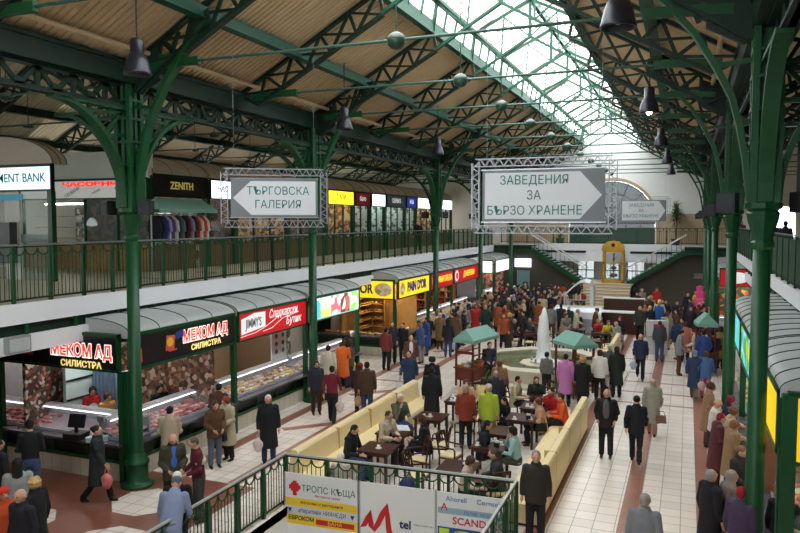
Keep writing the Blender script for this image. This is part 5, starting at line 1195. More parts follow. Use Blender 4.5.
    for i, s in enumerate((1, -1)):
        kx, an = legs[i]; kx = Vector((s * kx[0], kx[1], kx[2])); an = Vector((s * an[0], an[1], an[2])); hp = Vector((s * .085, 0, hz))
        if kind == 'body': lo.tube([hp, hp.lerp(kx, .5), kx, kx.lerp(an, .35), an], [.08, .068, .05, .05, .034], 12)
        if kind == 'trousers': lo.tube([hp, hp.lerp(kx, .5), kx, kx.lerp(an, .4), kx.lerp(an, 1.0)], [.102, .092, .076, .072, .066], 14); lo.ell(kx, (.077,) * 3)
        if kind == 'body' or kind == 'shoe_%d' % i:
            g = 1.0 if kind != 'body' else .8; z = an.z - .045
            lo.tube([an + Vector((0, .04, -.04)), an + Vector((0, -.05, -.048)), an + Vector((0, -.15, -.06))], [.042 * g, .042 * g, .032 * g], 10); lo.tube([an + Vector((0, 0, .02)), an + Vector((0, .01, -.04))], [.045 * g, .045 * g], 10)
    if kind == 'trousers':
        n = MB()
        vs0 = [(hz - .1, .15, .12), (hz, .175, .135), (hz + .12, .16, .12)]; loft(lo, [(z, rx, ry, 0) for z, rx, ry in vs0])
    if kind == 'body' and sit: loft(lo, [(.42, .14, .11, 0), (.52, .15, .12, 0)])
    lean = {'lean': .5, 'front': .08, 'sit': .18, 'chin': .14, 'read': .16}.get(pose, .02); hd = {'front': .28, 'read': .35, 'sit': .1, 'lean': .1, 'chin': .1}.get(pose, .03)
    out = []
    for x, y, z in up.v:
        if z > 1.44:        # head nod about the neck
            f = min(1, (z - 1.44) / .09); a = hd * f; dy, dz = y - .01, z - 1.48; y, z = .01 + dy * math.cos(a) - dz * math.sin(a), 1.48 + dy * math.sin(a) + dz * math.cos(a)
        f = min(1, max(0, (z - .82) / .2)); a = lean * f; dz = z - .92; y, z = y * math.cos(a) - dz * math.sin(a), .92 + y * math.sin(a) + dz * math.cos(a)
        out.append((x, y, z - (.41 if sit else 0)))
    up.v = out; up.add(lo.v, lo.f); return up
VOX = {'body': .0125, 'eye_0': .004, 'eye_1': .004}
PM = {}
def pmesh(pose, kind):
    if (pose, kind) in PM: return PM[(pose, kind)]
    b = _skin_parts(pose, kind)
    me = bpy.data.meshes.new('t'); me.from_pydata(b.v, [], b.f)
    bm = bmesh.new(); bm.from_mesh(me); bmesh.ops.recalc_face_normals(bm, faces=bm.faces); bm.to_mesh(me); bm.free()
    o = bpy.data.objects.new('t', me); COL.objects.link(o)
    m = o.modifiers.new('r', 'REMESH'); m.mode = 'VOXEL'; m.voxel_size = VOX.get(kind, .019)
    if kind != 'body':
        s = o.modifiers.new('s', 'SMOOTH'); s.iterations = 3; s.factor = .5
    else:
        s = o.modifiers.new('s', 'SMOOTH'); s.iterations = 1; s.factor = .5
    dg = bpy.context.evaluated_depsgraph_get(); r = bpy.data.meshes.new_from_object(o.evaluated_get(dg)); bpy.data.objects.remove(o)
    r.shade_smooth(); r.materials.clear(); r.materials.append(mat('skin', (206, 156, 132), .55, noise=.05)); r.name = kind
    PM[(pose, kind)] = r; return r
def cmat(c, rough=.85): return mat('cloth_%d_%d_%d' % tuple(c), c, rough, noise=.14, scale=7)
NM = {'short': 'hair', 'long': 'hair', 'bob': 'hair', 'curly': 'hair', 'bald': 'hair', 'bun': 'hair', 'beret': 'hat', 'knit': 'hat', 'cap': 'hat', 'scarf': 'headscarf'}
WRIST = {'stand': (.26, -.08, .78), 'front': (.1, -.33, .95), 'walk': (.24, .1, .8), 'pocket': (.27, .0, .9), 'phone': (.26, -.08, .78)}
def bag(loc, kind, c, label):
    if kind == 'plastic':
        t = thing('plastic_bag', label, 'bag', loc); b = MB(); b.ell((0, 0, -.26), (.13, .09, .17), 12, 8); b.v = [(x * (1 + .18 * math.sin(23 * z + 9 * y)), y * (1 + .2 * math.sin(31 * z + 7 * x)), z) for x, y, z in b.v]
        b.done('sack', cmat(c, .5), t, True); MB().path([(-.05, 0, -.12), (-.03, 0, .0), (.03, 0, 0), (.05, 0, -.12)], .02, .01, up=(0, 1, 0)).done('handles', cmat(c, .5), t)
    else:
        t = thing('handbag', label, 'bag', loc); b = MB(); b.prism([(-.15, -.3), (.15, -.3), (.13, -.1), (-.13, -.1)], 'y', -.06, .06); b.done('bag_body', cmat(c, .5), t)
        MB().path([(-.11, 0, -.1), (-.07, 0, .02), (.07, 0, .02), (.11, 0, -.1)], .018, .012, up=(0, 1, 0)).done('strap', cmat(c, .5), t)
def person(x, y, z, rz, h, pose, outer, oc, bc, hair, hc, label, group, extra=None, skin=0):
    s = h / 1.72
    me = pmesh(pose, 'body'); o = bpy.data.objects.new('person', me); COL.objects.link(o); o.location = (x, y, z); o.rotation_euler.z = rz; o.scale = (s, s, s); tag(o, label, 'person', group)
    def part(nm, kind, m):
        p = bpy.data.objects.new(nm, pmesh(pose, kind)); COL.objects.link(p); p.parent = o
        p.material_slots[0].link = 'OBJECT'; p.material_slots[0].material = m
    part({'jacket': 'jacket', 'coat': 'coat', 'sweater': 'sweater'}[outer], outer, cmat(oc)); part('trousers', 'trousers', cmat(bc)); part('shoe', 'shoe_0', mat('dark_shoe', (30, 26, 26), .5)); part('shoe', 'shoe_1', mat('dark_shoe', (30, 26, 26), .5)); part(NM[hair], hair, cmat(hc, .8))
    if math.hypot(x, y) < 24: part('eye', 'eye_0', mat('dark_eye', (40, 30, 28), .3)); part('eye', 'eye_1', mat('dark_eye', (40, 30, 28), .3))
    if extra:
        if extra[0] in ('plastic', 'handbag'):
            w = Vector(WRIST.get(pose, WRIST['stand'])); 
            if len(extra) > 3 and extra[3] == 'L': w.x = -w.x
            elif pose == 'walk': w = Vector((-.24, -.25, .84))
            w = Matrix.Rotation(rz, 3, 'Z') @ (w * s); bag((x + w.x, y + w.y, z + w.z), extra[0], extra[1], extra[2])
        elif extra[0] == 'shirt':
            b = MB(); b.ell((0, -.09, 1.22), (.1, .084, .27), 14, 10)
            if pose in ('sit', 'read', 'chin'): b.v = [(q[0], q[1] - .03, q[2] - .41) for q in b.v]
            b.done('shirt', cmat(extra[1]), o, True)
        elif extra[0] == 'stripe':
            b = MB(); b.lathe([(.196, 1.2), (.2, 1.22), (.2, 1.27), (.196, 1.29)], 20); b.v = [(q[0] * 1.0, q[1] * .72, q[2]) for q in b.v]; b.done('chest_stripe', cmat(extra[1]), o, True)
        elif extra[0] == 'apron':
            b = MB(); b.ell((0, -.1, 1.08), (.13, .07, .34), 12, 10); b.done('apron', cmat(extra[1]), o, True)
    return o
PEOPLE = [
(-12.76, 10.78, 0.0, -2.41, 1.8, 'front', 'sweater', (26, 26, 30), (66, 84, 116), 'short', (28, 22, 20), 'man in black sweater and blue jeans, back turned, at the butcher counter on the left', None, None),
(-11.49, 11.34, 0.0, 2.1, 1.68, 'walk', 'coat', (36, 44, 44), (26, 26, 30), 'bun', (28, 22, 20), 'woman in a dark leather coat striding past the stalls with a red and white bag', None, ('plastic', (214, 120, 116), 'red and white plastic bag carried by the striding woman')),
(-11.11, 9.11, 0.0, -2.34, 1.72, 'stand', 'jacket', (150, 152, 150), (44, 56, 84), 'long', (28, 22, 20), 'black-haired person in a light grey hooded top, back turned, bottom left', None, None),
(-10.16, 8.64, 0.0, -1.58, 1.66, 'stand', 'coat', (26, 26, 30), (26, 26, 30), 'curly', (196, 160, 104), 'woman with curly blond hair and black coat, bottom left', None, ('handbag', (170, 40, 44), 'small red handbag beside the curly blond woman')),
(-9.73, 8.03, 0.0, 0.01, 1.75, 'stand', 'jacket', (34, 34, 42), (26, 26, 30), 'bald', (150, 148, 146), 'balding grey man in dark jacket in profile, bottom left corner', None, None),
(-10.29, 8.16, 0.0, 1.25, 1.64, 'stand', 'coat', (190, 74, 34), (84, 56, 42), 'knit', (200, 52, 30), 'person in orange coat and red knitted hat at the left edge', None, None),
(-12.43, 9.78, 0.0, 3.0, 1.72, 'stand', 'coat', (26, 26, 30), (26, 26, 30), 'short', (28, 22, 20), 'dark figure cut off by the left edge of the picture', None, None),
(-9.54, 11.38, 0.0, 0.87, 1.76, 'front', 'jacket', (66, 62, 44), (26, 26, 30), 'bald', (70, 46, 32), 'man in olive jacket over a bright blue shirt looking down, beside the first column', None, ('shirt', (70, 110, 200))),
(-11.05, 13.1, 0.0, -2.62, 1.7, 'front', 'coat', (176, 160, 136), (26, 26, 30), 'short', (28, 22, 20), 'person in beige coat, back turned, at the long meat case', None, None),
(-8.92, 11.4, 0.0, -0.65, 1.74, 'front', 'sweater', (92, 30, 44), (60, 60, 62), 'short', (90, 80, 74), 'man in a maroon sweater with a white chest stripe, facing left', None, ('stripe', (206, 200, 196))),
(-8.11, 9.78, 0.0, -2.54, 1.66, 'stand', 'jacket', (26, 26, 30), (44, 56, 84), 'short', (222, 218, 210), 'white-haired person in black leather jacket beside the grey cap', None, None),
(-7.86, 9.28, 0.0, -2.79, 1.74, 'lean', 'jacket', (128, 138, 166), (96, 100, 116), 'cap', (96, 98, 102), 'man in grey cap and blue-grey jacket leaning on the stairwell railing', None, None),
(-10.53, 14.09, 0.0, 0.99, 1.68, 'front', 'jacket', (92, 66, 44), (90, 100, 116), 'long', (70, 46, 32), 'woman in a brown fur-collared jacket and jeans turning from the meat case', None, None),
(-10.55, 14.68, 0.0, -0.25, 1.64, 'front', 'coat', (190, 176, 148), (26, 26, 30), 'bob', (140, 60, 34), 'red-haired woman in a beige coat and black trousers by the meat case', None, ('handbag', (26, 26, 30), 'black handbag of the red-haired woman in beige')),
(-11.35, 15.37, 0.0, -2.77, 1.72, 'front', 'coat', (74, 46, 38), (26, 26, 30), 'short', (28, 22, 20), 'person in a dark brown coat bending to the end of the meat case', None, None),
(-9.45, 14.79, 0.0, 0.66, 1.74, 'stand', 'coat', (28, 28, 32), (44, 56, 84), 'short', (222, 218, 210), 'elderly white-haired man in a dark coat walking alone in the left aisle', None, ('plastic', (226, 210, 206), 'white and red plastic bag of the elderly man', 'L')),
(-10.56, 19.26, 0.0, 0.76, 1.68, 'stand', 'jacket', (44, 48, 58), (58, 42, 34), 'bob', (70, 46, 32), 'woman in a dark navy jacket and pale blouse facing the viewer beside the second column', None, ('handbag', (26, 26, 30), 'black bag held by the woman beside the second column')),
(-9.62, 18.51, 0.0, -2.84, 1.74, 'walk', 'sweater', (110, 30, 50), (26, 26, 30), 'short', (28, 22, 20), 'person in a maroon hooded sweater walking away beside the bench', None, ('plastic', (210, 196, 190), 'pale carrier bag of the person in maroon', 'L')),
(-9.21, 19.58, 0.0, -2.84, 1.66, 'stand', 'jacket', (60, 36, 40), (26, 26, 30), 'bob', (110, 30, 34), 'woman with dark red hair and a pink scarf, back turned', None, None),
(-8.87, 19.34, 0.0, -2.75, 1.76, 'stand', 'jacket', (74, 56, 44), (44, 56, 84), 'short', (28, 22, 20), 'man in a brown leather jacket and jeans, back turned, next to the pink scarf', None, ('plastic', (180, 140, 100), 'tan paper bag beside the man in brown leather')),
(-11.35, 21.56, 0.0, -2.83, 1.74, 'stand', 'coat', (206, 196, 180), (176, 176, 176), 'short', (28, 22, 20), 'person in a long cream coat at the photograph stall', None, None),
(-11.35, 22.7, 0.0, -2.94, 1.72, 'front', 'coat', (222, 104, 36), (58, 42, 34), 'bob', (70, 46, 32), 'person in a bright orange coat at the photograph stall', None, None),
(-11.35, 22.95, 0.0, -3.03, 1.8, 'front', 'coat', (26, 26, 30), (26, 26, 30), 'long', (28, 22, 20), 'tall woman in black with long hair beside the orange coat', None, ('plastic', (220, 210, 40), 'bright yellow carrier bag of the woman in black', 'L')),
(-11.2, 22.95, 0.0, -1.64, 1.72, 'stand', 'jacket', (92, 70, 56), (44, 56, 84), 'bob', (70, 46, 32), 'person in brown jacket and jeans by the post of the photograph stall', None, ('plastic', (206, 140, 150), 'pink bag by the photograph stall')),
(-11.34, 27.24, 0.0, 0.48, 1.8, 'pocket', 'jacket', (44, 48, 56), (26, 26, 30), 'short', (28, 22, 20), 'man in dark jacket with pale lining facing the viewer under the bakery board', None, None),
(-8.36, 21.52, 0.0, 0.11, 1.76, 'walk', 'jacket', (46, 62, 92), (44, 56, 84), 'short', (28, 22, 20), 'man in a dark blue jacket and jeans walking towards the viewer', None, ('plastic', (200, 206, 220), 'pale blue bag of the man in the blue jacket')),
(-9.52, 24.71, 0.0, 0.46, 1.74, 'stand', 'coat', (92, 60, 46), (58, 42, 34), 'bald', (150, 148, 146), 'bald man in a brown coat and white collar behind the blue jacket', None, ('shirt', (216, 212, 206))),
(-11.01, 27.66, 0.0, -0.14, 1.72, 'stand', 'jacket', (30, 30, 34), (26, 26, 30), 'short', (28, 22, 20), 'man in black jacket with a yellow collar left of the bakery counter', None, None),
(-11.12, 26.1, 0.0, 3.02, 1.72, 'stand', 'jacket', (120, 50, 54), (26, 26, 30), 'short', (28, 22, 20), 'person in a dull red jacket behind the man with pale lining', None, None),
(-10.31, 27.94, 0.0, -1.74, 1.72, 'front', 'jacket', (60, 80, 122), (128, 128, 130), 'bob', (130, 80, 60), 'woman in a blue denim jacket reading a note near the bakery', None, None),
(-7.45, 21.22, 0.0, -2.98, 1.68, 'stand', 'jacket', (26, 26, 30), (26, 26, 30), 'curly', (28, 22, 20), 'woman with big dark curly hair, back turned, left of the vendor cart', None, None),
(-6.78, 19.29, 0.0, -2.89, 1.78, 'stand', 'coat', (26, 26, 30), (34, 34, 42), 'short', (28, 22, 20), 'man in a long black coat standing inside the café benches', None, None),
(-10.62, 31.33, 0.0, 3.12, 1.72, 'stand', 'coat', (120, 98, 66), (84, 56, 42), 'bob', (206, 190, 160), 'blond woman in a long tan coat by the third left column', None, None),
(-9.67, 29.64, 0.0, -2.91, 1.66, 'stand', 'jacket', (36, 38, 48), (60, 74, 100), 'long', (28, 22, 20), 'dark-haired woman in a short navy jacket and jeans, back turned', None, ('plastic', (150, 180, 220), 'light blue bag of the woman in the navy jacket', 'L')),
(-9.93, 31.61, 0.0, 2.92, 1.72, 'stand', 'coat', (104, 84, 64), (26, 26, 30), 'bob', (70, 46, 32), 'person in a brown coat with a yellow bag right of the third left column', None, ('plastic', (222, 206, 50), 'yellow bag beside the brown coat')),
(-6.5, 24.63, 0.0, 0.52, 1.7, 'front', 'sweater', (40, 50, 62), (26, 26, 30), 'short', (28, 22, 20), 'vendor in a dark sweater under the canopy of the left cart', None, None),
(-10.79, 38.42, 0.0, -2.96, 1.76, 'stand', 'coat', (116, 100, 96), (66, 84, 116), 'short', (70, 46, 32), 'broad person in a taupe coat and jeans, back turned, behind the left cart', None, None),
(-9.24, 36.83, 0.0, 3.13, 1.66, 'stand', 'coat', (150, 84, 44), (26, 26, 30), 'bob', (70, 46, 32), 'woman in a rust-orange coat with a white bag, back turned', None, ('plastic', (216, 216, 220), 'white bag of the woman in the rust coat', 'L')),
(-11.1, 41.76, 0.0, 2.35, 1.72, 'stand', 'coat', (204, 130, 50), (26, 26, 30), 'short', (28, 22, 20), 'person in a yellow-orange jacket behind the taupe coat', None, None),
(-7.17, 14.62, 0.0, 1.5, 1.74, 'read', 'jacket', (26, 26, 30), (66, 84, 116), 'short', (28, 22, 20), 'seated man in a black track top looking down on the left bench', None, None),
(-6.63, 13.09, 0.0, -2.85, 1.5, 'sit', 'sweater', (206, 190, 176), (176, 176, 176), 'short', (222, 218, 210), 'white-haired head just behind the advertising railing', None, None),
(-6.84, 15.97, 0.0, 1.19, 1.76, 'sit', 'coat', (190, 172, 150), (26, 26, 30), 'short', (60, 52, 46), 'seated man in a beige jacket with a newspaper on the left bench', None, ('shirt', (34, 34, 36))),
(-7.19, 17.7, 0.0, 0.91, 1.76, 'chin', 'jacket', (86, 88, 72), (52, 66, 110), 'short', (222, 218, 210), 'white-haired man in a grey-green jacket with hand on chin on the left bench', None, None),
(-5.75, 16.02, 0.0, -1.4, 1.7, 'sit', 'jacket', (26, 26, 30), (26, 26, 30), 'bob', (74, 46, 36), 'dark-haired person in black at the newspaper table, seen from behind', None, None),
(-5.31, 17.8, 0.0, -2.89, 1.7, 'stand', 'jacket', (140, 58, 38), (26, 26, 30), 'bob', (166, 140, 124), 'woman in a rust-red leather jacket standing, back turned, in the café', None, None),
(-4.75, 18.03, 0.0, -3.02, 1.7, 'stand', 'jacket', (170, 190, 60), (120, 120, 90), 'knit', (196, 180, 166), 'woman in a lime green jacket standing, back turned, in the café', None, None),
(-6.05, 20.3, 0.0, 0.38, 1.72, 'sit', 'sweater', (206, 170, 128), (26, 26, 30), 'bob', (84, 56, 42), 'person in a tan top seated facing the viewer behind the rust-red jacket', None, None),
(-5.61, 20.48, 0.0, 2.89, 1.72, 'sit', 'sweater', (230, 206, 150), (26, 26, 30), 'bob', (70, 46, 32), 'person in pale yellow seated left of the grey-haired vest', None, None),
(-5.13, 20.27, 0.0, -2.93, 1.6, 'stand', 'jacket', (44, 46, 60), (34, 34, 42), 'short', (150, 148, 146), 'grey-haired person in a navy vest, back turned, behind the lime jacket', None, None),
(-5.33, 21.54, 0.0, 3.12, 1.68, 'stand', 'coat', (140, 100, 72), (84, 56, 42), 'bob', (120, 76, 50), 'person in a brown coat by the wheel of the left cart', None, None),
(-4.78, 21.11, 0.0, 1.44, 1.74, 'sit', 'jacket', (196, 178, 150), (26, 26, 30), 'short', (28, 22, 20), 'seated dark-haired man in a beige jacket in profile', None, None),
(-4.19, 21.5, 0.0, 0.28, 1.7, 'sit', 'jacket', (38, 44, 42), (26, 26, 30), 'long', (84, 58, 42), 'woman with long brown hair in dark green seated facing the viewer', None, None),
(-4.5, 19.16, 0.0, -0.82, 1.5, 'sit', 'sweater', (26, 26, 30), (26, 26, 30), 'long', (28, 22, 20), 'dark-haired child in black seated by the napkin holder table', None, None),
(-3.48, 18.84, 0.0, -1.21, 1.7, 'sit', 'jacket', (204, 160, 130), (26, 26, 30), 'bob', (110, 64, 48), 'woman in a peach jacket on the right bench with a black handbag', None, ('handbag', (26, 26, 30), 'black handbag on the right bench')),
(-3.43, 20.1, 0.0, -0.35, 1.72, 'sit', 'jacket', (170, 34, 34), (26, 26, 30), 'short', (28, 22, 20), 'person in red seated at the end of the right bench', None, None),
(-3.01, 19.51, 0.0, -1.24, 1.72, 'sit', 'jacket', (216, 92, 40), (26, 26, 30), 'short', (70, 46, 32), 'person in orange seated at the end of the right bench', None, None),
(-4.4, 16.1, 0.0, 1.66, 1.72, 'sit', 'jacket', (30, 34, 40), (26, 26, 30), 'long', (28, 22, 20), 'woman with long black hair and a black leather jacket seated mid café', None, None),
(-3.54, 16.0, 0.0, -1.44, 1.66, 'chin', 'sweater', (150, 190, 196), (70, 74, 60), 'bob', (28, 22, 20), 'person in a pale teal sweater resting head on hand', None, None),
(-3.48, 14.15, 0.0, -1.24, 1.74, 'sit', 'jacket', (58, 58, 56), (34, 34, 42), 'short', (76, 70, 66), 'grey-haired man in a dark suit bending over the front table', None, None),
(-4.13, 13.75, 0.0, 1.6, 1.62, 'read', 'sweater', (200, 180, 164), (26, 26, 30), 'bob', (70, 48, 44), 'hunched person in beige bent over the small front table', None, None),
(-2.5, 12.93, 0.0, 0.19, 1.76, 'stand', 'jacket', (52, 48, 44), (34, 34, 42), 'short', (128, 126, 122), 'grey-haired man in a dark jacket facing the viewer at the right end of the railing', None, None),
(-3.55, 23.12, 0.0, -3.13, 1.72, 'stand', 'coat', (196, 124, 180), (26, 26, 30), 'short', (28, 22, 20), 'person in a lilac-pink coat, back turned, at the right cart', None, None),
(-3.01, 23.12, 0.0, -3.05, 1.66, 'stand', 'coat', (28, 28, 30), (26, 26, 30), 'curly', (190, 140, 90), 'curly blond person in a black leather coat at the right cart', None, None),
(-2.62, 24.38, 0.0, 3.07, 1.7, 'stand', 'jacket', (222, 218, 212), (26, 26, 30), 'bob', (70, 46, 32), 'dark-haired person in a white jacket and black trousers at the right cart', None, None),
(-2.4, 25.38, 0.0, 2.97, 1.72, 'stand', 'coat', (92, 92, 88), (26, 26, 30), 'beret', (206, 204, 198), 'person in a grey coat and white beret beside the white jacket', None, ('plastic', (206, 196, 60), 'yellow-green bag below the white beret')),
(-2.13, 24.95, 0.0, -2.79, 1.74, 'stand', 'coat', (36, 38, 38), (26, 26, 30), 'scarf', (30, 32, 32), 'figure in a black coat and dark headscarf beside the white beret', None, ('plastic', (206, 196, 190), 'white bag of the figure in the dark headscarf')),
(-4.3, 23.89, 0.0, 2.8, 1.6, 'stand', 'sweater', (110, 110, 104), (26, 26, 30), 'short', (28, 22, 20), 'grey figure at the left end of the right cart', None, None),
(-1.54, 28.05, 0.0, 0.05, 1.76, 'walk', 'jacket', (40, 46, 70), (26, 26, 30), 'bald', (120, 100, 90), 'balding man in a navy jacket with grey band walking towards the viewer', None, ('plastic', (170, 186, 210), 'pale bag of the walking man in navy')),
(-7.72, 33.51, 0.0, 1.45, 1.74, 'sit', 'jacket', (46, 48, 54), (26, 26, 30), 'short', (150, 148, 146), 'grey-haired man in dark jacket seated left of the water jet', None, None),
(-7.03, 34.16, 0.0, 0.38, 1.74, 'sit', 'jacket', (76, 84, 90), (26, 26, 30), 'short', (150, 120, 100), 'man in grey-blue seated facing the viewer left of the water jet', None, None),
(-7.78, 36.0, 0.0, -0.83, 1.76, 'lean', 'jacket', (40, 38, 36), (26, 26, 30), 'short', (28, 22, 20), 'man bending over with a cream coat left of the water jet', None, None),
(-6.47, 33.27, 0.0, -1.03, 1.66, 'sit', 'jacket', (90, 60, 70), (26, 26, 30), 'bob', (130, 54, 34), 'woman in mauve seated close to the water jet', None, None),
(-6.57, 38.16, 0.0, -0.0, 1.74, 'sit', 'sweater', (206, 206, 190), (26, 26, 30), 'long', (28, 22, 20), 'woman in a white blouse with long dark hair right of the water jet', None, None),
(-5.98, 37.1, 0.0, -3.07, 1.72, 'stand', 'jacket', (34, 38, 46), (26, 26, 30), 'short', (28, 22, 20), 'dark standing figure right of the white blouse', None, None),
(-5.2, 37.36, 0.0, 3.11, 1.72, 'sit', 'jacket', (60, 34, 32), (26, 26, 30), 'bob', (120, 40, 30), 'red-haired person seen from behind in front of the glass counter', None, None),
(-3.98, 35.01, 0.0, 0.99, 1.74, 'sit', 'sweater', (196, 36, 40), (26, 26, 30), 'short', (160, 120, 90), 'person in a red sweater leaning over a table behind the right cart', None, None),
(-3.41, 34.87, 0.0, 0.27, 1.72, 'sit', 'jacket', (206, 190, 60), (26, 26, 30), 'bob', (120, 80, 60), 'person with a yellow scarf at the table behind the right cart', None, None),
(-2.87, 34.36, 0.0, -2.01, 1.74, 'sit', 'coat', (150, 152, 150), (128, 128, 130), 'bald', (150, 148, 146), 'elderly person in pale grey at the right of the table behind the right cart', None, None),
(-2.96, 36.59, 0.0, -0.27, 1.72, 'sit', 'jacket', (40, 40, 52), (26, 26, 30), 'bob', (130, 54, 34), 'dark-clothed person with red hair behind the elderly one in grey', None, None),
(-5.24, 33.41, 0.0, 3.04, 1.72, 'sit', 'jacket', (150, 116, 92), (84, 56, 42), 'short', (120, 84, 60), 'brown-clothed person seated at the top of the right cart', None, None),
(-1.79, 18.38, 0.0, 0.01, 1.78, 'pocket', 'jacket', (34, 32, 34), (26, 26, 30), 'bald', (110, 86, 72), 'bald man with a black leather jacket and striped shirt walking in the right aisle', None, ('shirt', (96, 92, 96))),
(-1.06, 18.16, 0.0, -3.12, 1.72, 'walk', 'jacket', (26, 28, 36), (26, 26, 30), 'bun', (28, 22, 20), 'woman in a black jacket and black trousers walking away in the right aisle', None, None),
(-0.79, 20.68, 0.0, 3.11, 1.64, 'walk', 'coat', (150, 146, 134), (150, 110, 96), 'short', (190, 166, 140), 'elderly woman in a pale grey knee-length coat in the right aisle', None, ('handbag', (120, 90, 80), 'brown handbag of the elderly woman in grey', 'L')),
(0.32, 25.6, 0.0, 3.04, 1.66, 'walk', 'coat', (44, 58, 92), (110, 96, 96), 'knit', (110, 140, 190), 'person in a navy coat and light blue hat walking away', None, ('plastic', (196, 170, 160), 'pinkish carrier bag of the person in the light blue hat', 'L')),
(0.66, 25.62, 0.0, 3.08, 1.68, 'walk', 'jacket', (74, 104, 152), (196, 96, 124), 'bob', (84, 56, 42), 'woman in a denim-blue jacket and pink trousers walking away', None, None),
(-1.0, 32.03, 0.0, 3.09, 1.76, 'stand', 'jacket', (62, 66, 70), (66, 84, 116), 'short', (60, 50, 46), 'man with a dark backpack and jeans, back turned, right aisle', None, None),
(-0.8, 35.18, 0.0, 2.99, 1.78, 'stand', 'coat', (150, 134, 112), (196, 178, 154), 'short', (90, 70, 50), 'man in a tan coat beyond the dark backpack', None, None),
(-0.3, 32.49, 0.0, 2.8, 1.78, 'walk', 'jacket', (44, 56, 86), (176, 150, 116), 'short', (84, 56, 42), 'man in a navy and white jacket with beige trousers', None, ('plastic', (226, 206, 40), 'yellow bag between the beige trousers and the backpack')),
(0.02, 32.42, 0.0, 2.97, 1.72, 'stand', 'coat', (176, 112, 98), (26, 26, 30), 'bob', (84, 56, 42), 'woman in a dusty pink coat beside the navy and white jacket', None, None),
(0.46, 32.62, 0.0, 3.04, 1.76, 'stand', 'coat', (26, 26, 30), (26, 26, 30), 'short', (28, 22, 20), 'broad person in black right of the dusty pink coat', None, None),
(0.93, 31.24, 0.0, 3.02, 1.64, 'stand', 'sweater', (222, 214, 210), (190, 34, 44), 'long', (100, 70, 50), 'girl in a white top and red trousers by the right stalls', None, None),
(1.34, 31.41, 0.0, 2.58, 1.72, 'stand', 'coat', (160, 130, 80), (84, 56, 42), 'bob', (70, 46, 32), 'person in a mustard coat half behind the second right column', None, None),
(-2.12, 37.36, 0.0, 0.14, 1.76, 'stand', 'jacket', (56, 58, 54), (26, 26, 30), 'bald', (120, 100, 86), 'bald man in dark grey facing the viewer beyond the right bench', None, None),
(-1.68, 38.07, 0.0, 0.22, 1.7, 'phone', 'jacket', (40, 38, 44), (26, 26, 30), 'bob', (206, 160, 110), 'blond woman in black with a white scarf holding a phone', None, None),
(-1.32, 39.96, 0.0, 3.0, 1.72, 'stand', 'jacket', (52, 96, 170), (44, 56, 84), 'knit', (226, 170, 40), 'person in a bright blue jacket and yellow knitted hat', None, None),
(-1.74, 48.31, 0.0, 0.21, 1.72, 'stand', 'coat', (176, 46, 36), (26, 26, 30), 'bob', (130, 54, 34), 'woman in a red coat standing near the far steps', None, None),
(-1.45, 52.65, 0.0, 0.11, 1.84, 'stand', 'jacket', (60, 56, 56), (66, 84, 116), 'short', (150, 110, 90), 'man in dark jacket and jeans standing near the far steps', None, None),
(0.1, 45.2, 0.0, 0.09, 1.76, 'stand', 'jacket', (28, 28, 36), (26, 26, 30), 'short', (28, 22, 20), 'man in black standing alone by the dark olive wall', None, None),
(0.24, 38.22, 0.0, 0.08, 1.72, 'stand', 'jacket', (46, 40, 46), (26, 26, 30), 'short', (150, 110, 90), 'man in dark clothes left of the white wire rack', None, None),
(-0.37, 38.42, 0.0, 2.89, 1.72, 'stand', 'jacket', (70, 56, 54), (26, 26, 30), 'short', (28, 22, 20), 'dark-haired figure in brown in the thick of the right aisle', None, None),
(-2.76, 45.13, 0.0, 0.06, 1.72, 'stand', 'jacket', (34, 34, 40), (26, 26, 30), 'bob', (28, 22, 20), 'dark figure leaning on the brown bar', None, None),
(-3.29, 49.52, 0.0, 3.03, 1.76, 'stand', 'jacket', (28, 28, 32), (26, 26, 30), 'short', (28, 22, 20), 'person in black before the steps', None, None),
(-2.59, 47.25, 0.0, 0.23, 1.72, 'stand', 'coat', (150, 130, 116), (84, 56, 42), 'beret', (196, 180, 166), 'person in beige with a pale hat near the bar', None, None),
(-1.86, 43.0, 0.0, 2.92, 1.72, 'stand', 'coat', (180, 160, 110), (84, 56, 42), 'curly', (196, 160, 104), 'person with fair curly hair in a straw-coloured coat', None, None),
(0.68, 18.56, 0.0, 1.27, 1.74, 'front', 'sweater', (210, 206, 200), (36, 42, 66), 'bald', (150, 120, 100), 'balding man in a white and navy sweater at the right stall queue', None, None),
(0.71, 17.28, 0.0, 1.88, 1.7, 'front', 'coat', (92, 44, 50), (58, 42, 34), 'short', (116, 30, 44), 'person with dark red hair in a maroon leather coat at the right stalls', None, ('plastic', (60, 66, 170), 'royal blue bag at the right stall queue')),
(0.98, 16.93, 0.0, 2.04, 1.66, 'front', 'coat', (150, 120, 90), (58, 42, 34), 'bob', (130, 90, 62), 'person with light brown hair and a tan coat in the right queue', None, ('plastic', (226, 190, 40), 'yellow bag in the right stall queue', 'L')),
(1.0, 17.87, 0.0, 1.69, 1.72, 'front', 'coat', (186, 160, 132), (84, 56, 42), 'curly', (110, 76, 56), 'curly-haired person in a cream coat next to the first right column', None, None),
(0.6, 20.37, 0.0, 1.54, 1.72, 'front', 'coat', (150, 116, 90), (84, 56, 42), 'curly', (60, 40, 34), 'dark curly-haired person in light brown close to the stalls', None, None),
(1.0, 19.06, 0.0, 1.69, 1.72, 'front', 'jacket', (40, 34, 50), (26, 26, 30), 'bob', (110, 28, 40), 'person with wine-red hair in a dark jacket in the right queue', None, None),
(1.0, 14.89, 0.0, 0.98, 1.72, 'front', 'coat', (40, 38, 40), (26, 26, 30), 'short', (120, 84, 66), 'dark-coated person pressed behind the first right column', None, None),
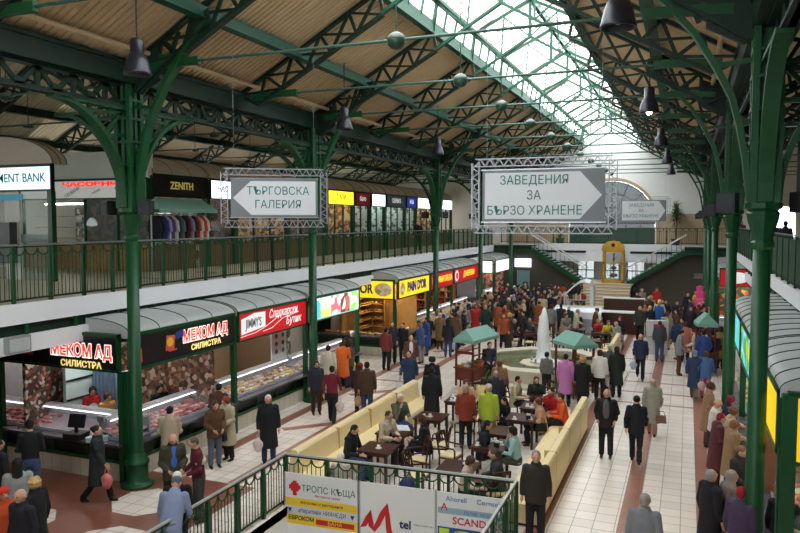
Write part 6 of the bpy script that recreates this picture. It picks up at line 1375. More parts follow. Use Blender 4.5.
(0.47, 13.16, 0.0, 2.23, 1.72, 'stand', 'coat', (30, 26, 32), (26, 26, 30), 'short', (150, 146, 144), 'grey-haired person in a black coat at the bottom right', None, None),
(0.79, 13.24, 0.0, 2.03, 1.72, 'stand', 'coat', (120, 100, 92), (58, 42, 34), 'scarf', (150, 136, 128), 'person in taupe with a pale headscarf at the bottom right', None, None),
(0.91, 12.49, 0.0, 2.55, 1.72, 'stand', 'coat', (70, 54, 80), (26, 26, 30), 'short', (150, 28, 40), 'person with bright red hair at the foot of the first right column', None, None),
(-0.52, 11.54, 0.0, 3.01, 1.74, 'stand', 'jacket', (128, 130, 136), (128, 128, 130), 'short', (150, 146, 140), 'grey-haired person at the bottom of the right aisle', None, None),
(1.56, 12.81, 0.0, 2.67, 1.7, 'stand', 'coat', (22, 22, 26), (26, 26, 30), 'short', (28, 22, 20), 'large dark figure in the bottom right corner', None, None),
(2.26, 17.63, 0.0, -1.7, 1.5, 'front', 'jacket', (28, 28, 32), (26, 26, 30), 'short', (28, 22, 20), 'dark figure of a stallholder at the right edge', None, None),
(-14.4, 14.11, 0.0, 0.97, 1.68, 'front', 'sweater', (170, 30, 36), (26, 26, 30), 'bob', (28, 22, 20), 'butcher in red with a white apron behind the left counter', None, ('apron', (220, 222, 222))),
(-13.62, 13.8, 0.0, 1.3, 1.66, 'front', 'sweater', (206, 150, 80), (26, 26, 30), 'bob', (84, 56, 42), 'second butcher in orange behind the left counter', None, None),
(-12.95, 14.97, 0.0, 1.06, 1.7, 'front', 'sweater', (26, 26, 30), (26, 26, 30), 'bob', (28, 22, 20), 'dark-haired seller leaning behind the long meat case', None, None),
(-12.05, 24.88, 0.0, 0.45, 1.72, 'stand', 'sweater', (40, 40, 46), (26, 26, 30), 'cap', (226, 226, 222), 'seller with a white cap in the bakery doorway', None, None),
(3.3, 33.3, 4.26, 2.52, 1.72, 'stand', 'jacket', (26, 26, 30), (26, 26, 30), 'short', (28, 22, 20), 'dark figure on the right gallery, left of the pair', None, None),
(3.3, 29.38, 4.26, 2.68, 1.74, 'stand', 'jacket', (26, 26, 36), (26, 26, 30), 'short', (28, 22, 20), 'dark figure on the right gallery, right of the pair', None, None),
(3.3, 52.06, 4.26, 0.29, 1.72, 'stand', 'jacket', (70, 66, 64), (26, 26, 30), 'short', (150, 148, 146), 'grey-haired figure on the right gallery between the columns', None, None),
(-14.2, 37.95, 4.26, 0.36, 1.72, 'stand', 'jacket', (26, 26, 30), (26, 26, 30), 'short', (28, 22, 20), 'dark figure by the gallery shops left of the third column', None, None),
(-10.8, 40.21, 0.0, -2.71, 1.73, 'walk', 'jacket', (38, 58, 50), (66, 84, 116), 'short', (150, 148, 146), 'grey-haired person in dark green jacket and jeans, back turned, left aisle crowd', 'crowd in the left aisle', None),
(-9.72, 39.16, 0.0, -2.69, 1.69, 'front', 'coat', (26, 26, 30), (26, 26, 30), 'short', (28, 22, 20), 'dark-haired person in black coat and black trousers, back turned, left aisle crowd', 'crowd in the left aisle', None),
(-10.22, 39.21, 0.0, 1.98, 1.8, 'pocket', 'coat', (58, 42, 34), (34, 34, 42), 'bob', (196, 160, 104), 'blond person in dark brown coat and dark trousers, looking right, left aisle crowd', 'crowd in the left aisle', None),
(-10.61, 44.47, 0.0, 0.15, 1.77, 'stand', 'coat', (46, 46, 52), (26, 26, 30), 'short', (70, 46, 32), 'brown-haired person in charcoal coat and black trousers, facing the viewer, left aisle crowd', 'crowd in the left aisle', None),
(-8.68, 41.42, 0.0, 0.25, 1.68, 'walk', 'coat', (26, 26, 30), (84, 56, 42), 'short', (28, 22, 20), 'dark-haired person in black coat and brown trousers, facing the viewer, left aisle crowd', 'crowd in the left aisle', None),
(-11.35, 38.07, 0.0, 0.01, 1.65, 'stand', 'jacket', (36, 42, 66), (84, 56, 42), 'short', (70, 46, 32), 'brown-haired person in navy jacket and brown trousers, facing the viewer, left aisle crowd', 'crowd in the left aisle', None),
(-11.34, 35.89, 0.0, 1.71, 1.68, 'stand', 'jacket', (46, 46, 52), (66, 84, 116), 'long', (28, 22, 20), 'long dark-haired person in charcoal jacket and jeans, looking right, left aisle crowd', 'crowd in the left aisle', None),
(-10.02, 36.4, 0.0, -0.97, 1.68, 'stand', 'jacket', (26, 26, 30), (26, 26, 30), 'bob', (70, 46, 32), 'brown bobbed person in black jacket and black trousers, looking left, left aisle crowd', 'crowd in the left aisle', None),
(-11.35, 46.64, 0.0, -1.32, 1.77, 'front', 'jacket', (170, 44, 42), (26, 26, 30), 'short', (28, 22, 20), 'dark-haired person in red jacket and black trousers, looking left, left aisle crowd', 'crowd in the left aisle', None),
(-11.15, 37.16, 0.0, 1.5, 1.68, 'stand', 'jacket', (170, 170, 166), (84, 56, 42), 'short', (28, 22, 20), 'dark-haired person in pale grey jacket and brown trousers, looking right, left aisle crowd', 'crowd in the left aisle', None),
(-11.05, 34.7, 0.0, -1.4, 1.66, 'walk', 'jacket', (46, 46, 52), (84, 56, 42), 'short', (222, 218, 210), 'white-haired person in charcoal jacket and brown trousers, looking left, left aisle crowd', 'crowd in the left aisle', None),
(-11.35, 48.0, 0.0, -0.07, 1.75, 'stand', 'jacket', (46, 46, 52), (34, 34, 42), 'long', (28, 22, 20), 'long dark-haired person in charcoal jacket and dark trousers, facing the viewer, left aisle crowd', 'crowd in the left aisle', None),
(-8.83, 42.65, 0.0, -2.83, 1.78, 'walk', 'jacket', (74, 74, 54), (26, 26, 30), 'long', (28, 22, 20), 'long dark-haired person in olive jacket and black trousers, back turned, left aisle crowd', 'crowd in the left aisle', None),
(-11.06, 52.85, 0.0, -1.25, 1.62, 'stand', 'jacket', (128, 128, 130), (34, 34, 42), 'long', (28, 22, 20), 'long dark-haired person in grey jacket and dark trousers, looking left, left aisle crowd', 'crowd in the left aisle', None),
(-9.04, 38.46, 0.0, -0.99, 1.78, 'walk', 'jacket', (74, 74, 54), (34, 34, 42), 'short', (222, 218, 210), 'white-haired person in olive jacket and dark trousers, looking left, left aisle crowd', 'crowd in the left aisle', None),
(-10.32, 37.85, 0.0, 1.46, 1.72, 'stand', 'jacket', (150, 76, 44), (84, 56, 42), 'long', (28, 22, 20), 'long dark-haired person in rust jacket and brown trousers, looking right, left aisle crowd', 'crowd in the left aisle', None),
(-10.91, 36.05, 0.0, -2.93, 1.64, 'front', 'coat', (196, 178, 154), (34, 34, 42), 'short', (150, 148, 146), 'grey-haired person in beige coat and dark trousers, back turned, left aisle crowd', 'crowd in the left aisle', None),
(-8.98, 39.54, 0.0, -1.02, 1.7, 'stand', 'jacket', (38, 58, 50), (66, 84, 116), 'short', (150, 148, 146), 'grey-haired person in dark green jacket and jeans, looking left, left aisle crowd', 'crowd in the left aisle', None),
(-9.39, 42.29, 0.0, 3.13, 1.66, 'walk', 'coat', (84, 58, 96), (26, 26, 30), 'short', (70, 46, 32), 'brown-haired person in purple coat and black trousers, back turned, left aisle crowd', 'crowd in the left aisle', None),
(-10.25, 40.98, 0.0, 0.43, 1.64, 'walk', 'coat', (46, 46, 52), (66, 84, 116), 'short', (70, 46, 32), 'brown-haired person in charcoal coat and jeans, facing the viewer, left aisle crowd', 'crowd in the left aisle', None),
(-8.94, 42.08, 0.0, 0.21, 1.73, 'pocket', 'jacket', (26, 26, 30), (84, 56, 42), 'short', (150, 148, 146), 'grey-haired person in black jacket and brown trousers, facing the viewer, left aisle crowd', 'crowd in the left aisle', None),
(-10.15, 44.99, 0.0, 0.56, 1.78, 'stand', 'jacket', (36, 42, 66), (26, 26, 30), 'bun', (28, 22, 20), 'bun-haired person in navy jacket and black trousers, facing the viewer, left aisle crowd', 'crowd in the left aisle', None),
(-9.5, 45.81, 0.0, 0.09, 1.61, 'stand', 'jacket', (52, 74, 140), (34, 34, 42), 'short', (70, 46, 32), 'brown-haired person in blue jacket and dark trousers, facing the viewer, left aisle crowd', 'crowd in the left aisle', None),
(-10.67, 39.51, 0.0, -2.65, 1.79, 'walk', 'coat', (150, 116, 84), (34, 34, 42), 'long', (28, 22, 20), 'long dark-haired person in tan coat and dark trousers, back turned, left aisle crowd', 'crowd in the left aisle', None),
(-11.1, 44.4, 0.0, -1.24, 1.71, 'walk', 'jacket', (26, 26, 30), (84, 56, 42), 'long', (28, 22, 20), 'long dark-haired person in black jacket and brown trousers, looking left, left aisle crowd', 'crowd in the left aisle', None),
(-10.53, 49.33, 0.0, -3.09, 1.74, 'stand', 'jacket', (52, 74, 140), (66, 84, 116), 'short', (28, 22, 20), 'dark-haired person in blue jacket and jeans, back turned, left aisle crowd', 'crowd in the left aisle', None),
(-11.06, 50.55, 0.0, -2.94, 1.73, 'pocket', 'jacket', (128, 128, 130), (66, 84, 116), 'bob', (70, 46, 32), 'brown bobbed person in grey jacket and jeans, back turned, left aisle crowd', 'crowd in the left aisle', None),
(-9.61, 43.31, 0.0, -0.97, 1.66, 'pocket', 'coat', (150, 76, 44), (66, 84, 116), 'short', (70, 46, 32), 'brown-haired person in rust coat and jeans, looking left, left aisle crowd', 'crowd in the left aisle', None),
(-10.53, 35.51, 0.0, 3.11, 1.65, 'stand', 'jacket', (38, 58, 50), (66, 84, 116), 'short', (28, 22, 20), 'dark-haired person in dark green jacket and jeans, back turned, left aisle crowd', 'crowd in the left aisle', None),
(-10.45, 45.97, 0.0, -2.82, 1.78, 'front', 'jacket', (38, 58, 50), (84, 56, 42), 'short', (222, 218, 210), 'white-haired person in dark green jacket and brown trousers, back turned, left aisle crowd', 'crowd in the left aisle', None),
(-9.6, 41.45, 0.0, 0.5, 1.62, 'walk', 'coat', (84, 56, 42), (34, 34, 42), 'short', (222, 218, 210), 'white-haired person in brown coat and dark trousers, facing the viewer, left aisle crowd', 'crowd in the left aisle', None),
(-8.4, 40.82, 0.0, -1.26, 1.71, 'walk', 'jacket', (26, 26, 30), (34, 34, 42), 'short', (70, 46, 32), 'brown-haired person in black jacket and dark trousers, looking left, left aisle crowd', 'crowd in the left aisle', None),
(-9.49, 43.98, 0.0, 0.33, 1.71, 'stand', 'jacket', (58, 42, 34), (84, 56, 42), 'bun', (28, 22, 20), 'bun-haired person in dark brown jacket and brown trousers, facing the viewer, left aisle crowd', 'crowd in the left aisle', None),
(-11.11, 40.97, 0.0, -1.38, 1.7, 'front', 'jacket', (46, 46, 52), (34, 34, 42), 'short', (150, 148, 146), 'grey-haired person in charcoal jacket and dark trousers, looking left, left aisle crowd', 'crowd in the left aisle', None),
(-10.35, 42.58, 0.0, 1.47, 1.76, 'pocket', 'jacket', (46, 46, 52), (34, 34, 42), 'long', (28, 22, 20), 'long dark-haired person in charcoal jacket and dark trousers, looking right, left aisle crowd', 'crowd in the left aisle', None),
(-9.49, 40.14, 0.0, -2.65, 1.8, 'pocket', 'jacket', (46, 46, 52), (66, 84, 116), 'short', (70, 46, 32), 'brown-haired person in charcoal jacket and jeans, back turned, left aisle crowd', 'crowd in the left aisle', None),
(-11.29, 51.56, 0.0, 1.73, 1.62, 'stand', 'jacket', (26, 26, 30), (26, 26, 30), 'short', (70, 46, 32), 'brown-haired person in black jacket and black trousers, looking right, left aisle crowd', 'crowd in the left aisle', None),
(-10.9, 45.21, 0.0, -2.76, 1.7, 'front', 'jacket', (104, 30, 44), (26, 26, 30), 'short', (28, 22, 20), 'dark-haired person in wine red jacket and black trousers, back turned, left aisle crowd', 'crowd in the left aisle', None),
(-9.78, 38.4, 0.0, 2.06, 1.64, 'front', 'coat', (170, 170, 166), (34, 34, 42), 'knit', (60, 60, 70), 'knit-hatted person in pale grey coat and dark trousers, looking right, left aisle crowd', 'crowd in the left aisle', None),
(-9.28, 40.68, 0.0, -2.69, 1.75, 'stand', 'jacket', (36, 42, 66), (66, 84, 116), 'short', (150, 148, 146), 'grey-haired person in navy jacket and jeans, back turned, left aisle crowd', 'crowd in the left aisle', None),
(-11.35, 41.92, 0.0, 2.04, 1.74, 'stand', 'jacket', (206, 196, 172), (84, 56, 42), 'bob', (196, 160, 104), 'blond person in cream jacket and brown trousers, looking right, left aisle crowd', 'crowd in the left aisle', None),
(-10.63, 46.65, 0.0, 3.11, 1.64, 'pocket', 'jacket', (46, 46, 52), (84, 56, 42), 'short', (70, 46, 32), 'brown-haired person in charcoal jacket and brown trousers, back turned, left aisle crowd', 'crowd in the left aisle', None),
(-10.97, 38.95, 0.0, -2.69, 1.79, 'stand', 'jacket', (84, 58, 96), (84, 56, 42), 'long', (28, 22, 20), 'long dark-haired person in purple jacket and brown trousers, back turned, left aisle crowd', 'crowd in the left aisle', None),
(-10.59, 41.49, 0.0, -2.75, 1.79, 'walk', 'coat', (26, 26, 30), (66, 84, 116), 'bun', (28, 22, 20), 'bun-haired person in black coat and jeans, back turned, left aisle crowd', 'crowd in the left aisle', None),
(-10.83, 33.92, 0.0, -0.99, 1.73, 'stand', 'jacket', (84, 56, 42), (84, 56, 42), 'bald', (150, 148, 146), 'bald person in brown jacket and brown trousers, looking left, left aisle crowd', 'crowd in the left aisle', None),
(-9.99, 44.3, 0.0, 0.42, 1.8, 'front', 'jacket', (36, 42, 66), (84, 56, 42), 'short', (150, 148, 146), 'grey-haired person in navy jacket and brown trousers, facing the viewer, left aisle crowd', 'crowd in the left aisle', None),
(-9.88, 46.6, 0.0, 0.49, 1.75, 'front', 'jacket', (58, 42, 34), (34, 34, 42), 'short', (150, 148, 146), 'grey-haired person in dark brown jacket and dark trousers, facing the viewer, left aisle crowd', 'crowd in the left aisle', None),
(-8.47, 38.64, 0.0, -2.7, 1.79, 'walk', 'jacket', (84, 56, 42), (34, 34, 42), 'short', (28, 22, 20), 'dark-haired person in brown jacket and dark trousers, back turned, left aisle crowd', 'crowd in the left aisle', None),
(-8.6, 40.26, 0.0, -1.13, 1.73, 'stand', 'jacket', (46, 46, 52), (84, 56, 42), 'bob', (70, 46, 32), 'brown bobbed person in charcoal jacket and brown trousers, looking left, left aisle crowd', 'crowd in the left aisle', None),
(-10.83, 42.72, 0.0, -0.09, 1.63, 'front', 'jacket', (26, 26, 30), (84, 56, 42), 'bob', (130, 54, 34), 'red-haired person in black jacket and brown trousers, facing the viewer, left aisle crowd', 'crowd in the left aisle', None),
(-10.51, 50.06, 0.0, -2.63, 1.7, 'walk', 'jacket', (104, 30, 44), (66, 84, 116), 'bob', (130, 54, 34), 'red-haired person in wine red jacket and jeans, back turned, left aisle crowd', 'crowd in the left aisle', None),
(-10.71, 48.69, 0.0, 1.62, 1.61, 'walk', 'coat', (128, 128, 130), (26, 26, 30), 'short', (28, 22, 20), 'dark-haired person in grey coat and black trousers, looking right, left aisle crowd', 'crowd in the left aisle', None),
(-9.36, 46.59, 0.0, 1.83, 1.67, 'stand', 'coat', (46, 46, 52), (66, 84, 116), 'short', (28, 22, 20), 'dark-haired person in charcoal coat and jeans, looking right, far left crowd', 'crowd before the far left stairs', None),
(-8.07, 45.38, 0.0, 1.95, 1.66, 'pocket', 'jacket', (38, 58, 50), (34, 34, 42), 'bald', (150, 148, 146), 'bald person in dark green jacket and dark trousers, looking right, far left crowd', 'crowd before the far left stairs', None),
(-6.62, 49.54, 0.0, -1.49, 1.77, 'walk', 'coat', (38, 58, 50), (26, 26, 30), 'knit', (60, 60, 70), 'knit-hatted person in dark green coat and black trousers, looking left, far left crowd', 'crowd before the far left stairs', None),
(-6.94, 44.94, 0.0, -1.21, 1.65, 'front', 'jacket', (26, 26, 30), (34, 34, 42), 'short', (28, 22, 20), 'dark-haired person in black jacket and dark trousers, looking left, far left crowd', 'crowd before the far left stairs', None),
(-9.94, 45.59, 0.0, -1.18, 1.75, 'stand', 'jacket', (128, 128, 130), (26, 26, 30), 'bun', (28, 22, 20), 'bun-haired person in grey jacket and black trousers, looking left, far left crowd', 'crowd before the far left stairs', None),
(-8.06, 48.52, 0.0, 1.39, 1.61, 'walk', 'coat', (84, 56, 42), (84, 56, 42), 'short', (70, 46, 32), 'brown-haired person in brown coat and brown trousers, looking right, far left crowd', 'crowd before the far left stairs', None),
(-8.72, 48.56, 0.0, 3.09, 1.65, 'stand', 'coat', (36, 42, 66), (66, 84, 116), 'bun', (28, 22, 20), 'bun-haired person in navy coat and jeans, back turned, far left crowd', 'crowd before the far left stairs', None),
(-7.65, 43.02, 0.0, 1.79, 1.78, 'pocket', 'jacket', (206, 196, 172), (26, 26, 30), 'short', (28, 22, 20), 'dark-haired person in cream jacket and black trousers, looking right, far left crowd', 'crowd before the far left stairs', None),
(-6.98, 47.92, 0.0, -2.81, 1.79, 'stand', 'jacket', (26, 26, 30), (84, 56, 42), 'short', (28, 22, 20), 'dark-haired person in black jacket and brown trousers, back turned, far left crowd', 'crowd before the far left stairs', None),
(-8.45, 47.9, 0.0, -2.73, 1.76, 'stand', 'jacket', (46, 46, 52), (66, 84, 116), 'short', (70, 46, 32), 'brown-haired person in charcoal jacket and jeans, back turned, far left crowd', 'crowd before the far left stairs', None),
(-7.8, 49.08, 0.0, -2.79, 1.72, 'stand', 'jacket', (150, 76, 44), (84, 56, 42), 'short', (28, 22, 20), 'dark-haired person in rust jacket and brown trousers, back turned, far left crowd', 'crowd before the far left stairs', None),
(-7.24, 49.89, 0.0, -2.72, 1.72, 'walk', 'jacket', (36, 42, 66), (66, 84, 116), 'bob', (196, 160, 104), 'blond person in navy jacket and jeans, back turned, far left crowd', 'crowd before the far left stairs', None),
(-6.47, 51.45, 0.0, 1.76, 1.61, 'stand', 'jacket', (196, 178, 154), (84, 56, 42), 'short', (150, 148, 146), 'grey-haired person in beige jacket and brown trousers, looking right, far left crowd', 'crowd before the far left stairs', None),
(-7.63, 43.92, 0.0, 3.03, 1.71, 'front', 'jacket', (38, 58, 50), (34, 34, 42), 'short', (150, 148, 146), 'grey-haired person in dark green jacket and dark trousers, back turned, far left crowd', 'crowd before the far left stairs', None),
(-9.49, 49.61, 0.0, 0.27, 1.73, 'pocket', 'jacket', (36, 42, 66), (66, 84, 116), 'long', (28, 22, 20), 'long dark-haired person in navy jacket and jeans, facing the viewer, far left crowd', 'crowd before the far left stairs', None),
(-8.17, 46.51, 0.0, -1.51, 1.6, 'walk', 'jacket', (46, 46, 52), (26, 26, 30), 'short', (28, 22, 20), 'dark-haired person in charcoal jacket and black trousers, looking left, far left crowd', 'crowd before the far left stairs', None),
(-6.43, 50.6, 0.0, 1.8, 1.77, 'pocket', 'coat', (58, 42, 34), (84, 56, 42), 'bald', (150, 148, 146), 'bald person in dark brown coat and brown trousers, looking right, far left crowd', 'crowd before the far left stairs', None),
(-10.61, 47.45, 0.0, -1.42, 1.67, 'walk', 'jacket', (74, 74, 54), (34, 34, 42), 'long', (28, 22, 20), 'long dark-haired person in olive jacket and dark trousers, looking left, far left crowd', 'crowd before the far left stairs', None),
(-6.48, 48.67, 0.0, -2.92, 1.71, 'stand', 'jacket', (26, 26, 30), (66, 84, 116), 'short', (70, 46, 32), 'brown-haired person in black jacket and jeans, back turned, far left crowd', 'crowd before the far left stairs', None),
(-9.34, 48.66, 0.0, -2.92, 1.61, 'front', 'jacket', (58, 42, 34), (26, 26, 30), 'bun', (28, 22, 20), 'bun-haired person in dark brown jacket and black trousers, back turned, far left crowd', 'crowd before the far left stairs', None),
(-8.1, 47.38, 0.0, 1.35, 1.76, 'stand', 'jacket', (84, 56, 42), (84, 56, 42), 'bun', (28, 22, 20), 'bun-haired person in brown jacket and brown trousers, looking right, far left crowd', 'crowd before the far left stairs', None),
(-8.27, 42.75, 0.0, -0.12, 1.78, 'walk', 'jacket', (38, 58, 50), (66, 84, 116), 'bald', (150, 148, 146), 'bald person in dark green jacket and jeans, facing the viewer, far left crowd', 'crowd before the far left stairs', None),
(-8.17, 44.38, 0.0, 0.25, 1.69, 'walk', 'jacket', (58, 42, 34), (26, 26, 30), 'short', (150, 148, 146), 'grey-haired person in dark brown jacket and black trousers, facing the viewer, far left crowd', 'crowd before the far left stairs', None),
(-7.03, 43.22, 0.0, -1.17, 1.77, 'stand', 'jacket', (150, 116, 84), (34, 34, 42), 'bald', (150, 148, 146), 'bald person in tan jacket and dark trousers, looking left, far left crowd', 'crowd before the far left stairs', None),
(-10.24, 48.38, 0.0, -2.93, 1.75, 'stand', 'coat', (84, 56, 42), (26, 26, 30), 'bald', (150, 148, 146), 'bald person in brown coat and black trousers, back turned, far left crowd', 'crowd before the far left stairs', None),
(-5.91, 44.43, 0.0, -0.06, 1.79, 'front', 'jacket', (26, 26, 30), (34, 34, 42), 'short', (70, 46, 32), 'brown-haired person in black jacket and dark trousers, facing the viewer, far left crowd', 'crowd before the far left stairs', None),
(-7.99, 39.65, 0.0, 1.48, 1.8, 'stand', 'jacket', (128, 128, 130), (84, 56, 42), 'short', (28, 22, 20), 'dark-haired person in grey jacket and brown trousers, looking right, crowd left of the glass counter', 'crowd left of the glass counter', None),
(-7.73, 41.45, 0.0, -1.17, 1.8, 'stand', 'jacket', (26, 26, 30), (34, 34, 42), 'bun', (28, 22, 20), 'bun-haired person in black jacket and dark trousers, looking left, crowd left of the glass counter', 'crowd left of the glass counter', None),
(-6.82, 41.6, 0.0, -2.79, 1.68, 'front', 'jacket', (36, 42, 66), (26, 26, 30), 'short', (150, 148, 146), 'grey-haired person in navy jacket and black trousers, back turned, crowd left of the glass counter', 'crowd left of the glass counter', None),
(-7.82, 38.76, 0.0, 1.62, 1.64, 'walk', 'coat', (46, 46, 52), (66, 84, 116), 'bob', (70, 46, 32), 'brown bobbed person in charcoal coat and jeans, looking right, crowd left of the glass counter', 'crowd left of the glass counter', None),
(-7.6, 40.72, 0.0, -2.89, 1.77, 'walk', 'coat', (196, 178, 154), (26, 26, 30), 'bob', (130, 54, 34), 'red-haired person in beige coat and black trousers, back turned, crowd left of the glass counter', 'crowd left of the glass counter', None),
(-7.46, 42.3, 0.0, 0.11, 1.7, 'pocket', 'jacket', (26, 26, 30), (66, 84, 116), 'short', (28, 22, 20), 'dark-haired person in black jacket and jeans, facing the viewer, crowd left of the glass counter', 'crowd left of the glass counter', None),
(-6.78, 43.78, 0.0, -1.34, 1.67, 'walk', 'jacket', (84, 56, 42), (26, 26, 30), 'short', (28, 22, 20), 'dark-haired person in brown jacket and black trousers, looking left, crowd left of the glass counter', 'crowd left of the glass counter', None),
(-8.14, 37.21, 0.0, -1.58, 1.73, 'front', 'jacket', (150, 116, 84), (66, 84, 116), 'short', (70, 46, 32), 'brown-haired person in tan jacket and jeans, looking left, crowd left of the glass counter', 'crowd left of the glass counter', None),
(-8.14, 38.01, 0.0, 2.01, 1.77, 'stand', 'jacket', (196, 178, 154), (34, 34, 42), 'bald', (150, 148, 146), 'bald person in beige jacket and dark trousers, looking right, crowd left of the glass counter', 'crowd left of the glass counter', None),
(-6.7, 40.97, 0.0, 1.41, 1.68, 'stand', 'coat', (150, 116, 84), (26, 26, 30), 'short', (28, 22, 20), 'dark-haired person in tan coat and black trousers, looking right, crowd left of the glass counter', 'crowd left of the glass counter', None),
(-7.93, 42.16, 0.0, -3.01, 1.62, 'stand', 'coat', (196, 178, 154), (34, 34, 42), 'short', (28, 22, 20), 'dark-haired person in beige coat and dark trousers, back turned, crowd left of the glass counter', 'crowd left of the glass counter', None),
(-7.18, 37.39, 0.0, -3.12, 1.77, 'front', 'coat', (150, 76, 44), (26, 26, 30), 'bun', (28, 22, 20), 'bun-haired person in rust coat and black trousers, back turned, crowd left of the glass counter', 'crowd left of the glass counter', None),
(-6.26, 41.22, 0.0, -0.01, 1.66, 'walk', 'jacket', (206, 196, 172), (66, 84, 116), 'short', (70, 46, 32), 'brown-haired person in cream jacket and jeans, facing the viewer, crowd left of the glass counter', 'crowd left of the glass counter', None),
(-5.89, 40.28, 0.0, -1.35, 1.7, 'stand', 'coat', (84, 58, 96), (26, 26, 30), 'bald', (150, 148, 146), 'bald person in purple coat and black trousers, looking left, crowd left of the glass counter', 'crowd left of the glass counter', None),
(-6.15, 42.67, 0.0, 1.54, 1.62, 'front', 'coat', (74, 74, 54), (34, 34, 42), 'short', (28, 22, 20), 'dark-haired person in olive coat and dark trousers, looking right, crowd left of the glass counter', 'crowd left of the glass counter', None),
(-6.58, 42.84, 0.0, 1.44, 1.61, 'pocket', 'coat', (84, 58, 96), (26, 26, 30), 'short', (222, 218, 210), 'white-haired person in purple coat and black trousers, looking right, crowd left of the glass counter', 'crowd left of the glass counter', None),
(-6.37, 40.27, 0.0, 1.69, 1.8, 'pocket', 'jacket', (26, 26, 30), (84, 56, 42), 'bob', (130, 54, 34), 'red-haired person in black jacket and brown trousers, looking right, crowd left of the glass counter', 'crowd left of the glass counter', None),
(-6.06, 41.98, 0.0, 3.11, 1.69, 'stand', 'jacket', (84, 56, 42), (26, 26, 30), 'knit', (60, 60, 70), 'knit-hatted person in brown jacket and black trousers, back turned, crowd left of the glass counter', 'crowd left of the glass counter', None),
(0.67, 29.74, 0.0, -2.94, 1.79, 'pocket', 'jacket', (52, 74, 140), (66, 84, 116), 'short', (28, 22, 20), 'dark-haired person in blue jacket and jeans, back turned, right aisle crowd', 'crowd in the right aisle', None),
(-0.1, 33.14, 0.0, -1.18, 1.77, 'walk', 'coat', (36, 42, 66), (66, 84, 116), 'short', (28, 22, 20), 'dark-haired person in navy coat and jeans, looking left, right aisle crowd', 'crowd in the right aisle', None),
(-0.19, 39.55, 0.0, 3.02, 1.67, 'walk', 'coat', (58, 42, 34), (84, 56, 42), 'short', (70, 46, 32), 'brown-haired person in dark brown coat and brown trousers, back turned, right aisle crowd', 'crowd in the right aisle', None),
(-0.2, 29.5, 0.0, 1.69, 1.78, 'front', 'jacket', (128, 128, 130), (84, 56, 42), 'short', (28, 22, 20), 'dark-haired person in grey jacket and brown trousers, looking right, right aisle crowd', 'crowd in the right aisle', None),
(-0.37, 36.74, 0.0, -1.79, 1.74, 'walk', 'coat', (84, 56, 42), (66, 84, 116), 'long', (28, 22, 20), 'long dark-haired person in brown coat and jeans, looking left, right aisle crowd', 'crowd in the right aisle', None),
(0.61, 39.68, 0.0, -1.6, 1.68, 'pocket', 'jacket', (84, 56, 42), (34, 34, 42), 'bob', (130, 54, 34), 'red-haired person in brown jacket and dark trousers, looking left, right aisle crowd', 'crowd in the right aisle', None),
(0.62, 33.29, 0.0, -1.18, 1.78, 'front', 'jacket', (46, 46, 52), (34, 34, 42), 'bob', (130, 54, 34), 'red-haired person in charcoal jacket and dark trousers, looking left, right aisle crowd', 'crowd in the right aisle', None),
(0.77, 31.96, 0.0, 0.19, 1.77, 'pocket', 'jacket', (84, 56, 42), (66, 84, 116), 'bald', (150, 148, 146), 'bald person in brown jacket and jeans, facing the viewer, right aisle crowd', 'crowd in the right aisle', None),
(0.73, 38.06, 0.0, 1.45, 1.73, 'walk', 'jacket', (26, 26, 30), (26, 26, 30), 'short', (28, 22, 20), 'dark-haired person in black jacket and black trousers, looking right, right aisle crowd', 'crowd in the right aisle', None),
(0.65, 34.77, 0.0, 1.41, 1.67, 'stand', 'jacket', (74, 74, 54), (66, 84, 116), 'bob', (70, 46, 32), 'brown bobbed person in olive jacket and jeans, looking right, right aisle crowd', 'crowd in the right aisle', None),
(0.41, 30.92, 0.0, -1.77, 1.64, 'front', 'jacket', (196, 178, 154), (26, 26, 30), 'short', (70, 46, 32), 'brown-haired person in beige jacket and black trousers, looking left, right aisle crowd', 'crowd in the right aisle', None),
(0.97, 39.07, 0.0, -1.55, 1.67, 'stand', 'jacket', (196, 178, 154), (66, 84, 116), 'bob', (130, 54, 34), 'red-haired person in beige jacket and jeans, looking left, right aisle crowd', 'crowd in the right aisle', None),
(0.9, 37.29, 0.0, 2.8, 1.69, 'front', 'coat', (150, 116, 84), (66, 84, 116), 'bun', (28, 22, 20), 'bun-haired person in tan coat and jeans, back turned, right aisle crowd', 'crowd in the right aisle', None),
(1.05, 30.28, 0.0, 3.03, 1.66, 'walk', 'jacket', (46, 46, 52), (66, 84, 116), 'bun', (28, 22, 20), 'bun-haired person in charcoal jacket and jeans, back turned, right aisle crowd', 'crowd in the right aisle', None),
(1.08, 32.95, 0.0, -0.32, 1.76, 'walk', 'jacket', (36, 42, 66), (34, 34, 42), 'short', (150, 148, 146), 'grey-haired person in navy jacket and dark trousers, facing the viewer, right aisle crowd', 'crowd in the right aisle', None),
(0.66, 40.5, 0.0, -2.93, 1.6, 'pocket', 'coat', (104, 30, 44), (26, 26, 30), 'short', (28, 22, 20), 'dark-haired person in wine red coat and black trousers, back turned, right aisle crowd', 'crowd in the right aisle', None),
(-1.03, 41.91, 0.0, -0.05, 1.62, 'walk', 'jacket', (58, 42, 34), (84, 56, 42), 'short', (28, 22, 20), 'dark-haired person in dark brown jacket and brown trousers, facing the viewer, far right aisle', 'far crowd in the right aisle', None),
(-1.32, 40.58, 0.0, -2.91, 1.78, 'pocket', 'coat', (206, 196, 172), (34, 34, 42), 'short', (222, 218, 210), 'white-haired person in cream coat and dark trousers, back turned, far right aisle', 'far crowd in the right aisle', None),
(-0.45, 41.44, 0.0, 0.3, 1.64, 'stand', 'jacket', (26, 26, 30), (66, 84, 116), 'short', (70, 46, 32), 'brown-haired person in black jacket and jeans, facing the viewer, far right aisle', 'far crowd in the right aisle', None),
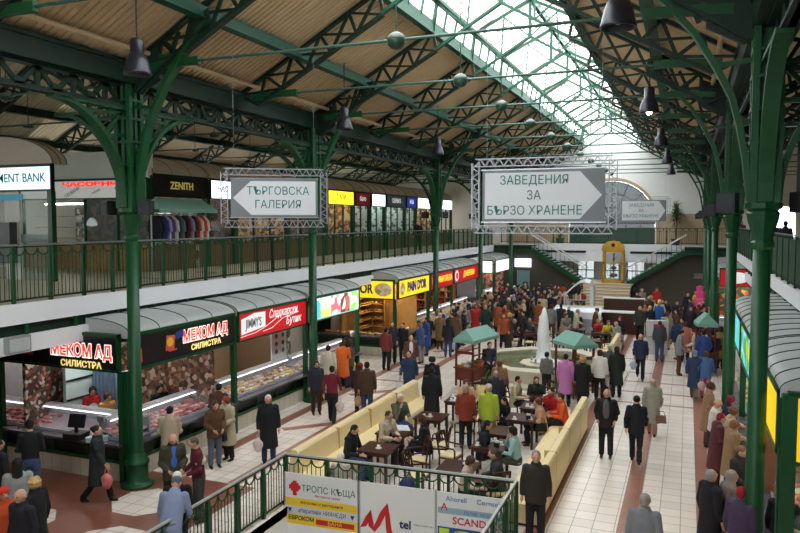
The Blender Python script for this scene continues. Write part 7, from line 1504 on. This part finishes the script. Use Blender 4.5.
(1.08, 39.75, 0.0, 0.3, 1.62, 'pocket', 'coat', (196, 178, 154), (26, 26, 30), 'short', (28, 22, 20), 'dark-haired person in beige coat and black trousers, facing the viewer, far right aisle', 'far crowd in the right aisle', None),
(-1.94, 38.59, 0.0, 0.04, 1.75, 'pocket', 'jacket', (150, 116, 84), (84, 56, 42), 'bob', (70, 46, 32), 'brown bobbed person in tan jacket and brown trousers, facing the viewer, far right aisle', 'far crowd in the right aisle', None),
(0.65, 41.17, 0.0, 2.98, 1.67, 'stand', 'jacket', (26, 26, 30), (34, 34, 42), 'bald', (150, 148, 146), 'bald person in black jacket and dark trousers, back turned, far right aisle', 'far crowd in the right aisle', None),
(0.95, 42.59, 0.0, -1.81, 1.66, 'walk', 'jacket', (26, 26, 30), (26, 26, 30), 'short', (70, 46, 32), 'brown-haired person in black jacket and black trousers, looking left, far right aisle', 'far crowd in the right aisle', None),
(-1.2, 41.25, 0.0, 0.1, 1.72, 'stand', 'jacket', (36, 42, 66), (66, 84, 116), 'short', (70, 46, 32), 'brown-haired person in navy jacket and jeans, facing the viewer, far right aisle', 'far crowd in the right aisle', None),
(0.25, 43.3, 0.0, -1.25, 1.6, 'stand', 'jacket', (36, 42, 66), (66, 84, 116), 'bun', (28, 22, 20), 'bun-haired person in navy jacket and jeans, looking left, far right aisle', 'far crowd in the right aisle', None),
(-1.94, 42.4, 0.0, -0.12, 1.76, 'walk', 'jacket', (74, 74, 54), (66, 84, 116), 'short', (150, 148, 146), 'grey-haired person in olive jacket and jeans, facing the viewer, far right aisle', 'far crowd in the right aisle', None),
(-9.25, 34.38, 0.0, -3.12, 1.79, 'walk', 'jacket', (38, 58, 50), (66, 84, 116), 'short', (150, 148, 146), 'grey-haired person in dark green jacket and jeans, back turned, bakery side', 'crowd beside the red-board stalls', None),
(-11.15, 31.97, 0.0, -2.83, 1.68, 'stand', 'coat', (196, 178, 154), (34, 34, 42), 'bald', (150, 148, 146), 'bald person in beige coat and dark trousers, back turned, bakery side', 'crowd beside the red-board stalls', None),
(-11.13, 32.55, 0.0, -2.52, 1.75, 'walk', 'coat', (84, 56, 42), (34, 34, 42), 'short', (150, 148, 146), 'grey-haired person in brown coat and dark trousers, back turned, bakery side', 'crowd beside the red-board stalls', None),
(-9.83, 37.36, 0.0, 0.44, 1.65, 'pocket', 'jacket', (36, 42, 66), (34, 34, 42), 'short', (28, 22, 20), 'dark-haired person in navy jacket and dark trousers, facing the viewer, bakery side', 'crowd beside the red-board stalls', None),
(-9.88, 30.98, 0.0, -1.4, 1.78, 'stand', 'jacket', (84, 56, 42), (34, 34, 42), 'short', (28, 22, 20), 'dark-haired person in brown jacket and dark trousers, looking left, bakery side', 'crowd beside the red-board stalls', None),
(-9.87, 34.8, 0.0, 0.35, 1.79, 'stand', 'coat', (170, 44, 42), (84, 56, 42), 'bob', (70, 46, 32), 'brown bobbed person in red coat and brown trousers, facing the viewer, bakery side', 'crowd beside the red-board stalls', None),
(-10.56, 33.19, 0.0, -1.12, 1.68, 'walk', 'coat', (46, 46, 52), (84, 56, 42), 'bob', (70, 46, 32), 'brown bobbed person in charcoal coat and brown trousers, looking left, bakery side', 'crowd beside the red-board stalls', None),
(-11.08, 31.02, 0.0, -3.07, 1.6, 'walk', 'jacket', (46, 46, 52), (84, 56, 42), 'short', (28, 22, 20), 'dark-haired person in charcoal jacket and brown trousers, back turned, bakery side', 'crowd beside the red-board stalls', None),
(-10.69, 29.72, 0.0, -1.18, 1.72, 'pocket', 'coat', (52, 74, 140), (66, 84, 116), 'long', (28, 22, 20), 'long dark-haired person in blue coat and jeans, looking left, bakery side', 'crowd beside the red-board stalls', None),
(-9.94, 32.76, 0.0, 1.5, 1.71, 'front', 'jacket', (26, 26, 30), (84, 56, 42), 'short', (70, 46, 32), 'brown-haired person in black jacket and brown trousers, looking right, bakery side', 'crowd beside the red-board stalls', None),
(-11.35, 36.42, 0.0, 1.88, 1.63, 'front', 'jacket', (36, 42, 66), (26, 26, 30), 'bun', (28, 22, 20), 'bun-haired person in navy jacket and black trousers, looking right, bakery side', 'crowd beside the red-board stalls', None),
(-11.22, 33.14, 0.0, -2.65, 1.66, 'stand', 'jacket', (52, 74, 140), (66, 84, 116), 'bob', (130, 54, 34), 'red-haired person in blue jacket and jeans, back turned, bakery side', 'crowd beside the red-board stalls', None),
(-10.28, 34.21, 0.0, -3.01, 1.78, 'stand', 'coat', (128, 128, 130), (66, 84, 116), 'short', (150, 148, 146), 'grey-haired person in grey coat and jeans, back turned, bakery side', 'crowd beside the red-board stalls', None),
(-9.29, 35.02, 0.0, 1.44, 1.72, 'stand', 'coat', (74, 74, 54), (84, 56, 42), 'bob', (70, 46, 32), 'brown bobbed person in olive coat and brown trousers, looking right, bakery side', 'crowd beside the red-board stalls', None),
(-9.96, 32.22, 0.0, -1.11, 1.75, 'stand', 'jacket', (74, 74, 54), (84, 56, 42), 'short', (150, 148, 146), 'grey-haired person in olive jacket and brown trousers, looking left, bakery side', 'crowd beside the red-board stalls', None),
(-10.59, 37.07, 0.0, -1.51, 1.6, 'walk', 'coat', (46, 46, 52), (34, 34, 42), 'bald', (150, 148, 146), 'bald person in charcoal coat and dark trousers, looking left, bakery side', 'crowd beside the red-board stalls', None),
(-7.74, 31.93, 0.0, 0.33, 1.76, 'walk', 'jacket', (150, 76, 44), (26, 26, 30), 'long', (28, 22, 20), 'long dark-haired person in rust jacket and black trousers, facing the viewer, behind the fountain', 'standing crowd behind the fountain', None),
(-7.63, 32.65, 0.0, 1.4, 1.71, 'stand', 'coat', (84, 56, 42), (84, 56, 42), 'bob', (196, 160, 104), 'blond person in brown coat and brown trousers, looking right, behind the fountain', 'standing crowd behind the fountain', None),
(-7.07, 33.24, 0.0, -1.31, 1.75, 'walk', 'coat', (46, 46, 52), (84, 56, 42), 'long', (28, 22, 20), 'long dark-haired person in charcoal coat and brown trousers, looking left, behind the fountain', 'standing crowd behind the fountain', None),
(-5.47, 36.34, 0.0, 2.96, 1.74, 'pocket', 'jacket', (38, 58, 50), (26, 26, 30), 'short', (222, 218, 210), 'white-haired person in dark green jacket and black trousers, back turned, behind the fountain', 'standing crowd behind the fountain', None),
(-5.25, 34.05, 0.0, 0.36, 1.64, 'front', 'jacket', (128, 128, 130), (84, 56, 42), 'long', (28, 22, 20), 'long dark-haired person in grey jacket and brown trousers, facing the viewer, behind the fountain', 'standing crowd behind the fountain', None),
(-6.33, 36.29, 0.0, 3.05, 1.77, 'stand', 'jacket', (128, 128, 130), (84, 56, 42), 'bob', (70, 46, 32), 'brown bobbed person in grey jacket and brown trousers, back turned, behind the fountain', 'standing crowd behind the fountain', None),
(-7.46, 34.31, 0.0, -1.44, 1.73, 'stand', 'jacket', (58, 42, 34), (26, 26, 30), 'bob', (70, 46, 32), 'brown bobbed person in dark brown jacket and black trousers, looking left, behind the fountain', 'standing crowd behind the fountain', None),
(-4.11, 35.69, 0.0, 1.77, 1.75, 'front', 'jacket', (84, 56, 42), (34, 34, 42), 'knit', (60, 60, 70), 'knit-hatted person in brown jacket and dark trousers, looking right, behind the fountain', 'standing crowd behind the fountain', None),
(-8.26, 34.11, 0.0, 3.14, 1.74, 'walk', 'jacket', (150, 76, 44), (34, 34, 42), 'bob', (130, 54, 34), 'red-haired person in rust jacket and dark trousers, back turned, behind the fountain', 'standing crowd behind the fountain', None),
(-4.96, 35.26, 0.0, 1.93, 1.72, 'front', 'jacket', (206, 196, 172), (66, 84, 116), 'short', (150, 148, 146), 'grey-haired person in cream jacket and jeans, looking right, behind the fountain', 'standing crowd behind the fountain', None),
(-5.47, 35.07, 0.0, 1.44, 1.66, 'stand', 'jacket', (58, 42, 34), (84, 56, 42), 'bun', (28, 22, 20), 'bun-haired person in dark brown jacket and brown trousers, looking right, behind the fountain', 'standing crowd behind the fountain', None),
(-8.56, 35.61, 0.0, 0.03, 1.71, 'walk', 'coat', (150, 76, 44), (84, 56, 42), 'short', (70, 46, 32), 'brown-haired person in rust coat and brown trousers, facing the viewer, behind the fountain', 'standing crowd behind the fountain', None),
]
for q in PEOPLE: person(*q)

# ------------------------------------------------------------------ light: overcast daylight through the skylight and windows, lit tubes in the stalls
w = bpy.data.worlds.new('World'); S.world = w; w.use_nodes = True; nt = w.node_tree; bg = nt.nodes['Background']
bg.inputs['Color'].default_value = (.93, .97, 1.0, 1); bg.inputs['Strength'].default_value = 1.0
def portal(loc, rot, sx, sy):
    l = bpy.data.lights.new('daylight_portal', 'AREA'); l.shape = 'RECTANGLE'; l.size = sx; l.size_y = sy; l.cycles.is_portal = True
    o = bpy.data.objects.new('daylight_portal', l); COL.objects.link(o); o.location = loc; o.rotation_euler = rot
portal((XC, 24, 13.9), (0, 0, 0), 4.4, 60)
portal((XC, Y0 - .5, 7.0), (PI / 2, 0, 0), 10.2, 7.5)
portal((XC, Y1 + .5, 6.6), (-PI / 2, 0, 0), 6.2, 5)
portal((-24.5, 24, 6.45), (0, -PI / 2, 0), 2.6, 60)
S.view_settings.view_transform = 'Standard'; S.view_settings.look = 'None'; S.view_settings.gamma = 1; S.view_settings.use_curve_mapping = False
S.view_settings.exposure = 3.15
c = S.cycles
c.max_bounces = 10; c.diffuse_bounces = 6; c.glossy_bounces = 3; c.transparent_max_bounces = 12; c.transmission_bounces = 4
c.caustics_reflective = False; c.caustics_refractive = False; c.use_denoising = True; c.sample_clamp_indirect = 8
